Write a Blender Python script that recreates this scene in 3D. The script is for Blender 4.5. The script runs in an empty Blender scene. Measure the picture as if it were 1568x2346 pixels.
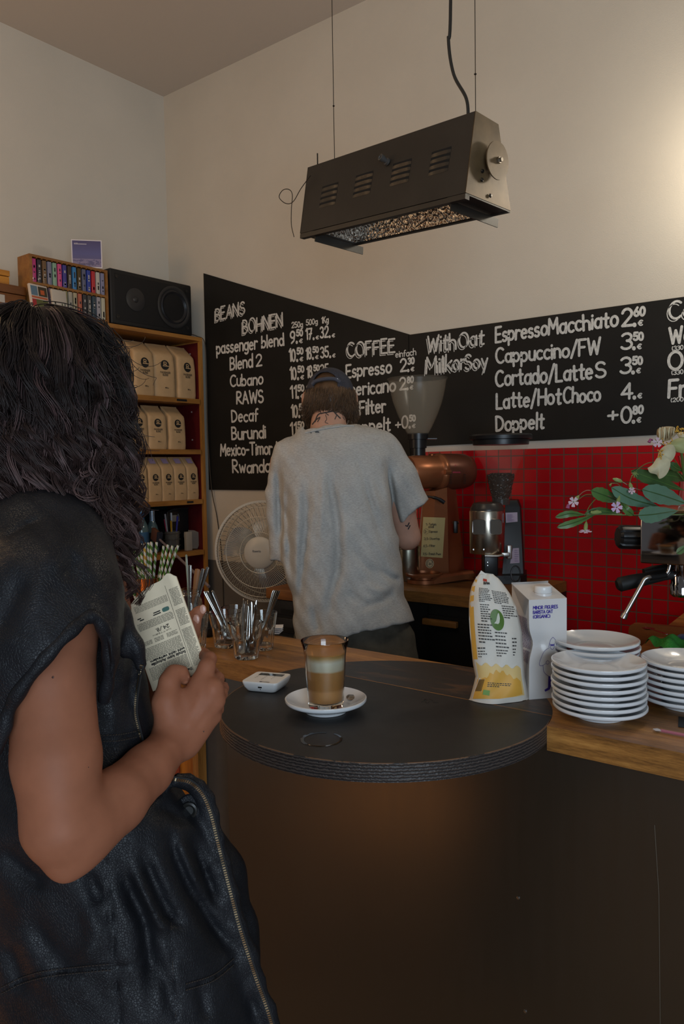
import bpy, math, random
import numpy as np
from mathutils import Vector, Matrix
random.seed(7)
SC = bpy.context.scene
COL = SC.collection
PI = math.pi
# ------------------------------------------------------------------ camera
FPX, IW, IH = 1775.7, 1568, 2346
CAM = np.array([3.253, -2.7, 1.45])
YAW, PITCH, ROLL = [math.radians(a) for a in (38.157, -3.3124, -0.9329)]
def _axes():
    cy, sy = math.cos(YAW), math.sin(YAW)
    d = np.array([-sy*math.cos(PITCH), cy*math.cos(PITCH), math.sin(PITCH)])
    r = np.array([cy, sy, 0.0]); u = np.cross(r, d)
    c, s = math.cos(ROLL), math.sin(ROLL)
    return c*r+s*u, -s*r+c*u, d
AR, AU, AD = _axes()
cam = bpy.data.cameras.new('camera'); camo = bpy.data.objects.new('camera', cam); COL.objects.link(camo)
cam.sensor_fit = 'HORIZONTAL'; cam.sensor_width = 36.0; cam.lens = FPX/IW*36.0
cam.clip_start = 0.05
M = Matrix.Identity(4)
for i in range(3):
    M[i][0] = AR[i]; M[i][1] = AU[i]; M[i][2] = -AD[i]; M[i][3] = CAM[i]
camo.matrix_world = M
SC.camera = camo
# the photograph's lines of sight, used to find where things stand
def ray(px, py): return AD + (px-IW/2)/FPX*AR - (py-IH/2)/FPX*AU
def onx(px, py, X): v = ray(px, py); return CAM + v*(X-CAM[0])/v[0]
def ony(px, py, Y): v = ray(px, py); return CAM + v*(Y-CAM[1])/v[1]
def onz(px, py, Z): v = ray(px, py); return CAM + v*(Z-CAM[2])/v[2]
def dep(px, py, D): return CAM + ray(px, py)*D
# ------------------------------------------------------------------ world, lamps, exposure
SC.view_settings.view_transform = 'Standard'; SC.view_settings.look = 'None'
SC.view_settings.exposure = 0.18; SC.view_settings.gamma = 1.0
SC.view_settings.use_curve_mapping = False
wd = bpy.data.worlds.new('World'); SC.world = wd; wd.use_nodes = True
wd.node_tree.nodes['Background'].inputs[0].default_value = (0.95, 0.96, 1.0, 1)
wd.node_tree.nodes['Background'].inputs[1].default_value = 0.088
def lamp(name, kind, loc, energy, color, size=0.3, target=None, size_y=None, spot=None):
    l = bpy.data.lights.new(name, kind); l.energy = energy; l.color = color
    if kind == 'AREA':
        l.size = size
        if size_y: l.shape = 'RECTANGLE'; l.size_y = size_y
    else: l.shadow_soft_size = size
    if spot: l.spot_size = spot; l.spot_blend = 0.6
    o = bpy.data.objects.new(name, l); COL.objects.link(o); o.location = loc
    if target is not None:
        o.rotation_euler = (Vector(target)-Vector(loc)).to_track_quat('-Z', 'Y').to_euler()
    return o
# daylight through the shop window behind the camera, two warm lamps off the frame's sides
lamp('window_daylight', 'AREA', (4.9, -3.9, 1.35), 66, (0.70, 0.85, 1.0), 1.6, (2.0, -1.2, 1.1), 1.9)
lamp('wall_lamp_light', 'POINT', (2.86, -0.21, 2.36), 9.0, (1.0, 0.89, 0.72), 0.06)
lamp('ceiling_lamp_light', 'AREA', (1.9, -2.6, 3.2), 7.5, (1.0, 0.78, 0.54), 0.9, (1.2, -1.0, 1.4))
lamp('side_lamp_light', 'POINT', (0.75, -2.2, 2.25), 12.0, (1.0, 0.60, 0.28), 0.12)
lamp('added_floor_spot', 'SPOT', (1.40, -3.05, 2.2), 760, (1.0, 0.68, 0.38), 0.08, (1.36, -2.95, 0), spot=0.46)  # unseen spot, added so the lit floor reflects warm in the bar front
lamp('left_lamp_light', 'POINT', (0.85, -1.72, 1.45), 3.2, (1.0, 0.66, 0.36), 0.10)
# ------------------------------------------------------------------ materials
def lin(c):
    if isinstance(c, str): c = [int(c[i:i+2], 16) for i in (0, 2, 4)]
    return tuple(((x/255)/12.92 if x/255 <= 0.04045 else ((x/255+0.055)/1.055)**2.4) for x in c) + (1.0,)
MATS = {}
class NT:
    """small helper round a node tree"""
    def __init__(s, m): s.t = m.node_tree; s.n = s.t.nodes; s.l = s.t.links; s.b = s.n['Principled BSDF']
    def new(s, kind, **kw):
        n = s.n.new(kind)
        for k, v in kw.items():
            if k.startswith('i_'): n.inputs[k[2:].replace('_', ' ')].default_value = v
            else: setattr(n, k, v)
        return n
    def link(s, a, b): s.l.new(a, b)
    def coord(s, scale=(1, 1, 1), which='Object', rot=(0, 0, 0)):
        tc = s.new('ShaderNodeTexCoord'); mp = s.new('ShaderNodeMapping')
        mp.inputs['Scale'].default_value = scale; mp.inputs['Rotation'].default_value = rot
        s.link(tc.outputs[which], mp.inputs['Vector']); return mp.outputs['Vector']
    def world(s): return s.new('ShaderNodeNewGeometry').outputs['Position']
    def noise(s, vec, scale, detail=4, rough=0.55, dist=0.0):
        n = s.new('ShaderNodeTexNoise'); n.inputs['Scale'].default_value = scale; n.inputs['Detail'].default_value = detail
        n.inputs['Roughness'].default_value = rough; n.inputs['Distortion'].default_value = dist
        s.link(vec, n.inputs['Vector']); return n.outputs['Fac']
    def ramp(s, fac, stops, interp='LINEAR'):
        r = s.new('ShaderNodeValToRGB'); e = r.color_ramp.elements; r.color_ramp.interpolation = interp
        while len(e) < len(stops): e.new(0.5)
        for el, (p, c) in zip(e, stops): el.position = p; el.color = c
        s.link(fac, r.inputs['Fac']); return r.outputs['Color']
    def mix(s, fac, a, b, blend='MIX'):
        m = s.new('ShaderNodeMix', data_type='RGBA', blend_type=blend)
        for v, i in ((fac, 0), (a, 6), (b, 7)):
            if hasattr(v, 'links') or hasattr(v, 'is_linked'): s.link(v, m.inputs[i])
            else: m.inputs[i].default_value = v
        return m.outputs[2]
    def math(s, op, a, b=0.0, c=None):
        m = s.new('ShaderNodeMath', operation=op)
        for i, v in enumerate((a, b, c)):
            if v is None: continue
            if hasattr(v, 'is_linked'): s.link(v, m.inputs[i])
            else: m.inputs[i].default_value = v
        return m.outputs[0]
    def bump(s, h, strength=0.2, dist=0.01):
        b = s.new('ShaderNodeBump'); b.inputs['Strength'].default_value = strength; b.inputs['Distance'].default_value = dist
        s.link(h, b.inputs['Height']); s.link(b.outputs['Normal'], s.b.inputs['Normal'])
def mat(name, color, rough=0.5, metal=0.0, spec=0.5, vary=0.0, vscale=20, bump=0.0, bscale=80, bdist=0.004,
        trans=0.0, ior=1.45, emit=None, coat=0.0, sss=0.0, sheen=0.0, alpha=1.0, stretch=(1, 1, 1)):
    if name in MATS: return MATS[name]
    m = bpy.data.materials.new(name); m.use_nodes = True; t = NT(m); b = t.b
    c = lin(color) if not isinstance(color, tuple) or len(color) == 3 and max(color) > 1.0 else (tuple(color)+(1.0,))[:4]
    b.inputs['Base Color'].default_value = c; b.inputs['Roughness'].default_value = rough
    b.inputs['Metallic'].default_value = metal; b.inputs['Specular IOR Level'].default_value = spec
    b.inputs['Transmission Weight'].default_value = trans; b.inputs['IOR'].default_value = ior
    b.inputs['Coat Weight'].default_value = coat; b.inputs['Alpha'].default_value = alpha
    if sheen: b.inputs['Sheen Weight'].default_value = sheen
    if sss:
        b.inputs['Subsurface Weight'].default_value = sss; b.inputs['Subsurface Radius'].default_value = (0.012, 0.005, 0.003)
        b.inputs['Subsurface Scale'].default_value = 0.6
    if vary:
        v = t.coord(stretch); f = t.noise(v, vscale)
        lo = tuple(x*(1-vary) for x in c[:3])+(1,); hi = tuple(min(1, x*(1+vary)) for x in c[:3])+(1,)
        t.link(t.ramp(f, [(0.3, lo), (0.7, hi)]), b.inputs['Base Color'])
    if bump:
        v2 = t.coord(stretch); t.bump(t.noise(v2, bscale, 5), bump, bdist)
    MATS[name] = m; return m
def wood(name, dark, light, axis=0, scale=6.0, rough=0.45, grain=0.35, coat=0.0):
    if name in MATS: return MATS[name]
    m = bpy.data.materials.new(name); m.use_nodes = True; t = NT(m)
    st = [9.0, 9.0, 9.0]; st[axis] = 0.9
    v = t.coord(tuple(st))
    big = t.noise(v, scale*0.35, 3, 0.6, 0.8); fine = t.noise(v, scale*6, 6, 0.7, 0.3)
    f = t.math('MULTIPLY_ADD', fine, grain, t.math('MULTIPLY', big, 1-grain))
    t.link(t.ramp(f, [(0.34, lin(dark)), (0.5, tuple((a+b)/2 for a, b in zip(lin(dark), lin(light)))), (0.64, lin(light))]), t.b.inputs['Base Color'])
    t.b.inputs['Roughness'].default_value = rough; t.b.inputs['Coat Weight'].default_value = coat
    t.bump(fine, 0.12, 0.002)
    MATS[name] = m; return m
# ------------------------------------------------------------------ mesh building
class MB:
    def __init__(s): s.v = []; s.f = []; s.m = []; s.cur = 0
    def add(s, vs, fs):
        o = len(s.v); s.v += [tuple(map(float, p)) for p in vs]
        for q in fs: s.f.append(tuple(i+o for i in q)); s.m.append(s.cur)
        return s
    def box(s, c, d, rz=0.0, bevel=0.0, R=None):
        x, y, z = [k/2 for k in d]
        if bevel <= 0:
            vs = [(-x,-y,-z),(x,-y,-z),(x,y,-z),(-x,y,-z),(-x,-y,z),(x,-y,z),(x,y,z),(-x,y,z)]
            fs = [(0,3,2,1),(4,5,6,7),(0,1,5,4),(1,2,6,5),(2,3,7,6),(3,0,4,7)]
        else:
            b = min(bevel, x*0.95, y*0.95, z*0.95); vs = []; 
            # rounded box: rings of an inset outline
            def ring(ins, zz):
                xx, yy = x-ins, y-ins; r = max(b-ins, b*0.3); o = []
                for cx, cy, a0 in ((xx-r, yy-r, 0), (-xx+r, yy-r, 1), (-xx+r, -yy+r, 2), (xx-r, -yy+r, 3)):
                    for k in range(4):
                        a = PI/2*(a0+k/3); o.append((cx+r*math.cos(a), cy+r*math.sin(a), zz))
                return o
            rs = [ring(b*0.7, -z), ring(b*0.2, -z+b*0.3), ring(0, -z+b), ring(0, z-b), ring(b*0.2, z-b*0.3), ring(b*0.7, z)]
            n = 16; vs = [p for r_ in rs for p in r_]; fs = []
            for i in range(5):
                for j in range(n): fs.append((i*n+j, i*n+(j+1) % n, (i+1)*n+(j+1) % n, (i+1)*n+j))
            fs.append(tuple(reversed(range(n)))); fs.append(tuple(range(5*n, 6*n)))
        ca, sa = math.cos(rz), math.sin(rz)
        if R is not None: vs = [tuple(np.asarray(R) @ np.array(p)+np.array(c)) for p in vs]
        else: vs = [(c[0]+p[0]*ca-p[1]*sa, c[1]+p[0]*sa+p[1]*ca, c[2]+p[2]) for p in vs]
        return s.add(vs, fs)
    def loft(s, rings, closed=True, cap0=True, cap1=True):
        n = len(rings[0]); vs = [p for r in rings for p in r]; fs = []
        for i in range(len(rings)-1):
            for j in range(n if closed else n-1):
                fs.append((i*n+j, i*n+(j+1) % n, (i+1)*n+(j+1) % n, (i+1)*n+j))
        if cap0: fs.append(tuple(reversed(range(n))))
        if cap1: fs.append(tuple(range((len(rings)-1)*n, len(rings)*n)))
        return s.add(vs, fs)
    def lathe(s, prof, c=(0, 0, 0), n=40, axis=None, cap0=False, cap1=False):
        """prof: (radius, height) pairs turned about axis through c"""
        c = np.array(c, float)
        if axis is None: X, Y, Z = np.eye(3)
        else:
            Z = np.array(axis, float); Z /= np.linalg.norm(Z)
            X = np.cross(Z, (0, 0, 1.0)); X = X if np.linalg.norm(X) > 1e-5 else np.array([1.0, 0, 0]); X /= np.linalg.norm(X); Y = np.cross(Z, X)
        rings = [[c+X*r*math.cos(2*PI*k/n)+Y*r*math.sin(2*PI*k/n)+Z*h for k in range(n)] for r, h in prof]
        return s.loft(rings, True, cap0, cap1)
    def cyl(s, a, b, r, r2=None, n=20):
        a = np.array(a, float); b = np.array(b, float); L = np.linalg.norm(b-a)
        return s.lathe([(r, 0), (r2 if r2 is not None else r, L)], a, n, b-a, True, True)
    def tube(s, pts, r, n=8, caps=True, flat=1.0, up=None):
        P = np.array(pts, float); R_ = r if hasattr(r, '__len__') else [r]*len(P)
        T = np.gradient(P, axis=0); T /= np.linalg.norm(T, axis=1)[:, None]+1e-12
        N = np.array(up if up is not None else (0, 0, 1.0), float)
        if abs(N @ T[0]) > 0.95: N = np.array([1.0, 0, 0])
        rings = []
        for p, t, rr in zip(P, T, R_):
            N = N-t*(N @ t); N /= np.linalg.norm(N)+1e-12; B = np.cross(t, N)
            rings.append([p+rr*(flat*N*math.cos(2*PI*k/n)+B*math.sin(2*PI*k/n)) for k in range(n)])
        return s.loft(rings, True, caps, caps)
    def prism(s, poly, h, O=(0, 0, 0), X=(1, 0, 0), Y=(0, 1, 0)):
        """2-D outline (counter-clockwise) in the X,Y frame at O, extruded h along X x Y"""
        O, X, Y = (np.array(k, float) for k in (O, X, Y)); Z = np.cross(X, Y); n = len(poly)
        lo = [O+X*a+Y*b for a, b in poly]; hi = [p+Z*h for p in lo]
        fs = [tuple(reversed(range(n))), tuple(range(n, 2*n))]+[(i, (i+1) % n, n+(i+1) % n, n+i) for i in range(n)]
        return s.add(lo+hi, fs)
    def build(s, name, m, parent=None, smooth=True, world=False, flat_angle=40):
        me = bpy.data.meshes.new(name); V = np.array(s.v, float)
        if world and parent is not None: V = V-np.array(parent.matrix_world.translation if parent.parent is None else parent.parent.matrix_world.translation)
        me.from_pydata(V.tolist(), [], s.f); 
        for k in (m if isinstance(m, (list, tuple)) else [m]): me.materials.append(k)
        if any(s.m): me.polygons.foreach_set('material_index', s.m)
        if smooth:
            me.polygons.foreach_set('use_smooth', [True]*len(me.polygons))
            me.set_sharp_from_angle(angle=math.radians(flat_angle))
        me.update()
        o = bpy.data.objects.new(name, me); COL.objects.link(o)
        if parent is not None: o.parent = parent
        return o
def tag(o, label=None, cat=None, group=None, kind=None):
    for k, v in (('label', label), ('category', cat), ('group', group), ('kind', kind)):
        if v: o[k] = v
    return o
def thing(name, label, cat, loc=(0, 0, 0), rz=0.0, group=None):
    o = bpy.data.objects.new(name, None); COL.objects.link(o)
    o.location = loc; o.rotation_euler = (0, 0, rz); o.empty_display_size = 0.05
    o.matrix_world = Matrix.Translation(Vector(loc)) @ Matrix.Rotation(rz, 4, 'Z')
    return tag(o, label, cat, group)
def dup(o, loc=None, rz=None, label=None, rot=None):
    c = o.copy(); COL.objects.link(c)
    if loc is not None: c.location = loc
    if rz is not None: c.rotation_euler = (0, 0, rz)
    if rot is not None: c.rotation_euler = rot
    if label: c['label'] = label
    for ch in o.children:
        d = ch.copy(); COL.objects.link(d); d.parent = c
        for g in ch.children:
            e = g.copy(); COL.objects.link(e); e.parent = d
    return c
def catmull(pts, n=6):
    P = [np.array(p, float) for p in pts]
    if len(P) < 3: return P
    Q = [2*P[0]-P[1]]+P+[2*P[-1]-P[-2]]; out = []
    for i in range(1, len(Q)-2):
        for k in range(n):
            t = k/n; a, b, c, d = Q[i-1:i+3]
            out.append(0.5*(2*b+(c-a)*t+(2*a-5*b+4*c-d)*t*t+(3*b-a-3*c+d)*t**3))
    return out+[P[-1]]
# ------------------------------------------------------------------ hand lettering: one stroke alphabet (cap height 1)
def _a(cx, cy, rx, ry, a0, a1, n=10):
    return [(cx+rx*math.cos(math.radians(a0+(a1-a0)*k/n)), cy+ry*math.sin(math.radians(a0+(a1-a0)*k/n))) for k in range(n+1)]
_o = _a(.24, .3, .24, .3, 90, 450, 18)
GL = {
 'A': (.62, [[(0,0),(.31,1),(.62,0)], [(.13,.36),(.5,.36)]]), 'B': (.5, [[(0,0),(0,1)]+_a(.2,.76,.24,.24,90,-90), [(0,.52)]+_a(.22,.26,.28,.26,90,-90)+[(0,0)]]),
 'C': (.6, [_a(.36,.5,.36,.5,50,310,14)]), 'D': (.58, [[(0,0),(0,1)]+_a(.1,.5,.48,.5,90,-90,12)+[(0,0)]]),
 'E': (.46, [[(.46,1),(0,1),(0,0),(.46,0)], [(0,.52),(.38,.52)]]), 'F': (.46, [[(.46,1),(0,1),(0,0)], [(0,.52),(.38,.52)]]),
 'H': (.58, [[(0,0),(0,1)], [(.58,0),(.58,1)], [(0,.5),(.58,.5)]]), 'K': (.5, [[(0,0),(0,1)], [(.46,1),(.02,.45)], [(.14,.58),(.5,0)]]), 'L': (.44, [[(0,1),(0,0),(.44,0)]]),
 'M': (.7, [[(0,0),(.06,1),(.35,.35),(.64,1),(.7,0)]]), 'N': (.58, [[(0,0),(0,1),(.58,0),(.58,1)]]), 'O': (.68, [_a(.34,.5,.34,.5,90,450,22)]),
 'P': (.5, [[(0,0),(0,1)]+_a(.2,.74,.28,.26,90,-90)+[(0,.48)]]), 'G': (.6, [_a(.36,.5,.36,.5,50,300,14)+[(.66,.42),(.4,.42)]]), 'I': (.04, [[(.02,0),(.02,1)]]), 'U': (.56, [[(0,1)]+_a(.28,.3,.28,.3,180,360)+[(.56,1)]]),
 'R': (.54, [[(0,0),(0,1)]+_a(.2,.75,.28,.25,90,-90)+[(.02,.5),(.54,0)]]), 'S': (.5, [_a(.26,.75,.23,.25,30,250,9)+_a(.24,.26,.26,.26,80,-150,10)]),
 'T': (.6, [[(0,1),(.6,1)], [(.3,1),(.3,0)]]), 'W': (.84, [[(0,1),(.2,0),(.42,.8),(.64,0),(.84,1)]]), 'X': (.54,[[(0,0),(.54,1)],[(0,1),(.54,0)]]),
 'a': (.46, [_a(.22,.3,.22,.3,60,360,12), [(.45,.62),(.45,0)]]), 'b': (.46, [[(0,1.02),(0,0)], _a(.22,.3,.22,.3,180,-170,14)]), 'c': (.4, [_a(.24,.3,.24,.3,50,310,10)]),
 'd': (.46, [_a(.22,.3,.22,.3,0,360,14), [(.46,1.02),(.46,0)]]), 'e': (.46, [[(.02,.32),(.44,.34)]+_a(.23,.3,.22,.3,8,310,12)]), 'f': (.32, [_a(.26,.82,.14,.18,60,180,6)+[(.12,0)], [(0,.58),(.3,.58)]]),
 'g': (.46, [_a(.22,.3,.22,.3,0,360,14), [(.46,.62),(.46,-.12)]+_a(.24,-.12,.22,.2,0,-140,8)]), 'h': (.44, [[(0,1.02),(0,0)], [(0,.36)]+_a(.22,.38,.22,.23,160,0,8)+[(.44,0)]]),
 'i': (.04, [[(.02,.62),(.02,0)], [(.02,.84),(.02,.87)]]), 'j': (.14, [[(.1,.62),(.1,-.2),(0,-.28)], [(.1,.84),(.1,.87)]]), 'k': (.4, [[(0,1.02),(0,0)], [(.36,.62),(.02,.26)], [(.12,.36),(.4,0)]]), 'l': (.04, [[(.02,1.02),(.02,0)]]),
 'm': (.68, [[(0,.62),(0,0)], [(0,.4)]+_a(.17,.42,.17,.2,160,0,6)+[(.34,0)], [(.34,.4)]+_a(.51,.42,.17,.2,160,0,6)+[(.68,0)]]), 'n': (.42, [[(0,.62),(0,0)], [(0,.38)]+_a(.21,.39,.21,.23,160,0,7)+[(.42,0)]]),
 'o': (.48, [_o]), 'p': (.46, [[(0,.62),(0,-.32)], _a(.22,.3,.23,.3,180,-170,14)]), 'r': (.32, [[(0,.62),(0,0)], [(0,.36)]+_a(.2,.4,.2,.2,150,50,5)]), 's': (.36, [_a(.19,.46,.16,.15,40,250,7)+_a(.17,.16,.18,.16,75,-150,8)]),
 't': (.34, [[(.16,.9),(.16,.08),(.22,0),(.34,.03)], [(0,.6),(.34,.6)]]), 'u': (.42, [[(0,.62),(0,.22)]+_a(.21,.22,.21,.22,180,340,7)+[(.42,.62),(.42,0)]]), 'v': (.4, [[(0,.62),(.2,0),(.4,.62)]]),
 'w': (.6, [[(0,.62),(.15,0),(.3,.5),(.45,0),(.6,.62)]]), 'x': (.4, [[(0,0),(.4,.62)], [(0,.62),(.4,0)]]), 'y': (.44, [[(0,.62),(.22,.05)], [(.44,.62),(.12,-.3)]]), 'z': (.4, [[(0,.62),(.4,.62),(0,0),(.4,0)]]),
 '0': (.48, [_a(.24,.5,.24,.5,90,450,20)]), '1': (.2, [[(0,.8),(.2,1),(.2,0)]]), '2': (.5, [_a(.25,.72,.24,.28,170,-40,9)+[(0,0),(.5,0)]]), '3': (.46, [_a(.2,.75,.23,.25,150,-80,9), _a(.2,.26,.26,.27,85,-150,10)]),
 '4': (.52, [[(.38,0),(.38,1),(0,.32),(.52,.32)]]), '5': (.48, [[(.44,1),(.06,1),(.03,.56)]+_a(.22,.3,.26,.3,120,-150,11)]), '6': (.46, [[(.36,1),(.06,.5)]+_a(.23,.28,.23,.28,160,-200,15)]),
 '7': (.48, [[(0,1),(.48,1),(.16,0)], [(.12,.48),(.44,.52)]]), '8': (.46, [_a(.23,.76,.19,.23,-90,270,14), _a(.23,.27,.23,.27,90,450,14)]), '9': (.46, [_a(.22,.72,.22,.28,0,360,14), [(.44,.74),(.36,.2),(.12,0)]]),
 '.': (.06, [[(.03,0),(.03,.04)]]), ',': (.1, [[(.06,.05),(.0,-.14)]]), '-': (.3, [[(0,.42),(.3,.42)]]), '+': (.44, [[(.22,.16),(.22,.64)], [(0,.4),(.44,.4)]]), '/': (.4, [[(0,-.12),(.4,1.08)]]),
 '(': (.18, [_a(.3,.45,.28,.62,130,230,8)]), ')': (.18, [_a(-.1,.45,.28,.62,50,-50,8)]), ':': (.06, [[(.03,.1),(.03,.14)], [(.03,.5),(.03,.54)]]), '\u20ac': (.6, [_a(.38,.45,.3,.45,50,310,12), [(0,.54),(.46,.54)], [(0,.36),(.42,.36)]]), ' ': (.28, []), '!': (.04, [[(.02,1),(.02,.3)],[(.02,.0),(.02,.03)]]),
 '\u00f6': (.48, [_o, [(.14,.82),(.14,.85)], [(.34,.82),(.34,.85)]]), '%': (.5,[[(0,0),(.5,1)],_a(.1,.8,.1,.15,0,360,8),_a(.4,.2,.1,.15,0,360,8)]),
}
def text_strokes(txt, gap=0.17, jit=0.0):
    x = 0; out = []; rn = random.Random(txt)
    for ch in txt:
        w, st = GL.get(ch, GL['o']); dy = rn.uniform(-1, 1)*jit; k = 1+rn.uniform(-1, 1)*jit*1.5; sh = rn.uniform(-1, 1)*jit*1.5
        out += [[(x+a+b*sh, b*k+dy) for a, b in s_] for s_ in st]; x += w+gap
    return out, x-gap
def ribbons(mb, strokes, w, S, dl=0.00006):
    """flat round-ended pen strokes of half-width w laid through the map S(x, y, lift) -> 3-D point"""
    lev = 0
    for st in strokes:
        Q = [np.array(st[0], float)]
        for p in st[1:]:
            p = np.array(p, float)
            if np.linalg.norm(p-Q[-1]) > w*0.12: Q.append(p)
        if len(Q) < 2: Q.append(Q[0]+[0, w*0.2])
        runs = [[Q[0], Q[1]]]
        for p in Q[2:]:
            a = runs[-1][-1]-runs[-1][-2]; b = p-runs[-1][-1]; c = (a @ b)/(np.linalg.norm(a)*np.linalg.norm(b)+1e-12)
            if c < 0.45: runs.append([runs[-1][-1], p])
            else: runs[-1].append(p)
        for P in runs:
            P = np.array(P); lev += 1; l = (lev % 9)*dl
            if len(P) > 6 and np.linalg.norm(P[0]-P[-1]) < w*.3:
                P = P[:-1]; n = len(P); T = np.roll(P, -1, 0)-np.roll(P, 1, 0); T /= np.linalg.norm(T, axis=1)[:, None]+1e-12; N = np.stack([-T[:, 1], T[:, 0]], 1)*w
                mb.add([S(*(p-q), l) for p, q in zip(P, N)]+[S(*(p+q), l) for p, q in zip(P, N)], [(i, (i+1) % n, n+(i+1) % n, n+i) for i in range(n)]); continue
            T = np.gradient(P, axis=0); T /= np.linalg.norm(T, axis=1)[:, None]+1e-12; N = np.stack([-T[:, 1], T[:, 0]], 1)*w
            a0 = math.atan2(T[0][1], T[0][0]); a1 = math.atan2(T[-1][1], T[-1][0])
            loop = [P[0]+w*np.array([math.cos(a0+PI/2+k*PI/6), math.sin(a0+PI/2+k*PI/6)]) for k in range(1, 6)]
            o = len(mb.v); n = len(P)
            vs = [S(*(p-q), l) for p, q in zip(P, N)]+[S(*(p+q), l) for p, q in zip(P, N)]
            fs = [(i, i+1, n+i+1, n+i) for i in range(n-1)]
            c0 = [P[0]+w*np.array([math.cos(a0+PI/2+k*PI/6), math.sin(a0+PI/2+k*PI/6)]) for k in range(1, 6)]
            c1 = [P[-1]+w*np.array([math.cos(a1-PI/2+k*PI/6), math.sin(a1-PI/2+k*PI/6)]) for k in range(1, 6)]
            vs += [S(*p, l) for p in c0]+[S(*p, l) for p in c1]
            fs += [tuple([n]+list(range(2*n, 2*n+5))+[0]), tuple([n-1]+list(range(2*n+5, 2*n+10))+[2*n-1])]
            mb.add(vs, fs)
def write(mb, txt, O, X, Y, h, width=None, w=0.055, jit=0.03, gap=0.17, lift=0.0):
    """lettering with baseline from O along unit X, up Y, cap height h, stretched to width"""
    O, X, Y = (np.array(k, float) for k in (O, X, Y)); N = np.cross(X, Y); N /= np.linalg.norm(N)
    st, L = text_strokes(txt, gap, jit)
    k = (width/L/h) if width else 1.0
    ribbons(mb, [[(a*k, b) for a, b in s_] for s_ in st], w, lambda a, b, l=0: O+X*a*h+Y*b*h+N*(lift+l))
    return L*k*h
# ------------------------------------------------------------------ distance-field modelling (people, cloth)
def rcone(P, a, b, ra, rb):
    a = np.array(a, float); b = np.array(b, float); ab = b-a; t = np.clip(((P-a) @ ab)/(ab @ ab), 0, 1)
    return np.linalg.norm(P-a-t[:, None]*ab, axis=1)-(ra+(rb-ra)*t)
def ell(P, c, R, A=None):
    q = P-np.array(c, float)
    if A is not None: q = q @ np.asarray(A, float).T
    R = np.array(R, float); k = np.linalg.norm(q/R, axis=1); k2 = np.linalg.norm(q/(R*R), axis=1)+1e-9
    return k*(k-1)/k2
def smin(a, b, k):
    h = np.clip(0.5+0.5*(b-a)/k, 0, 1); return b+(a-b)*h-k*h*(1-h)
def chain(P, pts, radii, k=0.01):
    d = None
    for i in range(len(pts)-1):
        e = rcone(P, pts[i], pts[i+1], radii[i], radii[i+1]); d = e if d is None else smin(d, e, k)
    return d
def polydist(P, pts):
    """distance of 2-D or 3-D points to a polyline, and where along it (0..1)"""
    best = np.full(len(P), 1e9); where = np.zeros(len(P)); n = len(pts)-1
    for i in range(n):
        a = np.array(pts[i], float); ab = np.array(pts[i+1], float)-a; t = np.clip(((P-a) @ ab)/(ab @ ab+1e-12), 0, 1)
        d = np.linalg.norm(P-a-t[:, None]*ab, axis=1); w = d < best; best[w] = d[w]; where[w] = (i+t[w])/n
    return best, where
def nets(f, lo, hi, h):
    """surface nets of the field f: returns vertices, quads"""
    lo = np.array(lo, float); n = np.ceil((np.array(hi)-lo)/h).astype(int)+1
    ax = [lo[i]+h*np.arange(n[i]) for i in range(3)]
    F = np.empty(n)
    for i in range(n[0]):
        Yg, Zg = np.meshgrid(ax[1], ax[2], indexing='ij')
        F[i] = f(np.stack([np.full(Yg.size, ax[0][i]), Yg.ravel(), Zg.ravel()], 1)).reshape(n[1], n[2])
    c = n-1; acc = np.zeros(tuple(c)+(3,)); cnt = np.zeros(tuple(c))
    def sl(o): return tuple(slice(o[k], o[k]+c[k]) for k in range(3))
    cor = [(a, b, d) for a in (0, 1) for b in (0, 1) for d in (0, 1)]
    for p in cor:
        for k in range(3):
            if p[k]: continue
            q = list(p); q[k] = 1; A = F[sl(p)]; B = F[sl(q)]; m = (A < 0) != (B < 0)
            t = np.where(m, A/np.where(m, A-B, 1), 0)
            for j in range(3): acc[..., j] += np.where(m, p[j]+(t if j == k else 0), 0)
            cnt += m
    act = cnt > 0; idx = -np.ones(tuple(c), int); idx[act] = np.arange(act.sum())
    ii = np.argwhere(act); V = lo+h*(ii+acc[act]/cnt[act][:, None]); faces = []
    for k in range(3):
        u, w = (k+1) % 3, (k+2) % 3; s0 = [slice(None)]*3; s1 = [slice(None)]*3
        s0[k] = slice(0, n[k]-1); s1[k] = slice(1, n[k])
        for s_ in (s0, s1): s_[u] = slice(1, n[u]-1); s_[w] = slice(1, n[w]-1)
        A = F[tuple(s0)] < 0; B = F[tuple(s1)] < 0; e = np.argwhere(A != B)
        if not len(e): continue
        g = e.copy(); g[:, u] += 1; g[:, w] += 1; inside = A[tuple(e.T)]
        def cell(du, dw): q = g.copy(); q[:, u] += du; q[:, w] += dw; return idx[tuple(q.T)]
        Q = np.stack([cell(-1, -1), cell(0, -1), cell(0, 0), cell(-1, 0)], 1)
        Q[~inside] = Q[~inside][:, ::-1]; faces.append(Q)
    return V, np.concatenate(faces)
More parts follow.
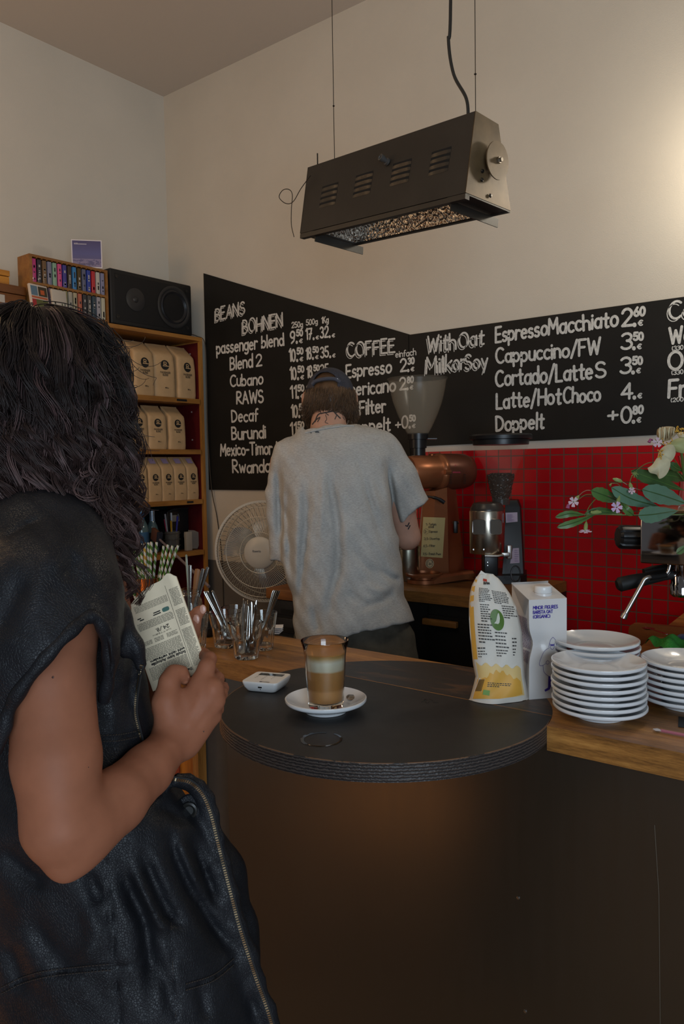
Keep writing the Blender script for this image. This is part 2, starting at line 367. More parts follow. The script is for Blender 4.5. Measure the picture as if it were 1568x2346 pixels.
def mesh_np(name, V, Q, m, parent=None, smooth=True, off=(0, 0, 0)):
    me = bpy.data.meshes.new(name); V = np.asarray(V, np.float32)-np.asarray(off, np.float32); Q = np.asarray(Q, np.int32); k = Q.shape[1]
    me.vertices.add(len(V)); me.vertices.foreach_set('co', V.ravel())
    me.loops.add(Q.size); me.loops.foreach_set('vertex_index', Q.ravel())
    me.polygons.add(len(Q)); me.polygons.foreach_set('loop_start', np.arange(0, Q.size, k, dtype=np.int32))
    me.update(calc_edges=True); me.validate()
    if smooth: me.polygons.foreach_set('use_smooth', [True]*len(me.polygons))
    for q in (m if isinstance(m, (list, tuple)) else [m]): me.materials.append(q)
    o = bpy.data.objects.new(name, me); COL.objects.link(o)
    if parent is not None: o.parent = parent
    return o
def tocam(P): q = np.asarray(P, float)-CAM; return np.stack([q @ AR, q @ AU, q @ AD], -1)
# ================================================================== the room
BX = np.array([1., 0, 0]); BZ = np.array([0, 0, 1.])
def m_wall():
    m = bpy.data.materials.new('plaster'); m.use_nodes = True; t = NT(m)
    v = t.coord(); blot = t.noise(v, 2.2, 3); fine = t.noise(v, 230, 4, 0.7)
    base = t.ramp(blot, [(0.3, (0.60, 0.535, 0.44, 1)), (0.7, (0.65, 0.585, 0.485, 1))])
    sep = t.new('ShaderNodeSeparateXYZ'); t.link(v, sep.inputs[0])
    low = t.math('LESS_THAN', sep.outputs[2], 0.986)
    t.link(t.mix(low, base, (0.155, 0.14, 0.125, 1)), t.b.inputs['Base Color']); t.b.inputs['Roughness'].default_value = 0.75
    t.b.inputs['Specular IOR Level'].default_value = 0.25
    t.bump(fine, 0.35, 0.0025); return m
WALL = m_wall()
def m_wall2():
    m = bpy.data.materials.new('plaster_side'); m.use_nodes = True; t = NT(m); v = t.coord()
    t.link(t.ramp(t.noise(v, 2.0, 3), [(0.3, (0.57, 0.53, 0.455, 1)), (0.7, (0.62, 0.575, 0.495, 1))]), t.b.inputs['Base Color'])
    t.b.inputs['Roughness'].default_value = 0.8; t.bump(t.noise(v, 200, 4, 0.7), 0.25, 0.002); return m
tag(MB().box((2.0, 0.05, 1.69), (4.4, 0.1, 3.38)).build('wall_back', WALL, smooth=False), kind='structure')
tag(MB().box((-0.05, -1.9, 1.69), (0.1, 4.0, 3.38)).build('wall_left', m_wall2(), smooth=False), kind='structure')
tag(MB().box((2.0, -1.9, 3.43), (4.6, 4.2, 0.1)).build('ceiling', mat('ceiling_paint', (0.56, 0.50, 0.44), 0.85, bump=0.1, bscale=90), smooth=False), kind='structure')
tag(MB().box((2.0, -2.3, -0.05), (4.4, 4.8, 0.1)).build('floor', wood('floor_wood', '6e4c2c', '936a40', 0), smooth=False), kind='structure')
def m_tiles():
    m = bpy.data.materials.new('red_mosaic'); m.use_nodes = True; t = NT(m); v = t.coord()
    sep = t.new('ShaderNodeSeparateXYZ'); t.link(v, sep.inputs[0]); cb = t.new('ShaderNodeCombineXYZ')
    t.link(t.math('ADD', sep.outputs[0], 0.008), cb.inputs[0]); t.link(t.math('ADD', sep.outputs[2], 0.0005), cb.inputs[1])
    br = t.new('ShaderNodeTexBrick', offset=0.0, squash=1.0); t.link(cb.outputs[0], br.inputs['Vector'])
    for k, val in (('Color1', (0.52, 0.006, 0.011, 1)), ('Color2', (0.42, 0.0045, 0.008, 1)), ('Mortar', (0.13, 0.062, 0.04, 1)), ('Scale', 1.0), ('Mortar Size', 0.0021), ('Mortar Smooth', 0.15), ('Bias', 0.0), ('Brick Width', 0.0516), ('Row Height', 0.0494)):
        br.inputs[k].default_value = val
    t.link(br.outputs['Color'], t.b.inputs['Base Color'])
    t.link(t.math('MULTIPLY_ADD', br.outputs['Fac'], 0.5, 0.28), t.b.inputs['Roughness']); t.b.inputs['Specular IOR Level'].default_value = 0.3
    inv = t.math('SUBTRACT', 1.0, br.outputs['Fac']); wob = t.noise(v, 30, 2)
    t.bump(t.math('MULTIPLY_ADD', wob, 0.25, inv), 0.5, 0.003); return m
tag(MB().box((2.58, -0.006, 1.153), (2.1, 0.012, 0.706)).build('trim_1', m_tiles(), smooth=False), kind='structure')
# ------------------------------------------------------------------ menu boards with chalk lettering
CB = mat('blackboard_paint', (0.0088, 0.0080, 0.0066), 0.62, spec=0.35, vary=0.25, vscale=6)
CHALK = mat('white_chalk', (0.62, 0.60, 0.55), 0.85, spec=0.1, vary=0.18, vscale=120)
YB = -0.0125
def board(name, label, poly):
    t = thing(name, label, 'menu board', (poly[0][0], -0.006, poly[0][1]))
    MB().prism([(x, z) for x, z in poly], 0.011, (0, -0.0005, 0), (1, 0, 0), (0, 0, 1)).build('panel', CB, t, smooth=False, world=True)
    return t
bl = board('menu_board', 'black menu board with slanted top listing beans and prices behind the barista', [(0.281, 1.346), (1.5, 1.346), (1.5, 1.987), (0.281, 2.432)])
br_ = board('menu_board', 'long black menu board of coffee drinks above the red tiles', [(1.503, 1.529), (3.6, 1.553), (3.6, 1.98), (1.503, 1.984)])
def chalk(mb, txt, p0, p1, hp, w=0.062, shadow=False, jit=0.03):
    A = ony(p0[0], p0[1], YB); Bp = ony(p1[0], p1[1], YB); X = Bp-A; L = np.linalg.norm(X); X /= L
    h = hp*((A-CAM) @ AD)/FPX
    write(mb, txt, A, X, BZ, h, L, w*1.4, jit)
    if shadow: write(mb, txt, A-X*0.13*h-BZ*0.15*h, X, BZ, h, L, 0.028, jit)
def price(mb, main, sup, px, py, hp, wid, euro=True):
    """price chalked up with raised cents and a small euro sign; wid is the width of the figures"""
    sl = -0.13 if px < 1000 else -0.1
    chalk(mb, main, (px, py), (px+wid, py+wid*sl), hp)
    x = px+wid+hp*0.12
    chalk(mb, '.', (x, py+wid*sl), (x+2.0, py+wid*sl), hp, 0.09)
    if sup: chalk(mb, sup, (x+1, py+wid*sl-hp*0.55), (x+1+hp*(0.50 if px < 1000 else 0.62), py+wid*sl-hp*0.6), hp*0.5, 0.11)
    if euro: chalk(mb, '\u20ac', (x+hp*0.26, py+wid*sl+1), (x+hp*0.26+hp*0.27, py+wid*sl), hp*0.34, 0.085)
def letters(parent, rows, prices=(), shadows=()):
    mb = MB()
    for r in rows: chalk(mb, *r)
    for r in shadows: chalk(mb, *r, shadow=True)
    for r in prices: price(mb, *r)
    mb.build('chalk_lettering', CHALK, parent, smooth=False, world=True)
letters(bl, [], (), [('BEANS', (494, 735), (561, 719), 27, 0.05)])
letters(bl, [], (), [('BOHNEN', (557, 763.5), (648, 747), 29, 0.05)])
letters(bl, [('passenger', (497, 810.5), (590, 798.5), 26), ('blend', (600, 797), (650.5, 790.5), 26), ('Blend', (528, 847), (579, 840), 27), ('2', (588, 839), (600, 837), 25),
             ('Cubano', (528.5, 886), (602.5, 879), 25), ('RAWS', (543, 925.5), (603.5, 920.7), 27), ('Decaf', (532, 967), (590.7, 963.8), 26),
             ('Burundi', (532, 1006.8), (609, 1002.7), 27), ('Mexico-Timor', (506, 1044), (624, 1040), 26), ('l', (632, 1040), (634, 1040), 26), ('Rwanda', (534, 1083), (620, 1081.5), 27)])
letters(bl, [('250g', (669, 751.4), (694, 749), 12, 0.075), ('500g', (702, 745), (728, 742), 12, 0.075), ('1Kg', (737.5, 740.5), (753, 738), 13, 0.075)],
        [('9', '50', 666, 786, 27, 10), ('17', None, 702, 778, 24, 13), ('32', None, 735, 774, 24, 17),
         ('10', '50', 664, 828, 27, 13), ('18', '50', 702, 823, 25, 11.5), ('35', None, 736, 820, 24, 17),
         ('10', '50', 666, 869.7, 27, 13), ('18', '50', 704, 865, 25, 11.5), ('35', None, 736, 859, 23, 17),
         ('11', '50', 667, 912.7, 27, 12), ('19', '50', 704, 908, 25, 11.5), ('10', '50', 669, 956.4, 27, 13), ('11', '50', 667, 997, 27, 12)])
letters(bl, [], (), [('COFFEE', (797, 817.7), (905, 807), 30, 0.05)])
letters(bl, [('einfach', (907, 819), (953.4, 813), 14, 0.06), ('Espresso', (794, 865), (897, 853.5), 28), ('Americano', (779, 909), (906, 896), 28), ('Filter', (825, 950), (884, 943.5), 30),
             ('Doppelt', (798, 993), (894, 986), 28), ('+', (907, 983), (918, 982), 22)],
        [('2', '30', 918.6, 851, 27, 13), ('2', '80', 917, 893, 26, 13), ('0', '50', 922, 981, 26, 13)])
letters(br_, [], (), [('With', (981, 807), (1045, 799), 35, 0.05), ('Oat', (1053, 797), (1109, 789), 33, 0.05), ('Milk', (977, 855), (1036, 849), 35, 0.05), ('or', (1040, 848.5), (1065, 846), 35, 0.05), ('Soy', (1067, 846), (1118, 842), 33, 0.05)])
letters(br_, [('Espresso', (1136.5, 783.5), (1254, 767), 33), ('Macchiato', (1258, 767), (1416, 746), 34), ('Cappuccino/FW', (1138, 832.5), (1375, 811), 32), ('Cortado/Latte', (1137, 885), (1358, 867), 34),
              ('S', (1366, 866), (1388, 864.5), 34), ('Latte/Hot', (1138.6, 936), (1285, 924.5), 34), ('Choco', (1292, 924), (1376, 917.7), 33), ('Doppelt', (1138, 987), (1246, 981), 33), ('+', (1394, 967), (1415, 965), 34)],
        [('2', '60', 1427, 747, 37, 22), ('3', '50', 1426, 800.6, 34, 22), ('3', '50', 1424, 856, 34, 22), ('4', None, 1425, 913.7, 34, 24), ('0', '80', 1425, 969, 34, 22)])
letters(br_, [('Wa', (1536, 788), (1585, 782), 36), ('(330', (1541, 803), (1566, 800), 9, 0.08), ('O.', (1533, 847), (1575, 843), 38), ('(330', (1540, 858.5), (1566, 856), 9, 0.08), ('Fr', (1533, 910.5), (1572, 908), 40), ('(200', (1538, 921), (1566, 919), 9, 0.08)],
        (), [('Co', (1534, 732), (1590, 724), 38, 0.05)])
# ================================================================== front counter, round bar extension, panels
CX, CY, CR, CZ = 2.356, -1.43, 0.3315, 0.973
def m_counter():
    m = bpy.data.materials.new('counter_oak'); m.use_nodes = True; t = NT(m)
    v = t.coord((0.9, 9, 9)); big = t.noise(v, 2.4, 3, 0.6, 0.8); fine = t.noise(v, 38, 6, 0.72, 0.3); v0 = t.world()
    f = t.math('MULTIPLY_ADD', fine, 0.45, t.math('MULTIPLY', big, 0.55))
    wd_ = t.ramp(f, [(0.34, lin('583818')), (0.5, lin('90622e')), (0.66, lin('b88545'))])
    sep = t.new('ShaderNodeSeparateXYZ'); t.link(v0, sep.inputs[0])
    dx = t.math('SUBTRACT', sep.outputs[0], CX); dy = t.math('SUBTRACT', sep.outputs[1], CY)
    rr = t.math('SQRT', t.math('ADD', t.math('MULTIPLY', dx, dx), t.math('MULTIPLY', dy, dy)))
    inside = t.math('LESS_THAN', rr, CR); top = t.math('GREATER_THAN', sep.outputs[2], CZ-0.001)
    seam = t.math('GREATER_THAN', sep.outputs[1], -1.3215)
    worn = t.noise(t.coord((2.2, 9, 1)), 3.0, 5, 0.7, 0.6)
    wm = t.ramp(worn, [(0.52, (0, 0, 0, 1)), (0.66, (1, 1, 1, 1))])
    pm = t.math('MULTIPLY', t.math('MULTIPLY', inside, top), seam)
    paint = t.mix(t.math('MULTIPLY', wm, 0.75), (0.021, 0.018, 0.016, 1), (0.11, 0.055, 0.026, 1))
    t.link(t.mix(pm, wd_, paint), t.b.inputs['Base Color']); t.b.inputs['Roughness'].default_value = 0.42
    t.bump(fine, 0.15, 0.0015); return m
ct = thing('counter', 'oak bar counter slab running behind the round black top', 'counter', (2.2, -1.24, 0.928))
out = [(0.9, -1.38)]+[(CX-0.3277, -1.38), (CX-0.315, -1.325), (CX+0.3145, -1.325), (CX+0.3277, -1.38)]+[(3.7, -1.38), (3.7, -0.02), (2.595, -0.02), (2.635, -0.74), (2.66, -1.097), (0.9, -1.097)]
MB().prism(out, 0.046, (0, 0, CZ-0.046)).build('slab', m_counter(), ct, smooth=False, world=True)
def m_ply():
    m = bpy.data.materials.new('black_ply'); m.use_nodes = True; t = NT(m); v = t.world()
    sep = t.new('ShaderNodeSeparateXYZ'); t.link(v, sep.inputs[0])
    wv = t.new('ShaderNodeTexWave', wave_type='BANDS', bands_direction='Z'); wv.inputs['Scale'].default_value = 60; wv.inputs['Distortion'].default_value = 3.0; wv.inputs['Detail'].default_value = 2; wv.inputs['Detail Scale'].default_value = 3
    t.link(v, wv.inputs['Vector'])
    n = t.noise(v, 9, 4); wear = t.noise(t.coord((1, 1, 5)), 14, 5, 0.7)
    ws = t.ramp(wear, [(0.42, (0, 0, 0, 1)), (0.7, (1, 1, 1, 1))])
    # bare ply shows where the paint is rubbed off the left of the edge
    lefty = t.math('LESS_THAN', sep.outputs[0], CX-0.10); rub = t.new('ShaderNodeMapRange'); t.link(sep.outputs[0], rub.inputs[0])
    rub.inputs[1].default_value = CX-0.10; rub.inputs[2].default_value = CX-0.30; rub.inputs[3].default_value = 0.06; rub.inputs[4].default_value = 1.0
    side = t.math('LESS_THAN', sep.outputs[2], CZ-0.0012)
    edge = t.mix(wv.outputs['Fac'], (0.012, 0.011, 0.012, 1), (0.027, 0.025, 0.027, 1))
    bare = t.mix(wv.outputs['Fac'], (0.05, 0.028, 0.016, 1), (0.72, 0.47, 0.29, 1))
    es = t.mix(t.math('MULTIPLY', rub.outputs[0], 0.8), edge, bare)
    tops = t.mix(t.noise(v, 5, 5), (0.017, 0.016, 0.016, 1), (0.026, 0.024, 0.023, 1))
    # water ring left by a glass, rubbed rim
    dx = t.math('SUBTRACT', sep.outputs[0], CX); dy = t.math('SUBTRACT', sep.outputs[1], CY)
    rr = t.math('SQRT', t.math('ADD', t.math('MULTIPLY', dx, dx), t.math('MULTIPLY', dy, dy)))
    rim = t.math('MULTIPLY', t.math('GREATER_THAN', rr, CR-0.0022), t.math('GREATER_THAN', wear, 0.47))
    tops = t.mix(t.math('MULTIPLY', rim, 0.8), tops, (0.19, 0.10, 0.05, 1))
    t.link(t.mix(side, tops, es), t.b.inputs['Base Color'])
    t.link(t.math('MULTIPLY_ADD', n, 0.2, 0.36), t.b.inputs['Roughness']); t.b.inputs['Specular IOR Level'].default_value = 0.3
    h = t.math('MULTIPLY', wv.outputs['Fac'], side); t.bump(h, 0.6, 0.0016); return m
ex = thing('bar_extension', 'round black plywood bar top with rubbed layered edge, holding the latte', 'bar top', (CX, CY, CZ-0.032))
pts = []; a0 = math.asin(0.1055/CR)
for k in range(97):
    a = PI-a0+(PI+2*a0)*k/96; pts.append((CX+CR*math.cos(a), CY+CR*math.sin(a)))
MB().prism(pts, 0.032, (0, 0, CZ-0.032)).build('top', m_ply(), ex, smooth=True, world=True, flat_angle=30)
WET = mat('wet_ring', (0.010, 0.010, 0.011), 0.06, spec=0.8)
wr = MB(); c = onz(738, 1694, CZ)
for k in range(28):
    if 6 < k < 9: continue
    a, b = 2*PI*k/28, 2*PI*(k+1)/28; wk = 0.0035+0.0035*abs(math.sin(k*1.7))*(1 if 10 < k < 20 else 0.3)
    for dr in (0,): wr.add([(c[0]+0.032*math.cos(a), c[1]+0.032*math.sin(a), CZ+0.0005), (c[0]+(0.032+wk)*math.cos(a), c[1]+(0.032+wk)*math.sin(a), CZ+0.0005), (c[0]+(0.032+wk)*math.cos(b), c[1]+(0.032+wk)*math.sin(b), CZ+0.0005), (c[0]+0.032*math.cos(b), c[1]+0.032*math.sin(b), CZ+0.0005)], [(0, 1, 2, 3)])
wr.build('water_ring', WET, ex, smooth=False, world=True)
sc = MB(); rnd = random.Random(3); c = onz(980, 1607, CZ)
for k in range(9):
    x, y = c[0]+rnd.uniform(-.018, .018), c[1]+rnd.uniform(-.012, .012); L = rnd.uniform(.006, .016); a = rnd.uniform(0, 3)
    sc.tube([(x, y, CZ+0.0002), (x+L*math.cos(a), y+L*math.sin(a), CZ+0.0002)], 0.0006, 4)
sc.build('scratches', mat('scratch', (0.006, 0.005, 0.005), 0.6), ex, smooth=False, world=True)
def m_front():
    m = bpy.data.materials.new('bar_front'); m.use_nodes = True; t = NT(m); v = t.coord()
    t.link(t.mix(t.noise(v, 2.0, 4), (0.018, 0.012, 0.0065, 1), (0.024, 0.016, 0.0088, 1)), t.b.inputs['Base Color'])
    streak = t.noise(t.coord((14, 1, 1.2)), 3.0, 5, 0.7); sp = t.noise(v, 26, 3, 0.6)
    t.link(t.math('MULTIPLY_ADD', streak, 0.16, 0.24), t.b.inputs['Roughness'])
    t.b.inputs['Specular IOR Level'].default_value = 1.0; t.b.inputs['Coat Weight'].default_value = 0.8; t.b.inputs['Coat Roughness'].default_value = 0.3; t.b.inputs['Coat IOR'].default_value = 1.6
    t.bump(t.math('ADD', streak, t.math('MULTIPLY', sp, 0.4)), 0.05, 0.004); return m
XL = ony(522, 1760, -1.345)[0]
fr = thing('bar_front', 'dark brown varnished bar front panel under the counter', 'bar front', (2.9, -1.33, 0))
MB().box(((XL+3.7)/2, -1.335, 0.4635), (3.7-XL, 0.02, 0.927)).build('panel', m_front(), fr, smooth=False, world=True)
for px, py in ((1188, 2057), (1204, 2317)):
    p = ony(px, py, -1.345); MB().lathe([(0.0001, 0.0022), (0.003, 0.0016), (0.0036, 0)], p, 12, (0, -1, 0)).build('screw', mat('screw_steel', (0.5, 0.5, 0.5), 0.25, 1.0), fr, world=True)
MB().tube([ony(1500, 1890, -1.3453), ony(1510, 2050, -1.3453), ony(1513, 2346, -1.3453)], 0.0009, 4).build('scratch', mat('pale_scratch', (0.075, 0.055, 0.036), 0.5), fr, smooth=False, world=True)
gp = thing('side_panel', 'grey painted panel left of the bar front, behind the woman', 'panel', (1.9, -1.25, 0))
MB().box((XL-0.21, -1.27, 0.462), (0.40, 0.02, 0.924)).build('board', mat('grey_panel', (0.085, 0.073, 0.062), 0.6, vary=0.1), gp, smooth=False, world=True)

# low wooden cabinet standing beyond the grey panel
wc_ = ony(457, 1740, -1.31); wc0 = ony(400, 1740, -1.31)
wcab = thing('wooden_cabinet', 'low oak framed cabinet seen between the woman and the grey panel', 'cabinet', (wc_[0]-0.25, -1.2, 0)); OAKC = wood('cabinet_oak', '7a4a1a', 'b47c3a', 2, 6.0, 0.45)
MB().box((wc_[0]-0.011, -1.30, 0.44), (0.022, 0.03, 0.88)).build('post', OAKC, wcab, smooth=False, world=True)
MB().box((wc_[0]-0.28, -1.285, 0.44), (0.50, 0.02, 0.86)).build('door', wood('cabinet_door', '8a4a12', 'c4781e', 2, 6.0, 0.45), wcab, smooth=False, world=True)
MB().box((wc_[0]-0.33, -1.297, 0.50), (0.46, 0.006, 0.70)).build('red_inset', mat('inset_red', (0.30, 0.05, 0.02), .5), wcab, smooth=False, world=True)
# ================================================================== shelf unit on the side wall and what stands on it
OAK = wood('shelf_oak', '7a4d1c', 'b07a38', 1, 5.0, 0.45)
OAKX = wood('shelf_oak_post', '7a4d1c', 'b07a38', 2, 5.0, 0.45)
RED = mat('shelf_red', (0.085, 0.004, 0.006), 0.5, vary=0.2, vscale=8)
GREEN = mat('shelf_green', (0.006, 0.022, 0.022), 0.5)
YS0, YS1 = -1.80, -0.048
su = thing('shelf_unit', 'tall wooden shelf unit with red inside on the side wall, full of coffee bags', 'shelf', (0.15, -0.9, 0))
SZ = [2.105, 1.799, 1.549, 1.301, 1.046, 0.55]
MB().box((0.15, (YS0+YS1)/2, SZ[0]-0.009), (0.30, YS1-YS0, 0.018)).build('top_board', OAK, su, smooth=False, world=True)
for z in SZ[1:]:
    MB().box((0.153, (YS0+YS1)/2-0.008, z-0.0115), (0.294, YS1-YS0-0.034, 0.023)).build('shelf', OAK, su, smooth=False, world=True)
for y in (YS0+0.009, YS1-0.009):
    MB().box((0.15, y, 1.0435), (0.299, 0.018, 2.087)).build('side_board', OAKX, su, smooth=False, world=True)
    MB().box((0.145, y+(0.0095 if y < -1 else -0.0095), 1.045), (0.28, 0.001, 2.07)).build('lining', RED, su, smooth=False, world=True)
MB().box((0.012, (YS0+YS1)/2, 1.05), (0.004, YS1-YS0-0.03, 2.07)).build('back_board', RED, su, smooth=False, world=True)
MB().box((0.016, (YS0+YS1)/2, 1.167), (0.004, YS1-YS0-0.04, 0.23)).build('back_board', GREEN, su, smooth=False, world=True)
mb = MB()
for z, y in ((1.74, -0.0675), (1.60, -0.0675), (2.03, -0.0675)):
    for x in (0.23, 0.12): mb.cyl((x, y, z), (x, y-0.003, z), 0.004, n=10)
mb.build('peg', mat('peg', (0.35, 0.3, 0.28), 0.4), su, world=True)
tgm = MB(); BLK = mat('label_black', (0.008, 0.008, 0.008), 0.5); INK = mat('label_ink', (0.42, 0.38, 0.30), 0.8)
for z, y0 in ((1.799, -0.19), (1.301, -0.155)):
    MB().box((0.3008, y0, z-0.011), (0.002, 0.062 if z > 1.5 else 0.04, 0.010)).build('shelf_label', BLK, su, smooth=False, world=True)
# ------------------------------------------------------------------ kraft bags of coffee
KRAFT = mat('kraft_paper', (0.50, 0.325, 0.165), 0.6, vary=0.12, vscale=14, bump=0.35, bscale=28, bdist=0.006)
BINK = mat('bag_ink', (0.012, 0.011, 0.010), 0.55)
LILAC = mat('lilac_sticker', (0.36, 0.27, 0.42), 0.6)
def coffee_bag(w, d, h, shoulder, logo_z, logo_r, weight, seed, sticker):
    rn = random.Random(seed); t = thing('coffee_bag', '', 'coffee bag'); mb = MB(); rings = []
    prof = [(0, 1.0, 1.0, 0), (0.02, 1.02, 1.03, 0), (0.35*shoulder, 1.03, 1.08, 0), (0.7*shoulder, 1.0, 1.02, 0), (0.95*shoulder, 0.985, 0.95, -.02), (shoulder, 0.97, 0.9, -.03),
            (shoulder+(h-shoulder)*0.35, 0.95, 0.62, -.17), (shoulder+(h-shoulder)*0.75, 0.93, 0.27, -.34), (h-0.004, 0.92, 0.12, -.42), (h, 0.92, 0.05, -.42)]
    for z, kw, kd, sh in prof:
        W_, D_, cx = w*kw/2, d*kd/2, d*sh; r = []
        for cy, cxx, sy, sx in ((1, 1, 1, 1), (1, -1, 1, -1), (-1, -1, -1, -1), (-1, 1, -1, 1)):
            pass
        pts_ = []
        for k in range(28):
            a = 2*PI*k/28; c, s_ = math.cos(a), math.sin(a); e = 0.34
            pts_.append((D_*math.copysign(abs(c)**e, c), W_*math.copysign(abs(s_)**e, s_)))
        rings.append([(cx+x+rn.uniform(-1, 1)*0.0012, y+0.0015*math.sin(z*60+y*90+seed)+(-0.006*(0.5-abs(z/h-0.4)) if abs(x) < D_*0.6 and y > 0 else (0.006*(0.5-abs(z/h-0.4)) if abs(x) < D_*0.6 else 0)), z) for x, y in pts_])
    mb.loft(rings); mb.build('bag_body', KRAFT, t, flat_angle=50)
    fx = lambda z: d*0.5*np.interp(z, [p[0] for p in prof], [p[2] for p in prof])+d*np.interp(z, [p[0] for p in prof], [p[3] for p in prof])+0.0016
    S = lambda a, b, l=0: np.array([fx(b)+l, a, b])
    lg = MB(); lg.add([S(0, logo_z)]+[S(logo_r*math.cos(2*PI*k/36), logo_z+logo_r*math.sin(2*PI*k/36)) for k in range(36)], [(0, 1+k, 1+(k+1) % 36) for k in range(36)])
    lo = lg.build('logo', BINK, t, smooth=False)
    rr = MB(); k = logo_r*0.95
    st = [[(-0.28, -0.12), (-0.28, 0.62)]+_a(0.05, 0.40, 0.33, 0.23, 90, -90, 8)+[(-0.2, 0.17)], [(0.02, 0.17), (0.42, -0.16)], [(-0.5, -0.22), (0.98, -0.22)]]
    ribbons(rr, [[(a*k, b*k+logo_z) for a, b in s_] for s_ in st], logo_r*0.075, lambda a, b, l=0: S(a, b, l+0.0004))
    rr.build('logo_letter', KRAFT, lo, smooth=False)
    tx = MB(); hh = logo_r*0.36
    for i, (line, ww) in enumerate((('PASSENGER', logo_r*2.35), ('BLEND', logo_r*1.25))):
        stt, L = text_strokes(line, 0.16); kx = ww/L
        ribbons(tx, [[(a*kx-ww/2, b*hh+logo_z-logo_r*1.72-i*hh*1.35) for a, b in s_] for s_ in stt], hh*0.085, lambda a, b, l=0: S(a, b, l+0.0002))
    stt, L = text_strokes(weight, 0.16); ww = logo_r*0.75
    ribbons(tx, [[(a*ww/L-ww/2+logo_r*0.2, b*hh*0.6+logo_z*0.28) for a, b in s_] for s_ in stt], hh*0.07, lambda a, b, l=0: S(a, b, l+0.0002))
    tx.build('print', BINK, t, smooth=False)
    if sticker:
        z0, z1 = shoulder+(h-shoulder)*0.42, shoulder+(h-shoulder)*0.86; ww = w*0.22
        MB().add([S(-ww+0.004, z0, 0.002), S(ww+0.004, z0, 0.002), S(ww+0.004, z1, 0.002), S(-ww+0.004, z1, 0.002)], [(0, 1, 2, 3)]).build('sticker', LILAC, t, smooth=False)
    return t
big = coffee_bag(0.122, 0.088, 0.262, 0.205, 0.154, 0.0235, '1000 g', 1, False)
mid = coffee_bag(0.106, 0.072, 0.212, 0.163, 0.126, 0.0200, '500 g', 2, False)
sml = coffee_bag(0.079, 0.056, 0.212, 0.158, 0.114, 0.0165, '250 g', 3, True)
def bagrow(src, row, group):
    for i, (y, x, z, rz, lab) in enumerate(row):
        o = src if i == 0 else dup(src)
        o.location = (x, y, z); o.rotation_euler = (0, 0, rz); o['label'] = lab; o['group'] = group
bagrow(big, [(-0.134, .235, SZ[1], .05, 'large kraft coffee bag at the right end of the top shelf row'), (-0.262, .23, SZ[1], -.10, 'large kraft coffee bag second from the right on the top shelf row'),
             (-0.390, .235, SZ[1], .03, 'large kraft coffee bag third from the right on the top shelf row'), (-0.513, .222, SZ[1], .10, 'large kraft coffee bag half behind the hair on the top shelf row'),
             (-0.637, .235, SZ[1], 0, 'large kraft coffee bag hidden behind the hair at the left of the top row')], 'large coffee bags on the top shelf')
bagrow(mid, [(-0.200, .24, SZ[2], .02, 'medium kraft coffee bag at the right end of the middle row'), (-0.314, .235, SZ[2], -.06, 'medium kraft coffee bag in the centre of the middle shelf row'),
             (-0.425, .235, SZ[2], .05, 'medium kraft coffee bag beside the hair on the middle shelf row'), (-0.535, .235, SZ[2], 0, 'medium kraft coffee bag mostly behind the hair on the middle row')], 'medium coffee bags on the middle shelf')
bagrow(sml, [(-0.113, .25, SZ[3], .03, 'small kraft coffee bag with lilac sticker at the right end of the lowest bag row'), (-0.190, .25, SZ[3], -.04, 'small kraft coffee bag second from the right in the lowest bag row'),
             (-0.268, .25, SZ[3], .02, 'small kraft coffee bag third from the right in the lowest bag row'), (-0.345, .25, SZ[3], -.02, 'small kraft coffee bag fourth from the right in the lowest bag row'),
             (-0.427, .25, SZ[3], .05, 'small kraft coffee bag fifth from the right in the lowest bag row'), (-0.507, .248, SZ[3], .0, 'small kraft coffee bag sixth from the right, against the hair, in the lowest row')], 'small coffee bags on the third shelf')
# ------------------------------------------------------------------ cassette rack
rk = thing('cassette_rack', 'wooden two-row rack of music tapes on top of the shelf unit', 'rack', (0.25, -0.775, SZ[0]))
RW = wood('rack_wood', '6e4318', '9a6a30', 1, 6.0, 0.5)
ry0, ry1, rz0, rz1 = -0.963, -0.592, SZ[0]+0.001, 2.334
for nm, c, d in (('bottom_board', (0.255, (ry0+ry1)/2, rz0+0.005), (0.09, ry1-ry0, 0.010)), ('top_board', (0.255, (ry0+ry1)/2, rz1-0.005), (0.09, ry1-ry0, 0.010)), ('middle_board', (0.255, (ry0+ry1)/2, 2.2195), (0.088, ry1-ry0-0.02, 0.009)),
                 ('end_board', (0.255, ry0+0.006, (rz0+rz1)/2), (0.09, 0.012, rz1-rz0-0.02)), ('end_board', (0.255, ry1-0.005, (rz0+rz1)/2), (0.09, 0.010, rz1-rz0-0.02)), ('back_panel', (0.212, (ry0+ry1)/2, (rz0+rz1)/2), (0.004, ry1-ry0-0.02, rz1-rz0-0.02))):
    MB().box(c, d).build(nm, RW, rk, smooth=False, world=True)
for zz in (rz1-0.0115, 2.2245, 2.213):
    for k in range(15):
        y = ry0+0.034+k*0.0232
        MB().box((0.294, y, zz), (0.010, 0.003, 0.004)).build('divider', RW, rk, smooth=False, world=True)
def cassette(y, z, col, label, h=0.094):
    t = thing('cassette_tape', label, 'cassette', (0.262, y, z), 0, 'music tapes in the wooden rack')
    MB().box((0, 0, h/2), (0.068, 0.0165, h), bevel=0.001).build('case', mat('tape_'+col, col, 0.3, coat=0.3), t, flat_angle=30)
    mbl = MB(); rn = random.Random(col+label)
    for k in range(rn.randint(3, 6)):
        z0 = 0.012+rn.random()*0.06; mbl.box((0.0343, 0, z0), (0.0004, 0.006, rn.uniform(0.004, 0.012)))
    lum = sum(lin(col)[:3]); mbl.build('spine_print', mat('spine_light', (0.4, 0.38, 0.36), 0.5) if lum < 0.4 else mat('spine_dark', (0.03, 0.03, 0.035), 0.5), t, smooth=False)
    return t
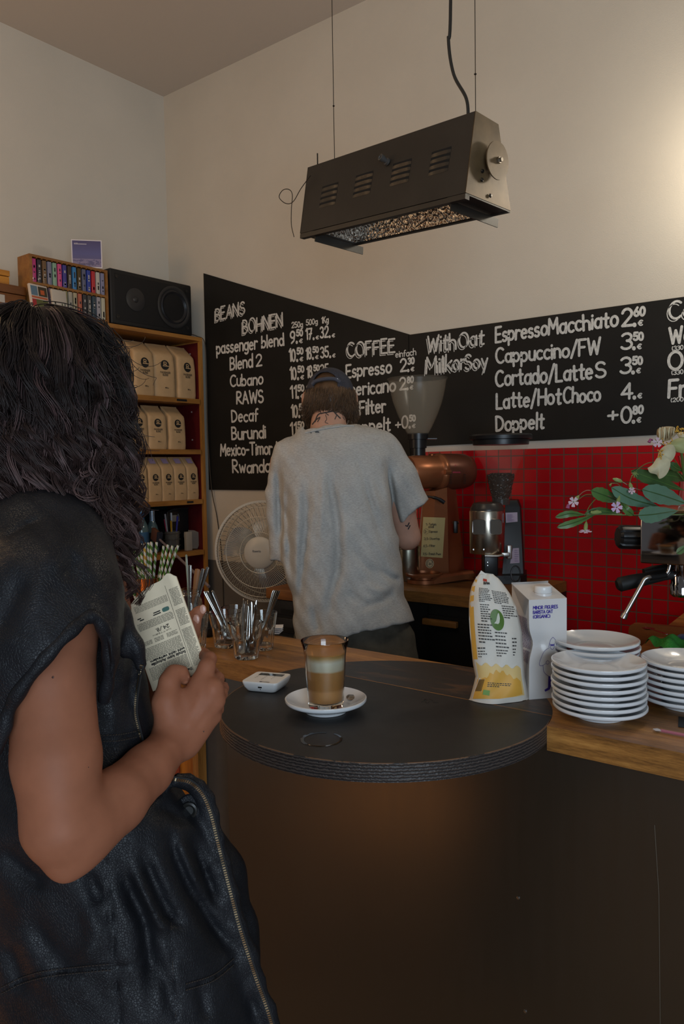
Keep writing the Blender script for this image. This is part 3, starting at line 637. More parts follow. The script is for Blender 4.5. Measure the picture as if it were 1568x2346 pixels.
top_cols = ['b03070', '2a2832', '6b5138', '77778c', '7fa08a', 'c84d7e', '3d3a86', '3a2e28', '3478ae', '4a3a1c', '5b5f78', '2c3f94', 'b02a34', 'b8b4aa', '80809c']
names = ['pink', 'black', 'tan', 'grey lavender', 'green', 'rose', 'violet', 'dark brown', 'sky blue', 'olive black', 'slate', 'royal blue', 'red', 'white', 'pale lavender']
for k, (c_, nm) in enumerate(zip(top_cols, names)):
    cassette(ry0+0.0225+k*0.0232, rz0+0.1185, c_, nm+' spined music tape in the upper row of the wooden rack')
low_cols = [('55603f', 'mossy green'), ('6a5560', 'mauve'), ('5a4a3a', 'brown'), ('7a7468', 'stone'), ('8f8a60', 'khaki'), ('a8a090', 'chalky white'), ('a89c80', 'cream'), ('b0604a', 'salmon'), ('34343a', 'charcoal'), ('484848', 'mid grey'), ('2f4250', 'dark teal'), ('9c98a0', 'silver'), ('b4b09c', 'ivory')]
for k, (c_, nm) in enumerate(low_cols):
    cassette(ry0+0.0225+(k+2)*0.0232, rz0+0.0112, c_, nm+' spined music tape in the lower row of the wooden rack')
# two tapes shown face on, leaning against the rack
def cover(name, px, py, w, h, label, blocks, base, side, tilt, yaw):
    p = onx(px, py, 0.335); t = thing(name, label, 'cassette case', (0.335, p[1], SZ[0]+0.001))
    t.rotation_euler = (0, -tilt, yaw); t.location.x = 0.33
    MB().box((0, 0, h/2), (0.012, w, h), bevel=0.0015).build('case', mat('case_'+base, base, 0.35), t, flat_angle=30)
    for k, (y0, z0, y1, z1, c_) in enumerate(blocks):
        MB().box((0.0063+0.0002*(k % 3), (y0+y1)/2*w-w/2, (z0+z1)/2*h), (0.0006, abs(y1-y0)*w, abs(z1-z0)*h)).build('cover_print', mat('art_'+c_, c_, 0.5), t, smooth=False)
cover('cassette_case', 93, 672, 0.085, 0.103, 'white tape case with four small pictures leaning on the left of the rack', [(.06, .55, .42, .93, '5a7486'), (.47, .55, .95, .93, '3c3426'), (.58, .62, .8, .8, 'b4552c'), (.06, .44, .95, .52, 'b05a3a'), (.06, .06, .28, .4, '9a2c30'), (.28, .06, .95, .4, '565a34')], 'c4b8ac', 'b05a30', 0.16, 0.12)
cover('cassette_case', 139, 690, 0.070, 0.096, 'pale tape case with a red band leaning on the rack beside the hair', [(.05, .05, .95, .3, 'a82a24'), (.12, .35, .2, .46, '2e2a20'), (.6, .32, .66, .42, '3a4a2c'), (.8, .34, .86, .44, '2e4a3a')], 'b8b0a4', 'b8b0a4', 0.12, 0.08)
# picture sleeve standing on the rack
p = onx(200, 609, 0.27)
sl = thing('record_sleeve', 'square purple card sleeve with white border standing on the cassette rack', 'card', (0.27, p[1], 2.335))
vx = CAM-p; sl.rotation_euler = (0, 0, math.atan2(vx[1], vx[0])-0.12)
MB().box((0, 0, 0.060), (0.003, 0.128, 0.120)).build('card', mat('sleeve_white', (0.6, 0.56, 0.58), 0.5), sl, smooth=False)
def m_sky():
    m = bpy.data.materials.new('sleeve_print'); m.use_nodes = True; t = NT(m); v = t.coord(); sep = t.new('ShaderNodeSeparateXYZ'); t.link(v, sep.inputs[0])
    n = t.noise(t.coord((1, 12, 40)), 2.2, 5, 0.7); f = t.math('MULTIPLY_ADD', sep.outputs[2], 8.3, 0.0)
    sky = t.ramp(f, [(0.1, lin('50486e')), (0.5, lin('46467e')), (1.0, lin('35295e'))])
    hill = t.math('MULTIPLY', t.math('LESS_THAN', f, 0.32), t.math('GREATER_THAN', n, 0.47))
    t.link(t.mix(t.math('MULTIPLY', hill, 0.6), sky, lin('8c7f9c')), t.b.inputs['Base Color']); t.b.inputs['Roughness'].default_value = 0.45; return m
MB().box((0.0019, 0, 0.060), (0.0006, 0.119, 0.111)).build('print', m_sky(), sl, smooth=False)
mb = MB(); write(mb, 'UNTER', (0.0026, -0.052, 0.103), (0, 1, 0), (0, 0, 1), 0.0026, 0.016, 0.09); 
mb.box((0.0025, -0.026, 0.101), (0.0004, 0.052, 0.0022)); mb.build('title', mat('sleeve_white', (0.6, 0.56, 0.58), 0.5), sl, smooth=False)
# two wooden index boxes at the far left
for lab, y1, z0, h, x0, c1, c2 in (('brown wooden card box with a white label on the shelf top', -0.985, SZ[0]+0.001, 0.088, 0.30, '55300f', '7c4a1c'), ('orange wooden card box stacked on the brown one', -1.035, SZ[0]+0.090, 0.060, 0.27, 'a0661c', 'c98a34')):
    t = thing('card_box', lab, 'box', (0.15, y1-0.2, z0))
    W_ = wood('box_'+c1, c1, c2, 1, 6.0, 0.45)
    MB().box((x0/2+0.02, y1-0.2, z0+h*0.30), (x0-0.04, 0.40, h*0.6-0.001), bevel=0.002).build('box_body', W_, t, world=True, flat_angle=30)
    MB().box((x0/2+0.02, y1-0.2, z0+h*0.80+0.001), (x0-0.036, 0.404, h*0.4-0.002), bevel=0.002).build('lid', W_, t, world=True, flat_angle=30)
    MB().box((x0+0.001, y1-0.14, z0+h*0.32), (0.002, 0.10, h*0.34)).build('paper_label', mat('paper_tag', (0.42, 0.40, 0.36), 0.7), t, smooth=False, world=True)
# ------------------------------------------------------------------ loudspeaker on its side
SPK = mat('speaker_black', (0.006, 0.006, 0.0065), 0.55, bump=0.2, bscale=300, bdist=0.001)
SPF = mat('speaker_front', (0.0035, 0.0035, 0.004), 0.7)
sp = thing('loudspeaker', 'black two-way loudspeaker lying on its side on the shelf top', 'speaker', (0.17, -0.345, SZ[0]+0.001))
MB().box((0.165, -0.345, SZ[0]+0.1235), (0.27, 0.470, 0.243), bevel=0.008).build('cabinet', SPK, sp, world=True, flat_angle=30)
MB().box((0.2985, -0.345, SZ[0]+0.1235), (0.006, 0.432, 0.208), bevel=0.003).build('baffle', SPF, sp, world=True, flat_angle=30)
rim = mat('driver_rim', (0.018, 0.018, 0.019), 0.45); cone = mat('driver_cone', (0.012, 0.013, 0.016), 0.28)
c = (0.3015, -0.2235, 2.2285)
MB().lathe([(0.100, 0), (0.100, 0.004), (0.094, 0.007), (0.086, 0.006), (0.080, 0.003)], c, 48, (1, 0, 0)).build('woofer_rim', rim, sp, world=True)
MB().lathe([(0.080, 0.003), (0.073, 0.007), (0.066, 0.002), (0.030, -0.020), (0.026, -0.022), (0.024, -0.012), (0.016, -0.004), (0.0001, -0.001)], c, 48, (1, 0, 0)).build('woofer_cone', cone, sp, world=True)
MB().lathe([(0.098, -0.03), (0.098, 0.001), (0.081, 0.003), (0.066, -0.004), (0.0001, -0.03)], c, 40, (1, 0, 0)).build('woofer_basket', SPF, sp, world=True)
c = (0.3015, -0.448, 2.229)
tw = MB().lathe([(0.052, 0), (0.052, 0.003), (0.050, 0.004), (0.014, 0.003), (0.012, 0.006), (0.006, 0.008), (0.0001, 0.0085)], c, 40, (1, 0, 0)).build('tweeter', mat('tweeter_plate', (0.022, 0.022, 0.024), 0.4), sp, world=True)
for y in (-0.547, -0.143):
    for z in (2.140, 2.318): MB().lathe([(0.0085, 0), (0.0085, 0.003), (0.006, 0.003), (0.005, 0.001), (0.0001, 0.001)], (0.3012, y, z), 14, (1, 0, 0)).build('bolt', mat('bolt_grey', (0.05, 0.05, 0.05), 0.35, 0.8), sp, world=True)
cb = [(0.28, -0.105, 2.118), (0.286, -0.07, 2.112)]+[(0.305, -0.036, 2.08), (0.304, -0.03, 1.9), (0.303, -0.03, 1.6), (0.31, -0.02, 1.35), (0.33, -0.006, 1.2), (0.355, -0.005, 1.0), (0.36, -0.005, 0.7), (0.36, -0.005, 0.02)]
tag(MB().tube(catmull(cb, 6), 0.0022, 6).build('speaker_cable', mat('cable_brown', (0.045, 0.032, 0.02), 0.5)), 'thin brown cable running from the loudspeaker down the shelf side', 'cable')
# ------------------------------------------------------------------ things in the lowest open compartment
Z4 = SZ[4]
GLASS = mat('clear_glass', (0.96, 0.98, 0.97), 0.02, trans=1.0, ior=1.45)
def shelf_bottle(px, x, h, r, label, cols, lw):
    y = onx(px, 1230, x)[1]; t = thing('bottle', label, 'bottle', (x, y, Z4+0.001), 0, 'bottles in the lowest compartment')
    MB().lathe([(0.0001, 0.004), (r*0.9, 0.002), (r, 0.008), (r, h*0.52), (r*0.8, h*0.64), (r*0.42, h*0.76), (r*0.38, h*0.97), (0.0001, h*0.97)], n=28).build('glass', mat('bottle_glass', (0.10, 0.17, 0.18), 0.06, spec=0.8), t)
    MB().lathe([(r*1.015, h*0.12), (r*1.015, h*0.48)], n=28).build('body_label', mat('lab_'+cols[0], cols[0], 0.4), t)
    MB().lathe([(r*0.46, h*0.72), (r*0.42, h*0.9)], n=20).build('neck_label', mat('lab_'+cols[1], cols[1], 0.3, 0.3), t)
    MB().lathe([(r*0.46, h*0.9), (r*0.47, h), (0.0001, h)], n=20).build('cap', mat('lab_'+cols[2], cols[2], 0.3, 0.6), t)
shelf_bottle(325, 0.2, 0.225, 0.034, 'glass bottle with blue labels behind the straws', ('3a6488', '2f6ea8', '6a7a84'), 1)
shelf_bottle(350, 0.17, 0.205, 0.030, 'dark bottle with silver foil neck in the lowest compartment', ('25282a', '8fa4b8', '9fb0c0'), 1)
shelf_bottle(300, 0.22, 0.215, 0.036, 'clear round bottle at the left of the lowest compartment', ('222a2c', '4a5a58', '5a6660'), 1)
y = onx(395, 1240, 0.22)[1]
t = thing('pen_glass', 'glass of pens and scissors in a wire stand in the lowest compartment', 'glass', (0.22, y, Z4+0.001))
MB().lathe([(0.0001, 0.003), (0.034, 0.003), (0.037, 0.10), (0.0355, 0.10), (0.033, 0.008), (0.0001, 0.008)], n=28).build('glass_body', mat('dull_glass', (0.30, 0.30, 0.28), 0.08, trans=0.75), t)
for zz in (0.03, 0.06, 0.09): MB().tube([(0.041*math.cos(a*PI/12), 0.041*math.sin(a*PI/12), zz) for a in range(25)], 0.0013, 5).build('wire_ring', mat('wire', (0.25, 0.24, 0.22), 0.35, 0.8), t)
for k, (a, c_, h) in enumerate(((0.2, '2a2f86', .165), (1.4, '24262c', .175), (2.5, 'b8bcc4', .18), (3.6, 'b03060', .15), (4.6, '8a8f98', .178), (5.5, 'a07c20', .145))):
    q = thing('pen', ['blue pen standing in the pen glass', 'black pen standing in the pen glass', 'silver pen standing in the pen glass', 'pink marker standing in the pen glass', 'grey pen standing at the back of the pen glass', 'yellow handled scissors standing in the pen glass'][k], 'pen', (0.22+0.016*math.cos(a), y+0.016*math.sin(a), Z4+0.01), 0, 'pens in the glass')
    MB().cyl((0, 0, 0), (0.016*math.cos(a), 0.016*math.sin(a), h*0.75), 0.0042, n=10).build('barrel', mat('pen_'+c_, c_, 0.35), q)
    MB().cyl((0.016*math.cos(a), 0.016*math.sin(a), h*0.75), (0.021*math.cos(a), 0.021*math.sin(a), h), 0.005, n=10).build('cap', mat('pencap_'+c_, c_, 0.25), q)
y = onx(424, 1240, 0.24)[1]
t = thing('filter_pack', 'white paper filter pack standing beside the black carton', 'box', (0.25, y, Z4+0.001))
MB().box((0.015, 0, 0.047), (0.02, 0.036, 0.094), bevel=0.002).build('sleeve', mat('filter_white', (0.30, 0.27, 0.23), 0.7), t, flat_angle=30)
MB().prism([(0.0, 0.005), (0.05, 0.0), (0.085, 0.06), (0.06, 0.083), (0.03, 0.095), (0.0, 0.098)], 0.01, (-0.005, 0.018, 0.002), (0, 1, 0), (0, 0, 1)).build('filter_papers', mat('filter_grey', (0.20, 0.185, 0.17), 0.8), t, smooth=False)
t = thing('coffee_carton', 'black cardboard carton with open flap at the right of the lowest compartment', 'box', (0.105, -0.142, Z4+0.001))
KB = mat('carton_black', (0.007, 0.007, 0.008), 0.4)
MB().box((0, 0, 0.098), (0.17, 0.135, 0.196), bevel=0.002).build('carton_body', KB, t, flat_angle=30)
MB().prism([(-0.062, 0), (0.062, 0), (0.05, 0.04), (-0.05, 0.04)], 0.002, (0.087, -0.005, 0.197), (0, 1, 0), (0.75, 0, 0.35)).build('flap', mat('carton_flap', (0.03, 0.032, 0.036), 0.35), t, smooth=False)
MB().box((0.0865, -0.02, 0.160), (0.002, 0.05, 0.032)).build('white_label', mat('filter_white', (0.40, 0.36, 0.31), 0.7), t, smooth=False)
MB().box((0.0865, 0.048, 0.07), (0.002, 0.032, 0.022)).build('barcode_label', mat('filter_grey', (0.27, 0.25, 0.23), 0.8), t, smooth=False)
mb = MB()
for k in range(12): mb.box((0.088, 0.035+k*0.0022, 0.07), (0.0006, 0.0011, 0.018))
for zz, w_ in ((0.128, 0.04), (0.118, 0.035), (0.108, 0.04)): mb.box((0.0868, 0.045, zz), (0.0006, w_*0.8, 0.0025))
mb.build('barcode', KB, t, smooth=False)
# stick with a brown head lying out over the shelf edge
a_ = onx(366, 1236, 0.32); b_ = onx(479, 1344, 0.80)
t = thing('squeegee', 'long thin metal stick with brown head poking out of the lowest compartment', 'tool', tuple(a_))
MB().cyl(a_, b_, 0.0055, 0.0065, 14).build('handle', mat('stick_metal', (0.36, 0.30, 0.32), 0.35, 0.5), t, world=True)
dv = (b_-a_)/np.linalg.norm(b_-a_); 
MB().box(a_-dv*0.045, (0.075, 0.02, 0.058), R=np.stack([dv, np.cross((0, 0, 1), dv)/np.linalg.norm(np.cross((0, 0, 1), dv)), np.cross(dv, np.cross((0, 0, 1), dv))/np.linalg.norm(np.cross((0, 0, 1), dv))], 1), bevel=0.004).build('head', mat('squeegee_brown', (0.12, 0.05, 0.03), 0.5), t, world=True)
MB().box(a_-dv*0.004, (0.016, 0.024, 0.070), R=np.stack([dv, np.cross((0, 0, 1), dv)/np.linalg.norm(np.cross((0, 0, 1), dv)), np.cross(dv, np.cross((0, 0, 1), dv))/np.linalg.norm(np.cross((0, 0, 1), dv))], 1), bevel=0.002).build('clamp', mat('squeegee_clamp', (0.02, 0.025, 0.04), 0.3), t, world=True)
# ================================================================== hanging industrial lamp
LA = np.array([-0.988, 0.142, 0.066]); LA /= np.linalg.norm(LA)
R0 = ony(1067, 441, -1.05)                      # lower front corner of the near end
def onend(px, py): v = ray(px, py); return CAM+v*((R0-CAM) @ LA)/(v @ LA)
T0, T1, R1 = onend(1090, 254), onend(1142, 285), onend(1170, 483)
# length: where the far lower corner is seen at x = 688
LL = 0.5
for _ in range(30):
    q = R0+LA*LL-CAM; px_ = IW/2+FPX*(q @ AR)/(q @ AD); LL += (px_-688)*0.0006
LAMPB = mat('lamp_black', (0.015, 0.0125, 0.010), 0.42, spec=0.5, vary=0.2, vscale=12, bump=0.05, bscale=120, bdist=0.001)
LAMPE = mat('lamp_end', (0.125, 0.080, 0.038), 0.42, 0.2, vary=0.3, vscale=16, bump=0.08, bscale=90, bdist=0.001)
HAM = bpy.data.materials.new('hammered_aluminium'); HAM.use_nodes = True; t_ = NT(HAM)
t_.b.inputs['Metallic'].default_value = 1.0; t_.b.inputs['Base Color'].default_value = (0.46, 0.42, 0.37, 1); t_.b.inputs['Roughness'].default_value = 0.26
vo = t_.new('ShaderNodeTexVoronoi', feature='SMOOTH_F1'); vo.inputs['Scale'].default_value = 135; t_.link(t_.coord(), vo.inputs['Vector']); t_.bump(vo.outputs['Distance'], 0.7, 0.005)
mid_ = (T0+T1)/2
lp = thing('pendant_lamp', 'black metal industrial lamp hanging on wires above the counter', 'lamp', tuple(R0+LA*LL/2))
nf = np.cross(LA, T0-R0); nf /= np.linalg.norm(nf)                 # outward normal of the front face
if nf @ (CAM-R0) < 0: nf = -nf
def slab(mb, a, b, c, d, th, n):
    n = np.array(n)/np.linalg.norm(n)*th; P = [a, b, c, d]; Q = [p-n for p in P]
    mb.add(P+Q, [(0, 1, 2, 3), (7, 6, 5, 4), (0, 4, 5, 1), (1, 5, 6, 2), (2, 6, 7, 3), (3, 7, 4, 0)])
F = LA*LL
mb = MB(); slab(mb, R0, T0, T0+F, R0+F, 0.003, nf); slab(mb, T0, T1, T1+F, T0+F, 0.003, np.cross(LA, T1-T0)*np.sign(np.cross(LA, T1-T0)[2]))
nb = np.cross(T1-R1, LA); nb = nb if nb[1] > 0 else -nb
slab(mb, T1, R1, R1+F, T1+F, 0.003, nb); mb.build('housing', LAMPB, lp, smooth=False, world=True)
slab_ = MB(); slab(slab_, R0-LA*0.001, R1-LA*0.001, T1-LA*0.001, T0-LA*0.001, -0.003, LA); slab_.build('end_plate', LAMPE, lp, smooth=False, world=True)
slab_ = MB(); slab(slab_, R0+F+LA*0.001, R1+F+LA*0.001, T1+F+LA*0.001, T0+F+LA*0.001, 0.003, LA); slab_.build('end_plate', LAMPB, lp, smooth=False, world=True)
# bottom rim: two long flanges and two end blocks with the reflector inside
W = R1-R0; wl = np.linalg.norm(W); w1 = W/wl; dn = np.cross(w1, LA); dn = dn if dn[2] < 0 else -dn
mb = MB()
slab(mb, R0+dn*0.002, R0+F+dn*0.002, R0+F+w1*0.016+dn*0.002, R0+w1*0.016+dn*0.002, 0.012, -dn)
slab(mb, R1-w1*0.012+dn*0.002, R1+F-w1*0.012+dn*0.002, R1+F+dn*0.002, R1+dn*0.002, 0.003, -dn)
mb.build('rim', LAMPB, lp, smooth=False, world=True)
eb = 0.055
for s0 in (0.0, LL-eb):
    mb = MB(); slab(mb, R0+LA*s0+w1*0.002, R0+LA*(s0+eb)+w1*0.002, R1+LA*(s0+eb)-w1*0.002, R1+LA*s0-w1*0.002, -0.004, dn); mb.build('end_flange', LAMPB, lp, smooth=False, world=True)
for s0 in (eb-0.004, LL-eb+0.001):
    mb = MB(); slab(mb, R0+LA*s0+w1*0.012+dn*0.006, R0+LA*(s0+0.003)+w1*0.012+dn*0.006, R1+LA*(s0+0.003)+w1*0.022+dn*0.006, R1+LA*s0+w1*0.022+dn*0.006, 0.022, -dn); mb.build('glass_rail', LAMPB, lp, smooth=False, world=True)
up = -dn; i0, i1 = R0+LA*eb+w1*0.018, R1+LA*eb-w1*0.010; G = LA*(LL-2*eb); hgt = 0.085
j0, j1 = i0+up*hgt+w1*0.035, i1+up*hgt-w1*0.035
mb = MB(); mb.add([i0, i0+G, j0+G, j0], [(0, 1, 2, 3)]); mb.add([i1, j1, j1+G, i1+G], [(0, 1, 2, 3)]); mb.add([j0, j0+G, j1+G, j1], [(0, 1, 2, 3)])
mb.add([i0, j0, j1, i1], [(0, 1, 2, 3)]); mb.add([i0+G, i1+G, j1+G, j0+G], [(0, 1, 2, 3)]); mb.build('reflector', HAM, lp, smooth=False, world=True)
cc = (i0+i1+j0+j1)/4+G-LA*0.002+up*0.005; mb = MB(); mb.lathe([(0.026, 0), (0.026, 0.0005), (0.0001, 0.0005)], cc, 28, -LA); mb.build('socket_hole', mat('void_black', (0.002, 0.002, 0.002), 0.9), lp, world=True)
MB().cyl(cc+LA*0.01-up*0.0, cc-G*0.9, 0.009, n=16).build('tube', mat('burner_glass', (0.25, 0.24, 0.22), 0.15), lp, world=True)
# louvres: four groups of four slots on the front face
e_u = (T0-R0); hu = np.linalg.norm(e_u); e_u /= hu
def face(px, py): v = ray(px, py); return CAM+v*((R0-CAM) @ nf)/(v @ nf)
def flong(p): q = p-R0; return q @ LA, q @ e_u
VOID = MATS['void_black']; HOOD = mat('louvre_bare', (0.035, 0.028, 0.021), 0.40, 0.3, bump=.4, bscale=160, bdist=.002); k_ = 0
for gi, (xa, ya, xb, yb, dx, dy) in enumerate(((739, 431, 776, 419, -2.2, 13), (816, 406, 856, 393, -2.2, 13.3), (901, 378, 944, 366, -2.3, 13.5), (990, 352, 1035, 338, -2.4, 14.2))):
    vent = MB(); hood = MB()
    for k in range(4):
        a = face(xa+dx*k, ya+dy*k); b = face(xb+dx*k, yb+dy*k); sa, ta = flong(a); sb, tb = flong(b); tm = (ta+tb)/2
        A = R0+LA*sa+e_u*tm; Bq = R0+LA*sb+e_u*tm
        vent.add([A+nf*0.0006+e_u*0.0034, Bq+nf*0.0006+e_u*0.0034, Bq+nf*0.0006-e_u*0.0034, A+nf*0.0006-e_u*0.0034], [(0, 1, 2, 3)])
        n_ = 9; top = []; low = []
        for j in range(n_):
            f_ = j/(n_-1); bul = 0.0045*math.sin(PI*min(1, max(0, f_)))**0.5 if 0 < f_ < 1 else 0
            P_ = A+(Bq-A)*f_; top.append(P_-e_u*0.0036+nf*(0.0006+bul*.8)); low.append(P_-e_u*0.0105+nf*0.0005)
        hood.loft([top, low], closed=False, cap0=False, cap1=False)
    vo_ = vent.build('louvre_slot', VOID, lp, smooth=False, world=True); hood.build('louvre_hood', HOOD if gi in (1, 2) else LAMPB, lp, world=True)
# cable gland, wheel, screws
g0 = face(889, 372); mb = MB(); mb.lathe([(0.0095, 0), (0.0095, 0.006), (0.007, 0.007), (0.007, 0.016), (0.009, 0.016), (0.009, 0.026), (0.0065, 0.027), (0.0045, 0.024)], g0, 18, nf*0.6+np.array([-0.3, -.5, 0.35])); mb.build('cable_gland', mat('gland_grey', (0.06, 0.055, 0.05), 0.4), lp, world=True)
wc = onend(1125, 372); mb = MB(); mb.lathe([(0.012, 0.003), (0.012, 0.018), (0.044, 0.018), (0.044, 0.021), (0.012, 0.021), (0.0001, 0.021)], wc, 40, -LA); mb.build('end_wheel', LAMPE, lp, world=True)
mb = MB(); mb.lathe([(0.008, 0.021), (0.008, 0.027), (0.005, 0.027), (0.005, 0.033), (0.0001, 0.033)], wc, 6, -LA); mb.build('wheel_bolt', mat('bolt_steel', (0.35, 0.32, 0.28), 0.3, 1.0), lp, world=True)
for px, py in ((1102, 413), (1121, 449), (1103, 393)):
    MB().lathe([(0.005, 0), (0.004, 0.003), (0.0001, 0.0035)], onend(px, py)-LA*0.0035, 10, -LA).build('screw', mat('screw_dark', (0.05, 0.045, 0.04), 0.3, 0.8), lp, world=True)
WIREM = mat('thin_wire', (0.03, 0.025, 0.02), 0.4, 0.6)
tm = (T0+T1)/2
for px, s_ in ((772, None), (1079, None)):
    s0 = 0.02 if px > 1000 else LL*0.86
    base = tm+LA*s0-(T1-T0)*0.2; 
    w_ = MB(); w_.tube([base, (base[0], base[1], 3.379)], 0.0011, 6); w_.lathe([(0.0001, -0.004), (0.0035, 0), (0.0001, 0.004)], base+np.array([0, 0, 0.10 if px > 1000 else 0.16]), 8)
    w_.build('suspension_wire', WIREM, lp, world=True)
q0 = tm+LA*0.055
cab = [q0, q0+np.array([-.005, 0, .06]), ony(1040, 170, q0[1]), ony(1028, 90, q0[1]), ony(1033, 0, q0[1])]; cab.append(np.array([cab[-1][0]+0.01, q0[1], 3.379]))
MB().tube(catmull(cab, 8), 0.0042, 8).build('power_cable', mat('black_cable', (0.008, 0.008, 0.008), 0.45), lp, world=True)
MB().tube(catmull([tm+LA*0.06, tm+LA*0.075+np.array([0, 0, .018]), tm+LA*0.10+np.array([0, 0, .016]), tm+LA*0.115], 6), 0.0022, 6).build('wire_loop', WIREM, lp, world=True)
yl = (T0+F)[1]
MB().tube(catmull([ony(a, b, yl-0.02) for a, b in ((712, 402), (690, 432), (672, 462), (655, 466), (640, 452), (648, 436), (662, 434), (670, 446), (668, 480), (668, 515), (674, 543))], 8), 0.0012, 6).build('loose_wire', WIREM, lp, world=True)
MB().tube([T0+F*0.93, T0+F*0.93+np.array([0, 0, 0.03])], 0.002, 6).build('wire_stub', WIREM, lp, world=True)
# ================================================================== fan behind the barista
fw = mat('fan_white', (0.50, 0.47, 0.41), 0.35); fgry = mat('fan_blade', (0.22, 0.24, 0.27), 0.25, trans=0.35)
fc = np.array([0.985, -0.35, 1.102]); fd = np.array([0.45, -0.89, 0.0]); fd /= np.linalg.norm(fd); fx_ = np.array([-fd[1], fd[0], 0.0])*1.0; RF = 0.211
fan = thing('fan', 'white pedestal fan with wire cage behind the barista', 'fan', (fc[0], fc[1], 0))
fp = lambda r, a, h: fc+r*(math.cos(a)*fx_+math.sin(a)*BZ)+fd*h
def ring(mb, r, h, th, n=72): mb.tube([fp(r, 2*PI*k/n, h) for k in range(n+1)], th, 6, caps=False, up=fd)
mb = MB(); mb.loft([[fp(RF+0.004, 2*PI*k/72, h) if i in (0, 3) else fp(RF-0.006, 2*PI*k/72, h) for k in range(72)] for i, h in enumerate((-0.008, -0.008, 0.010, 0.010))]+[[fp(RF+0.004, 2*PI*k/72, -0.008) for k in range(72)]], True, False, False); mb.build('cage_rim', fw, fan, world=True, flat_angle=30)
mb = MB()
for k in range(110):
    a = 2*PI*k/110; cv = [(0.066, 0.058), (0.10, 0.062), (0.15, 0.056), (0.19, 0.040), (RF-0.002, 0.008)]; sw = 0.10
    mb.tube([fp(r, a+sw*(r-0.066)/0.14, h) for r, h in cv], 0.00105, 4, caps=False)
mb.build('cage_wires', mat('fan_wire', (0.46, 0.42, 0.34), 0.3, 0.3), fan, world=True)
mb = MB()
for k in range(60):
    a = 2*PI*k/60; mb.tube([fp(r, a, h) for r, h in ((0.04, -0.085), (0.14, -0.075), (0.195, -0.05), (RF-0.002, -0.006))], 0.0012, 4, caps=False)
ring(mb, 0.13, -0.078, 0.0015); ring(mb, 0.19, -0.055, 0.0015); mb.build('rear_cage', mat('fan_wire', (0.46, 0.42, 0.34), 0.3, 0.3), fan, world=True)
mb = MB(); ring(mb, 0.148, 0.057, 0.0012); ring(mb, 0.085, 0.061, 0.0014); ring(mb, 0.188, 0.041, 0.0012); mb.build('cage_rings', mat('fan_wire_light', (0.6, 0.55, 0.45), 0.3, 0.2), fan, world=True)
MB().lathe([(0.066, 0.054), (0.067, 0.062), (0.062, 0.067), (0.03, 0.071), (0.0001, 0.072)], fc, 48, fd).build('cage_badge', fw, fan, world=True)
mb = MB(); write(mb, 'Rowenta', fc+fd*0.0725-fx_*0.026+BZ*0.004, fx_, BZ, 0.008, 0.034, 0.08, 0.0); mb.build('badge_lettering', mat('badge_ink', (0.10, 0.10, 0.11), 0.4), fan, smooth=False, world=True)
for b_i in range(3):
    a0 = 2*PI*b_i/3+0.55; rings = []
    for j in range(9):
        f_ = j/8; r_ = 0.03+0.145*f_; wd2 = (0.35+0.65*math.sin(PI*min(1, f_*0.75+0.12)))*0.62; pt = []
        for i in range(9): s_ = i/8-0.5; pt.append(fp(r_, a0+s_*wd2*1.7+f_*0.25, -0.012+s_*0.05))
        rings.append(pt)
    mb = MB(); mb.loft(rings, closed=False, cap0=False, cap1=False); mb.loft([[p-fd*0.002 for p in r_] for r_ in rings], closed=False, cap0=False, cap1=False); mb.build('blade', fgry, fan, world=True)
MB().lathe([(0.03, -0.03), (0.03, 0.02), (0.02, 0.03), (0.0001, 0.032)], fc, 24, fd).build('hub', fw, fan, world=True)
MB().lathe([(0.045, -0.05), (0.055, -0.09), (0.05, -0.16), (0.03, -0.19), (0.0001, -0.19)], fc, 28, fd).build('motor', fw, fan, world=True)
MB().cyl(fc-fd*0.12-BZ*0.05, (fc-fd*0.12)*np.array([1, 1, 0])+BZ*0.03, 0.014).build('pole', fw, fan, world=True)
bb = (fc-fd*0.12)*np.array([1, 1, 0]); MB().lathe([(0.18, 0.001), (0.18, 0.02), (0.16, 0.03), (0.02, 0.035), (0.0001, 0.035)], bb, 40).build('base', fw, fan, world=True)
# ================================================================== back work counter
ZB = 1.026
YF = -0.50
bc = thing('back_counter', 'dark back work counter with worn oak top and black drawers', 'counter', (2.1, -0.25, 0))
WB = wood('back_oak', '4a2d10', '8a5c28', 0, 4.5, 0.5, 0.5)
X0 = onz(965, 1356, ZB)
MB().prism([(0.98, -0.83), (1.50, -0.83), (1.50, -0.80), (X0[0], YF), (2.55, YF), (2.55, -0.015), (1.30, -0.015), (0.98, -0.42)] if False else [(X0[0]-0.36, YF-0.02), (X0[0], YF), (2.17, YF), (2.17, -0.015), (X0[0]-0.36, -0.015)], 0.036, (0, 0, ZB-0.036)).build('worktop', WB, bc, smooth=False, world=True)
BLC = mat('cabinet_black', (0.006, 0.006, 0.006), 0.45)
MB().box(((X0[0]+0.02+2.17)/2, (YF+0.02-0.015)/2, (ZB-0.037)/2), (2.17-X0[0]-0.02, -0.015-YF-0.02, ZB-0.037)).build('cabinet', BLC, bc, smooth=False, world=True)
MB().box((X0[0]-0.16, -0.25, (ZB-0.037)/2), (0.34, 0.42, ZB-0.037)).build('cabinet', BLC, bc, smooth=False, world=True)
hp0, hp1 = ony(971, 1421, YF-0.005), ony(1049, 1428, YF-0.005)
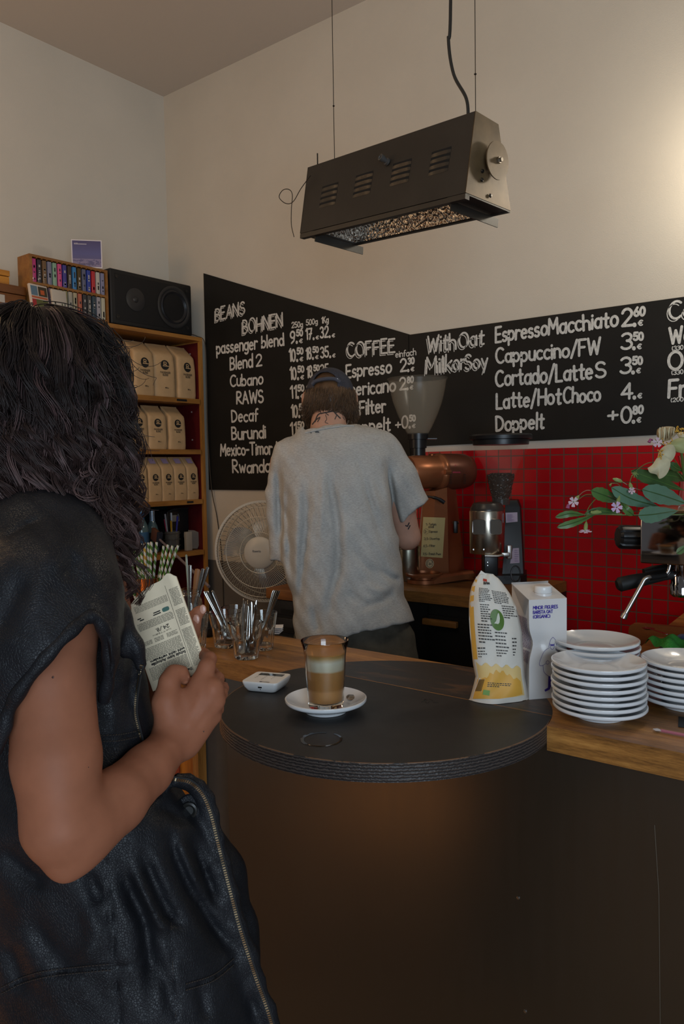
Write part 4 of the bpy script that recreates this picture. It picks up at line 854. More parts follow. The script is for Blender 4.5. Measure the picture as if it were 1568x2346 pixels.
for k in range(1):
    dr = MB().box((X0[0]+0.02+(2.17-X0[0]-0.02)/2+k*0.34, YF+0.012, 0.80), (2.17-X0[0]-0.03, 0.014, 0.30)).build('drawer', BLC, bc, smooth=False, world=True)
    if k == 0: MB().box(((hp0[0]+hp1[0])/2, YF-0.008, (hp0[2]+hp1[2])/2-0.004), (hp1[0]-hp0[0], 0.018, 0.020), bevel=0.003).build('handle', WB, dr, world=True, flat_angle=30)
# stacked black drawers with a wooden top, left of the barista
dx = ony(618, 1345, -0.72); 
dt = thing('drawer_tower', 'black stacked drawer unit with wooden top left of the barista', 'drawer unit', (dx[0]+0.10, -0.63, 0))
zt = dx[2]
MB().box((dx[0]+0.10, -0.64, zt-0.018), (0.20, 0.20, 0.036), bevel=0.003).build('top', wood('tower_top', '5a3210', '8a5422', 0), dt, world=True, flat_angle=30)
MB().box((dx[0]+0.10, -0.63, (zt-0.037)/2), (0.19, 0.17, zt-0.037)).build('carcass', BLC, dt, smooth=False, world=True)
for k in range(7):
    z = zt-0.065-k*0.062; q = MB().box((dx[0]+0.10, -0.720, z), (0.175, 0.012, 0.050), bevel=0.002).build('drawer', mat('drawer_black', (0.011, 0.011, 0.011), 0.4), dt, world=True, flat_angle=30)
    MB().box((dx[0]+0.10, -0.7275, z-0.012), (0.08, 0.004, 0.012)).build('handle_slot', VOID, q, smooth=False, world=True)
# ================================================================== things on the front counter
PORC = mat('porcelain', (0.66, 0.67, 0.68), 0.12, coat=0.4)
def plate_prof(s=1.0, h=1.0):
    return [(0.0001, 0.0015*h), (0.038*s, 0.0015*h), (0.040*s, 0.0), (0.044*s, 0.0), (0.0455*s, 0.004*h), (0.058*s, 0.0072*h), (0.078*s, 0.0150*h), (0.0845*s, 0.0175*h), (0.0864*s, 0.0205*h), (0.0860*s, 0.0236*h), (0.0838*s, 0.0243*h), (0.081*s, 0.0226*h), (0.066*s, 0.0150*h), (0.054*s, 0.0102*h), (0.049*s, 0.0094*h), (0.047*s, 0.0082*h), (0.034*s, 0.0080*h), (0.031*s, 0.0086*h), (0.028*s, 0.0080*h), (0.0001, 0.0080*h)]
pl0 = None
def plate_stack(x, y, n, where, pitch=0.0118, z0=CZ):
    global pl0
    rn = random.Random(n*7)
    for k in range(n):
        nm = 'bottom' if k == 0 else 'topmost' if k == n-1 else ['', 'second', 'third', 'fourth', 'fifth', 'sixth', 'seventh', 'eighth', 'ninth'][k]+' from the bottom'
        lab = ('white saucer plate, '+nm+' of '+where)
        p = (x+rn.uniform(-.0022, .0022), y+rn.uniform(-.0022, .0022), z0+0.0006+k*pitch)
        if pl0 is None:
            pl0 = MB().lathe(plate_prof(), n=72).build('plate', PORC); tag(pl0, lab, 'plate'); o = pl0
        else: o = dup(pl0, label=lab)
        o.location = p; o['group'] = 'saucer plates in '+where
c = onz(1372, 1640, CZ); plate_stack(c[0], c[1], 8, 'the front stack beside the carton')
c = onz(1574, 1618, CZ); plate_stack(c[0], c[1], 7, 'the stack at the right edge')
c = (2.690, -1.150); plate_stack(c[0], c[1], 9, 'the back stack half hidden by the carton')
# latte on its saucer
sc_ = onz(747, 1606, CZ+0.020)
o = MB().lathe(plate_prof(0.93, 1.12), n=72).build('saucer', PORC); tag(o, 'white saucer under the glass of latte on the black top', 'saucer'); o.location = (sc_[0], sc_[1], CZ+0.0006)
lg_ = thing('latte_glass', 'tall flared glass of latte with milk foam standing on the saucer', 'glass', (sc_[0], sc_[1], CZ+0.0105))
GP = [(0.0335, 0.0), (0.0345, 0.004), (0.0385, 0.06), (0.0405, 0.098), (0.0425, 0.114), (0.0470, 0.130)]
GI = [(0.0462, 0.130), (0.0412, 0.113), (0.0390, 0.098), (0.0370, 0.06), (0.0332, 0.012), (0.030, 0.010)]
MB().lathe([(0.0001, 0.0)]+GP+[(0.0468, 0.131)]+GI+[(0.0001, 0.009)], n=64).build('glass', GLASS, lg_)
def m_latte():
    m = bpy.data.materials.new('latte'); m.use_nodes = True; t = NT(m); v = t.coord(); sep = t.new('ShaderNodeSeparateXYZ'); t.link(v, sep.inputs[0])
    n = t.noise(t.coord((1, 1, 2)), 40, 4); z = t.math('MULTIPLY_ADD', n, 0.004, sep.outputs[2]); f = t.math('MULTIPLY', z, 9.0)
    t.link(t.ramp(f, [(0.10, lin('b07a3e')), (0.33, lin('b88248')), (0.36, lin('a8733c')), (0.675, lin('b3804a')), (0.705, lin('cdbfa2')), (0.85, lin('d8d0bc')), (0.93, lin('b9935a')), (1.0, lin('a06a2c'))]), t.b.inputs['Base Color'])
    t.b.inputs['Roughness'].default_value = 0.35; t.b.inputs['Subsurface Weight'].default_value = 0.2; t.b.inputs['Subsurface Radius'].default_value = (0.006, 0.004, 0.002); return m
MB().lathe([(0.0001, 0.0112), (0.029, 0.0112), (0.0328, 0.0135), (0.0366, 0.06), (0.0386, 0.098), (0.0395, 0.106), (0.038, 0.1075), (0.02, 0.1085), (0.0001, 0.108)], n=56).build('latte', m_latte(), lg_)
STEEL = mat('steel', (0.36, 0.35, 0.33), 0.2, 1.0)
STEELD = mat('steel_dull', (0.40, 0.38, 0.36), 0.3, 1.0)
def spoon_mesh(L, wh=0.0042, bl=0.042, bw=0.0145):
    """spoon along +Z, bowl at the bottom (z = 0), handle end at z = L"""
    mb = MB(); prof = [(0, 0.002, -0.001), (0.004, bw*0.55, 0.0012), (bl*0.3, bw*0.95, 0.0035), (bl*0.55, bw, 0.0045), (bl*0.8, bw*0.75, 0.0030), (bl, 0.0042, 0.0), (bl+0.012, 0.0026, -0.001), (L*0.55, 0.0034, 0), (L*0.8, wh*0.85, 0.0), (L-0.008, wh, 0.001), (L-0.002, wh*0.8, 0.001), (L, wh*0.2, 0.001)]
    R1_ = []
    for z, w, dip in prof:
        r = []
        for k in range(12):
            a = 2*PI*k/12; x = w*math.cos(a); th = 0.0010*math.sin(a)
            r.append((x, th-dip*(1-(x/(w+1e-9))**2)*(1 if z < bl else 0.2), z))
        R1_.append(r)
    return mb.loft(R1_)
sp0 = spoon_mesh(0.135).build('teaspoon', STEEL); 
q = onz(800, 1606, CZ+0.012)
tag(sp0, 'small spoon lying on the saucer behind the latte glass', 'spoon'); sp0.location = (q[0]+0.018, q[1]+0.006, CZ+0.0135)
sp0.rotation_euler = (-PI/2*0.955, 0, math.radians(62))
# drinking glasses full of cutlery
def tumbler(px, py, label, r=0.0425, h=0.090):
    c = onz(px, py, CZ); t = thing('tumbler', label, 'glass', (c[0], c[1], CZ+0.0006), random.Random(px).uniform(0, 1))
    def rr(f, a, ins=0.0):
        base = r*(0.70+0.30*f**0.9) + (r*0.05*max(0, (f-0.55)/0.45) if f > 0.55 else 0)
        fl = 0.055*r*(1 if 0.06 < f < 0.62 else 0.0)*(0.5-0.5*math.cos(9*a))*min(1, (0.68-f)*8 if f > 0.55 else 1)
        return base-fl-ins
    rings = []; n = 72
    for f in (0.0, 0.03, 0.08, 0.16, 0.3, 0.45, 0.55, 0.60, 0.64, 0.72, 0.85, 1.0): rings.append([(rr(f, 2*PI*k/n)*math.cos(2*PI*k/n)*(0.97 if f == 0 else 1), rr(f, 2*PI*k/n)*math.sin(2*PI*k/n)*(0.97 if f == 0 else 1), f*h) for k in range(n)])
    for f in (1.0, 0.85, 0.7, 0.5, 0.3, 0.14): rings.append([((r*(0.70+0.30*f**0.9)+(r*0.05*max(0, (f-0.55)/0.45))-0.003)*math.cos(2*PI*k/n), (r*(0.70+0.30*f**0.9)+(r*0.05*max(0, (f-0.55)/0.45))-0.003)*math.sin(2*PI*k/n), f*h) for k in range(n)])
    MB().loft(rings).build('glass', GLASS, t, flat_angle=60); return c
def cutlery(c, items, group, base_z=0.014):
    """items: (foot dx, dy, head lean vector, length, spin, label)"""
    for dx_, dy_, lx, ly, L, spin, lab in items:
        o = dup(sp0) if L < 0.16 else dup(SP1); o['label'] = lab; o['group'] = group
        v = Vector((lx, ly, math.sqrt(max(0.05, 1-lx*lx-ly*ly)))); o.rotation_euler = (v.to_track_quat('Z', 'Y').to_matrix() @ Matrix.Rotation(spin, 3, 'Z')).to_euler()
        k = L/0.135 if L < 0.16 else L/0.19; o.scale = (k, k, k); o.location = (c[0]+dx_, c[1]+dy_, CZ+base_z)
SP1 = spoon_mesh(0.19, 0.0066, 0.055, 0.019).build('tablespoon', STEEL); 
cA = tumbler(565, 1507, 'faceted tumbler packed with teaspoons at the front of the counter')
cB = tumbler(518, 1481, 'faceted tumbler with long spoons leaning left, behind the front tumbler', 0.044, 0.094)
cC = tumbler(603, 1487, 'faceted tumbler with spoons leaning right, partly behind the front tumbler', 0.038, 0.098)
cD = tumbler(545, 1462, 'empty wide tumbler behind the spoon tumblers', 0.043, 0.088)
cE = tumbler(449, 1490, 'tall faceted tumbler between the newspaper and the cutlery', 0.036, 0.10)
rn = random.Random(11); it = []
for k in range(12):
    a = 2*PI*k/12*1.0; it.append((0.018*math.cos(a)*rn.uniform(.3, 1), 0.018*math.sin(a)*rn.uniform(.3, 1), AR[0]*rn.uniform(-0.02, 0.25)+rn.uniform(-.06, .06), AR[1]*rn.uniform(-0.02, 0.25)+rn.uniform(-.06, .06), 0.122+rn.uniform(-.008, .012), rn.uniform(0, 6), 'steel teaspoon standing bowl down in the front tumbler'))
cutlery(cA, it, 'teaspoons in the front tumbler')
SP1.location = (cB[0]+0.012*AR[0], cB[1]+0.012*AR[1], CZ+0.016); v = Vector((-AR[0]*0.40, -AR[1]*0.40, 0.9)); SP1.rotation_euler = (v.to_track_quat('Z', 'Y').to_matrix() @ Matrix.Rotation(2.2, 3, 'Z')).to_euler(); SP1.scale = (0.78,)*3
tag(SP1, 'long steel spoon leaning left in the tumbler behind', 'spoon', 'long spoons leaning left')
cutlery(cB, [(AR[0]*0.016-.006, AR[1]*0.016, -AR[0]*0.44, -AR[1]*0.44, 0.152, 2.0, 'long steel spoon leaning left in the tumbler behind'), (AR[0]*0.02+.006, AR[1]*0.014, -AR[0]*0.36, -AR[1]*0.36, 0.150, 2.4, 'long steel spoon leaning left in the tumbler behind')], 'long spoons leaning left')
cutlery(cC, [(-AR[0]*0.012+.003*k, -AR[1]*0.012-.004*k, AR[0]*(0.30+.03*k), AR[1]*(0.30+.03*k), 0.150+.002*k, 2.1+.2*k, 'long steel spoon leaning right in the tumbler') for k in range(4)], 'spoons leaning right')
# napkins, sugar pot
c = onz(612, 1452, CZ); t = thing('napkins', 'small fan of white paper napkins behind the tumblers', 'napkins', (c[0], c[1], CZ))
for k in range(4): MB().box((c[0], c[1]+k*0.002, CZ+0.006+k*0.0045), (0.085, 0.05, 0.0012), rz=0.5+k*0.06, R=None).build('napkin', mat('paper_white', (0.55, 0.54, 0.55), 0.8), t, smooth=False, world=True)
c = onz(470, 1455, CZ); t = thing('sugar_pot', 'small black pot with round knob behind the newspaper hand', 'pot', (c[0], c[1], CZ+0.0006))
MB().lathe([(0.0001, 0), (0.034, 0), (0.040, 0.01), (0.040, 0.04), (0.036, 0.046), (0.0001, 0.05)], n=32).build('pot_body', mat('pot_black', (0.008, 0.008, 0.008), 0.25), t)
MB().lathe([(0.004, 0.048), (0.004, 0.053), (0.010, 0.058), (0.011, 0.064), (0.006, 0.071), (0.0001, 0.072)], n=20).build('knob', STEELD, t)
# preserving jar of servers, straws in a copper cup
cj = ony(436, 1349, -1.19); t = thing('mason_jar', 'glass preserving jar holding long handled servers, behind the newspaper', 'jar', (cj[0], cj[1], CZ+0.0006)); jh = cj[2]-CZ
MB().lathe([(0.0001, 0), (0.032, 0), (0.035, 0.006), (0.035, jh*0.66), (0.032, jh*0.76), (0.0265, jh*0.82), (0.0265, jh*0.86), (0.0285, jh*0.87), (0.0285, jh*0.90), (0.0265, jh*0.91), (0.0285, jh*0.94), (0.0265, jh), (0.0245, jh), (0.0245, jh*0.82), (0.030, jh*0.74), (0.0325, jh*0.66), (0.0325, 0.01), (0.0001, 0.008)], n=40).build('glass', GLASS, t)
for k, (dx_, lx, L, col, lab, w_) in enumerate(((-0.010, -0.02, 0.215, 'clear', 'thin glassy stirrer standing tallest in the preserving jar', .0035), (-0.004, 0.03, 0.185, 'steel', 'steel server with round end in the preserving jar', .006), (0.002, 0.16, 0.175, 'wood', 'wooden handled server in the preserving jar', .009), (0.008, 0.26, 0.180, 'steel', 'steel server leaning right in the preserving jar', .006), (0.012, 0.33, 0.188, 'steel', 'steel server leaning furthest right in the preserving jar', .006), (0.0, 0.21, 0.170, 'wood', 'wooden server at the back of the preserving jar', .008))):
    b0 = np.array([cj[0], cj[1], CZ+0.012])+AR*dx_*0.5-AR*lx*0.03+AD*(0.008 if k == 5 else -0.004*(k % 2)); b1 = b0+(AR*lx+BZ)*L/math.sqrt(1+lx*lx)
    q = thing('server', lab, 'utensil', tuple(b0), 0, 'servers in the preserving jar'); m_ = {'clear': mat('stirrer', (0.25, 0.30, 0.24), 0.1, spec=0.8), 'steel': STEEL, 'wood': mat('server_wood', (0.32, 0.15, 0.06), 0.4)}[col]
    MB().tube([b0, b0+(b1-b0)*0.6, b0+(b1-b0)*0.85, b1-(b1-b0)*0.01, b1], [0.0035, w_*0.6, w_, w_*0.9, 0.001], 10, flat=0.45, up=AD).build('handle', m_, q, world=True)
cs = ony(338, 1323, -1.20); t = thing('straw_cup', 'copper cup full of striped straws behind the newspaper', 'cup', (cs[0], cs[1], CZ+0.0006)); ch_ = cs[2]-CZ
MB().lathe([(0.0001, 0), (0.036, 0), (0.038, 0.003), (0.042, ch_-0.002), (0.043, ch_), (0.0405, ch_), (0.037, 0.004), (0.0001, 0.004)], n=40).build('cup_body', mat('copper_cup', (0.50, 0.26, 0.13), 0.22, 1.0), t)
def m_straw(name, c1):
    m = bpy.data.materials.new(name); m.use_nodes = True; t = NT(m); v = t.coord(); sep = t.new('ShaderNodeSeparateXYZ'); t.link(v, sep.inputs[0])
    at = t.math('ARCTAN2', sep.outputs[1], sep.outputs[0]); ph = t.math('MULTIPLY_ADD', sep.outputs[2], 40.0, t.math('MULTIPLY', at, 1/(2*PI)))
    f = t.math('GREATER_THAN', t.math('FRACT', ph), 0.5); t.link(t.mix(f, c1, (0.62, 0.62, 0.56, 1)), t.b.inputs['Base Color']); t.b.inputs['Roughness'].default_value = 0.6; return m
SG = m_straw('straw_green', (0.085, 0.20, 0.03, 1)); SY = m_straw('straw_yellow', (0.50, 0.30, 0.03, 1))
straws = [(-0.028, -0.30, .235), (-0.024, -0.20, .222), (-0.020, -0.11, .24), (-0.016, -0.16, .225), (-0.011, -0.05, .245), (-0.006, 0.0, .25), (-0.008, -0.08, .23), (-0.001, 0.03, .248), (0.005, 0.07, .252), (0.004, 0.11, .25), (0.014, 0.20, .243), (0.012, 0.27, .250), (0.020, 0.30, .240), (0.024, 0.36, .246), (0.026, 0.38, .255), (0.018, 0.33, .252)]
s0 = None
for k, (dx_, lx, L) in enumerate(straws):
    b0 = np.array([cs[0], cs[1], CZ+0.006])+AR*dx_*0.35+AD*((k*37 % 7)-3)*0.006; v = Vector(tuple(AR*lx+BZ+AD*((k*17 % 5)-2)*0.03))
    lab = 'yellow and white striped paper straw in the copper cup' if k == 5 else 'green and white striped paper straw in the copper cup'
    if s0 is None or k == 5:
        mb = MB(); mb.lathe([(0.0039, 0), (0.0039, 0.26), (0.0033, 0.26), (0.0033, 0.0)], n=16); o = mb.build('paper_straw', SY if k == 5 else SG); tag(o, lab, 'straw')
        if s0 is None: s0 = o
    else: o = dup(s0)
    o['group'] = 'striped straws in the copper cup'; o.location = b0; o.rotation_euler = v.to_track_quat('Z', 'Y').to_euler(); o.scale = (1, 1, L*1.0/0.26)
# card terminal
cT = onz(600, 1592, CZ); fT = onz(645, 1577, CZ+.022)-onz(551, 1569, CZ+.022); az = math.atan2(fT[1], fT[0])
t = thing('card_reader', 'white card payment reader with grey display on the black top', 'card reader', (onz(612, 1577, CZ)[0], onz(612, 1577, CZ)[1], CZ+0.0006), az)
mb = MB(); rings = []
def rrect(w, d, r, z, n=5):
    o = []
    for cx, cy, a0 in ((w-r, d-r, 0), (-w+r, d-r, 1), (-w+r, -d+r, 2), (w-r, -d+r, 3)):
        for k in range(n): a = PI/2*(a0+k/(n-1)); o.append((cx+r*math.cos(a), cy+r*math.sin(a), z))
    return o
for w, z in ((0.030, 0.0), (0.0335, 0.002), (0.0385, 0.010), (0.041, 0.018), (0.0415, 0.022), (0.0408, 0.0235)): rings.append(rrect(w, w, 0.009, z))
mb.loft(rings); WP = mat('white_plastic', (0.66, 0.66, 0.65), 0.25); mb.build('reader_body', WP, t, flat_angle=50)
MB().add([(-0.027, 0.014, 0.0238), (0.030, 0.014, 0.0238), (0.030, 0.031, 0.0238), (-0.027, 0.031, 0.0238)], [(0, 1, 2, 3)]).build('display', mat('display_grey', (0.02, 0.025, 0.025), 0.08, spec=0.8), t, smooth=False)
mb = MB(); KI = mat('key_ink', (0.05, 0.05, 0.06), 0.5)
for i in range(3):
    for j in range(4): write(mb, '123456789 0 '[j*3+i], (-0.024+i*0.019, 0.006-j*0.0085, 0.0237), (1, 0, 0), (0, 1, 0), 0.0038, None, 0.09, 0, lift=0.0002)
mb.build('key_print', KI, t, smooth=False)
mb = MB(); write(mb, 'sumup', (0.006, -0.036, 0.0237), (1, 0, 0), (0, 1, 0), 0.0045, 0.016, 0.09, 0, lift=0.0002); mb.box((0.002, -0.0345, 0.0238), (0.005, 0.005, 0.0004)); mb.build('maker_mark', KI, t, smooth=False)
MB().box((0.002, -0.0398, 0.0125), (0.009, 0.002, 0.0032), bevel=0.0012).build('charge_port', mat('void_black', (0, 0, 0), .9), t)
MB().box((0.002, -0.0372, 0.0075), (0.0016, 0.0015, 0.0016)).build('status_light', mat('void_black', (0, 0, 0), .9), t)
# ------------------------------------------------------------------ paper sugar bag
Dp = lambda px, py, d: dep(px, py, d)
cb_ = onz(1143, 1602, CZ); DB = (cb_-CAM) @ AD
PAPER = mat('bag_paper', (0.62, 0.58, 0.51), 0.6, bump=0.35, bscale=45, bdist=0.004)
sb = thing('paper_bag', 'crumpled white and yellow paper bag standing open beside the oat carton', 'paper bag', (cb_[0], cb_[1], CZ))
rows = [(1608, 1074, 1214, .030), (1596, 1078, 1212, .031), (1575, 1084, 1208, .031), (1550, 1090, 1203, .030), (1520, 1084, 1201, .029), (1490, 1081, 1199, .028), (1450, 1077, 1197, .027), (1415, 1075, 1190, .026), (1385, 1075, 1181, .024), (1360, 1077, 1169, .020), (1340, 1082, 1155, .015), (1325, 1090, 1143, .009), (1316, 1097, 1130, .004)]
def bagpt(v, u, side=1):
    """u 0..1 across, v row parameter 0..1 from the bottom"""
    y = np.interp(v, np.linspace(0, 1, len(rows)), [r[0] for r in rows]); a = np.interp(v, np.linspace(0, 1, len(rows)), [r[1] for r in rows]); b = np.interp(v, np.linspace(0, 1, len(rows)), [r[2] for r in rows]); th = np.interp(v, np.linspace(0, 1, len(rows)), [r[3] for r in rows])
    bul = (1-abs(2*u-1)**3.2); crease = 0.0035*math.sin(9*v+5*u)*math.sin(PI*u)+0.0022*math.sin(23*v-11*u)*math.sin(PI*u)
    return Dp(a+(b-a)*u, y, DB-side*(th*bul+crease*(1 if side > 0 else 0.5)))
mb = MB(); rings = []; NV = 40; NU = 18
for i in range(NV+1):
    v = i/NV; rings.append([bagpt(v, k/NU, 1) for k in range(NU+1)]+[bagpt(v, 1-k/NU, -1) for k in range(1, NU)])
for p in rings[0]: p[2] = CZ+0.0008
rings[-1] = rings[-1]
mb.loft(rings, True, True, False)
mb.build('bag_body', PAPER, sb, world=True, flat_angle=70)
mb = MB(); mb.loft([[Dp(1090, 1325, DB-.002), Dp(1104, 1318, DB), Dp(1120, 1318, DB), Dp(1140, 1324, DB)], [Dp(1096, 1318, DB), Dp(1103, 1307, DB+.002), Dp(1112, 1313, DB+.002), Dp(1130, 1315, DB+.002)]], False, False, False); mb.build('torn_top', PAPER, sb, world=True)
YEL = mat('bag_yellow', (0.62, 0.33, 0.05), 0.55); YEL2 = mat('bag_yellow_pale', (0.66, 0.47, 0.19), 0.55)
def bagpatch(name, m, lo, hi, u0, u1, lift, n=24):
    mb = MB(); R_ = []
    for k in range(n+1):
        u = u0+(u1-u0)*k/n; R_.append([bagpt(lo(u)+(hi(u)-lo(u))*j/6, u)-AD*lift for j in range(7)])
    mb.loft(R_, False, False, False); mb.build(name, m, sb, world=True, flat_angle=80)
bagpatch('yellow_panel', YEL2, lambda u: 0.06+0.05*max(0, (u-.55)*2), lambda u: 0.335-0.03*u+0.012*math.sin(u*31), 0.06, 0.93, 0.0008)
bagpatch('yellow_panel', YEL, lambda u: 0.05+0.07*max(0, (u-.5)*2), lambda u: 0.255+0.03*math.sin(u*7+4.5)+0.012*math.sin(u*47), 0.05, 0.90, 0.0012)
bagpatch('yellow_side', YEL, lambda u: 0.36, lambda u: 0.90, 0.015, 0.10, 0.0006, 6)
TXI = mat('print_ink', (0.035, 0.033, 0.033), 0.6)
def bagtext(mb, lines, u0, v0, dv, h, seed, slope=0.0, wmax=0.3):
    rn = random.Random(seed)
    for i in range(lines):
        u = u0; v = v0-i*dv; end = u0+wmax*rn.uniform(0.75, 1.0)*(0.45 if i == lines-1 else 1)
        while u < end:
            wl_ = rn.uniform(0.02, 0.055); mb.add([bagpt(v-slope*(u-u0), u)-AD*.0016, bagpt(v-slope*(u+wl_-u0), u+wl_)-AD*.0016, bagpt(v+h-slope*(u+wl_-u0), u+wl_)-AD*.0016, bagpt(v+h-slope*(u-u0), u)-AD*.0016], [(0, 1, 2, 3)]); u += wl_+0.012
mb = MB(); bagtext(mb, 9, .22, .80, .0135, .006, 1, .03, .30); bagtext(mb, 8, .56, .775, .0135, .006, 2, .06, .34); bagtext(mb, 8, .24, .665, .0145, .006, 3, .02, .2); bagtext(mb, 6, .70, .655, .0145, .006, 4, .03, .26)
bagtext(mb, 7, .16, .545, .015, .006, 5, .02, .30); bagtext(mb, 8, .48, .50, .017, .006, 6, .02, .22); bagtext(mb, 6, .80, .47, .017, .006, 7, 0, .07); bagtext(mb, 4, .12, .425, .017, .006, 8, 0, .16); bagtext(mb, 3, .26, .20, .013, .006, 9, .02, .5)
mb.build('small_print', TXI, sb, smooth=False, world=True)
mb = MB()
def bagoval(cu, cv, ru, rv, lift, n=32): return [bagpt(cv+rv*math.sin(2*PI*k/n), cu+ru*math.cos(2*PI*k/n))-AD*lift for k in range(n)]
gv = MB(); gv.add([bagpt(.575, .555)-AD*.0019]+bagoval(.555, .575, .135, .062, .0018), [(0, 1+k, 1+(k+1) % 32) for k in range(32)]); gv.build('green_seal', mat('seal_green', (0.075, 0.155, 0.022), 0.5), sb, smooth=False, world=True)
bird = [(-.075, -.022), (-.03, -.008), (0.0, .018), (.022, .034), (.045, .04), (.052, .030), (.05, .005), (.03, -.018), (0, -.026), (-.03, -.024)]
gv = MB(); gv.add([bagpt(.575+b, .56+a)-AD*.0024 for a, b in bird], [tuple(range(len(bird)))]); gv.build('seal_bird', mat('seal_pale', (0.55, 0.56, 0.46), 0.6), sb, smooth=False, world=True)
gv = MB(); gv.add([bagpt(v, u)-AD*.0018 for u, v in ((.33, .885), (.47, .875), (.48, .905), (.33, .915))], [(0, 1, 2, 3)]); gv.build('red_logo', mat('logo_red', (0.42, 0.035, 0.02), 0.5), sb, smooth=False, world=True)
gv = MB(); ribbons(gv, [[(a*.17/2.6+.36, b*.028+.845) for a, b in s_] for s_ in text_strokes('Bohlsen', .12)[0]][:9], .006, lambda a, b, l=0: bagpt(b, a)-AD*.0019); gv.build('brand_script', TXI, sb, smooth=False, world=True)
gv = MB(); gv.add([bagpt(v, u)-AD*.0024 for u, v in ((.20, .105), (.32, .095), (.32, .14), (.20, .15))], [(0, 1, 2, 3)]); gv.build('bio_mark', mat('bio_green', (0.16, 0.30, 0.06), 0.5), sb, smooth=False, world=True)
gv = MB(); gv.add([bagpt(v, u)-AD*.0016 for u, v in ((.04, .13), (.17, .125), (.20, .235), (.08, .24))], [(0, 1, 2, 3)]); bcv = gv.build('barcode_patch', mat('paper_white', (0.55, 0.54, 0.55), 0.8), sb, smooth=False, world=True)
gv = MB()
for k in range(9): u = .055+k*.0125; gv.add([bagpt(v, u_)-AD*.0021 for u_, v in ((u, .135), (u+.006, .135), (u+.034, .23), (u+.028, .23))], [(0, 1, 2, 3)])
gv.build('barcode_bars', TXI, sb, smooth=False, world=True)
# ------------------------------------------------------------------ oat carton
n0 = onz(1213, 1603, CZ); r0 = onz(1299, 1596, CZ); fxx = (r0-n0); CW = np.linalg.norm(fxx); fxx /= CW; fyy = np.cross(BZ, fxx)
co = thing('oat_drink_carton', 'dented white oat drink carton with purple lettering and screw cap', 'carton', tuple(n0+(fxx+fyy)*CW/2), math.atan2(fxx[1], fxx[0]))
CARD = mat('carton_white', (0.60, 0.58, 0.565), 0.30, coat=0.25, bump=0.12, bscale=22, bdist=0.006); w2 = CW/2
hC = (1603-1374)*((n0-CAM) @ AD)/FPX*1.005
mb = MB(); NR, NS = 26, 12; rings = []
def cpt(side, s, f):
    """face 0 front(-y), 1 right, 2 back, 3 left ; s 0..1 along, f 0..1 up"""
    z = hC*f; x, y = [(-w2+CW*s, -w2), (w2, -w2+CW*s), (w2-CW*s, w2), (-w2, w2-CW*s)][side]
    # dent pressed into the near edge
    d2 = math.hypot(x+w2, y+w2); k = math.exp(-((f-0.55)/0.11)**2)*math.exp(-(d2/0.030)**2)
    x += 0.013*k; y += 0.010*k
    if side == 0: y += 0.004*math.exp(-((f-0.6)/.16)**2)*math.exp(-((s-.35)/.18)**2)
    if side == 3: x += 0.006*math.exp(-((f-0.45)/.25)**2)*math.exp(-((s-.6)/.3)**2)
    return (x, y, z)
for i in range(NR+1):
    f = i/NR; rings.append([cpt(sd, k/NS, f) for sd in range(4) for k in range(NS)])
mb.loft(rings, True, True, False); zb_ = hC+0.020
A_, B_, C_, D_ = (-w2, -w2, hC), (w2, -w2, hC), (w2, w2, zb_), (-w2, w2, zb_)
mb.add([A_, B_, C_, D_, (w2, w2, hC), (-w2, w2, hC)], [(0, 1, 2, 3), (1, 4, 2), (5, 0, 3), (4, 5, 3, 2)])
mb.add([(-w2, -w2, hC), (-w2-.002, w2, zb_+.003), (-w2-.001, -w2+.018, hC-0.034)], [(0, 1, 2), (2, 1, 0)])
mb.add([(-w2, w2, zb_), (w2, w2, zb_), (w2, w2-.002, zb_+.004), (-w2-.002, w2-.002, zb_+.004)], [(0, 1, 2, 3), (3, 2, 1, 0)])
mb.build('carton_body', CARD, co, flat_angle=25)
mb = MB(); ca = (w2*0.1, -w2*0.25, hC+0.004); mb.lathe([(0.0185, -0.004), (0.0185, 0.004), (0.017, 0.005)], ca, 40); mb.build('spout', CARD, co)
mb = MB(); rings = []
for z, r in ((0.005, 0.0178), (0.0055, 0.0182), (0.016, 0.0180), (0.0185, 0.0172), (0.0190, 0.0155)): rings.append([(ca[0]+(r-(0.0004 if k % 2 else 0))*math.cos(2*PI*k/80), ca[1]+(r-(0.0004 if k % 2 else 0))*math.sin(2*PI*k/80), ca[2]+z+0.1*(ca[1])*0) for k in range(80)])
mb.loft(rings); mb.build('cap', WP, co, flat_angle=60)
PUR = mat('print_purple', (0.045, 0.025, 0.25), 0.45)
S0 = lambda a, b, l=0: np.array(cpt(0, a/CW, min(0.999, b/hC)))+np.array([0, -0.0007-l, 0])
mb = MB()
for i, (ln, wd_) in enumerate((('MINOR FIGURES', 0.0535), ('BARISTA OAT', 0.0425), ('(ORGANIC)', 0.0365))):
    st, L = text_strokes(ln, 0.15); k = wd_/L; ribbons(mb, [[(a*k+0.009, b*0.0062+hC*0.905-i*0.0092) for a, b in s_] for s_ in st], 0.00072, S0)
mb.build('purple_lettering', PUR, co, smooth=False)
mb = MB(); fig = [[(.052, .125), (.047, .12), (.044, .112), (.042, .105)], [(.052, .125), (.058, .118), (.06, .105), (.058, .10)], [(.045, .112), (.046, .104), (.050, .100), (.054, .103), (.055, .112)], [(.044, .104), (.032, .096), (.024, .08), (.022, .07), (.028, .068), (.036, .072)], [(.058, .1), (.066, .092), (.072, .08)], [(.036, .074), (.040, .078), (.044, .074), (.040, .070), (.036, .074)], [(.030, .068), (.032, .055), (.042, .046), (.05, .044)], [(.056, .09), (.05, .08), (.052, .07), (.064, .064)]]
ribbons(mb, [catmull(s_, 4) for s_ in fig], 0.00035, S0); mb.build('line_drawing', PUR, co, smooth=False)
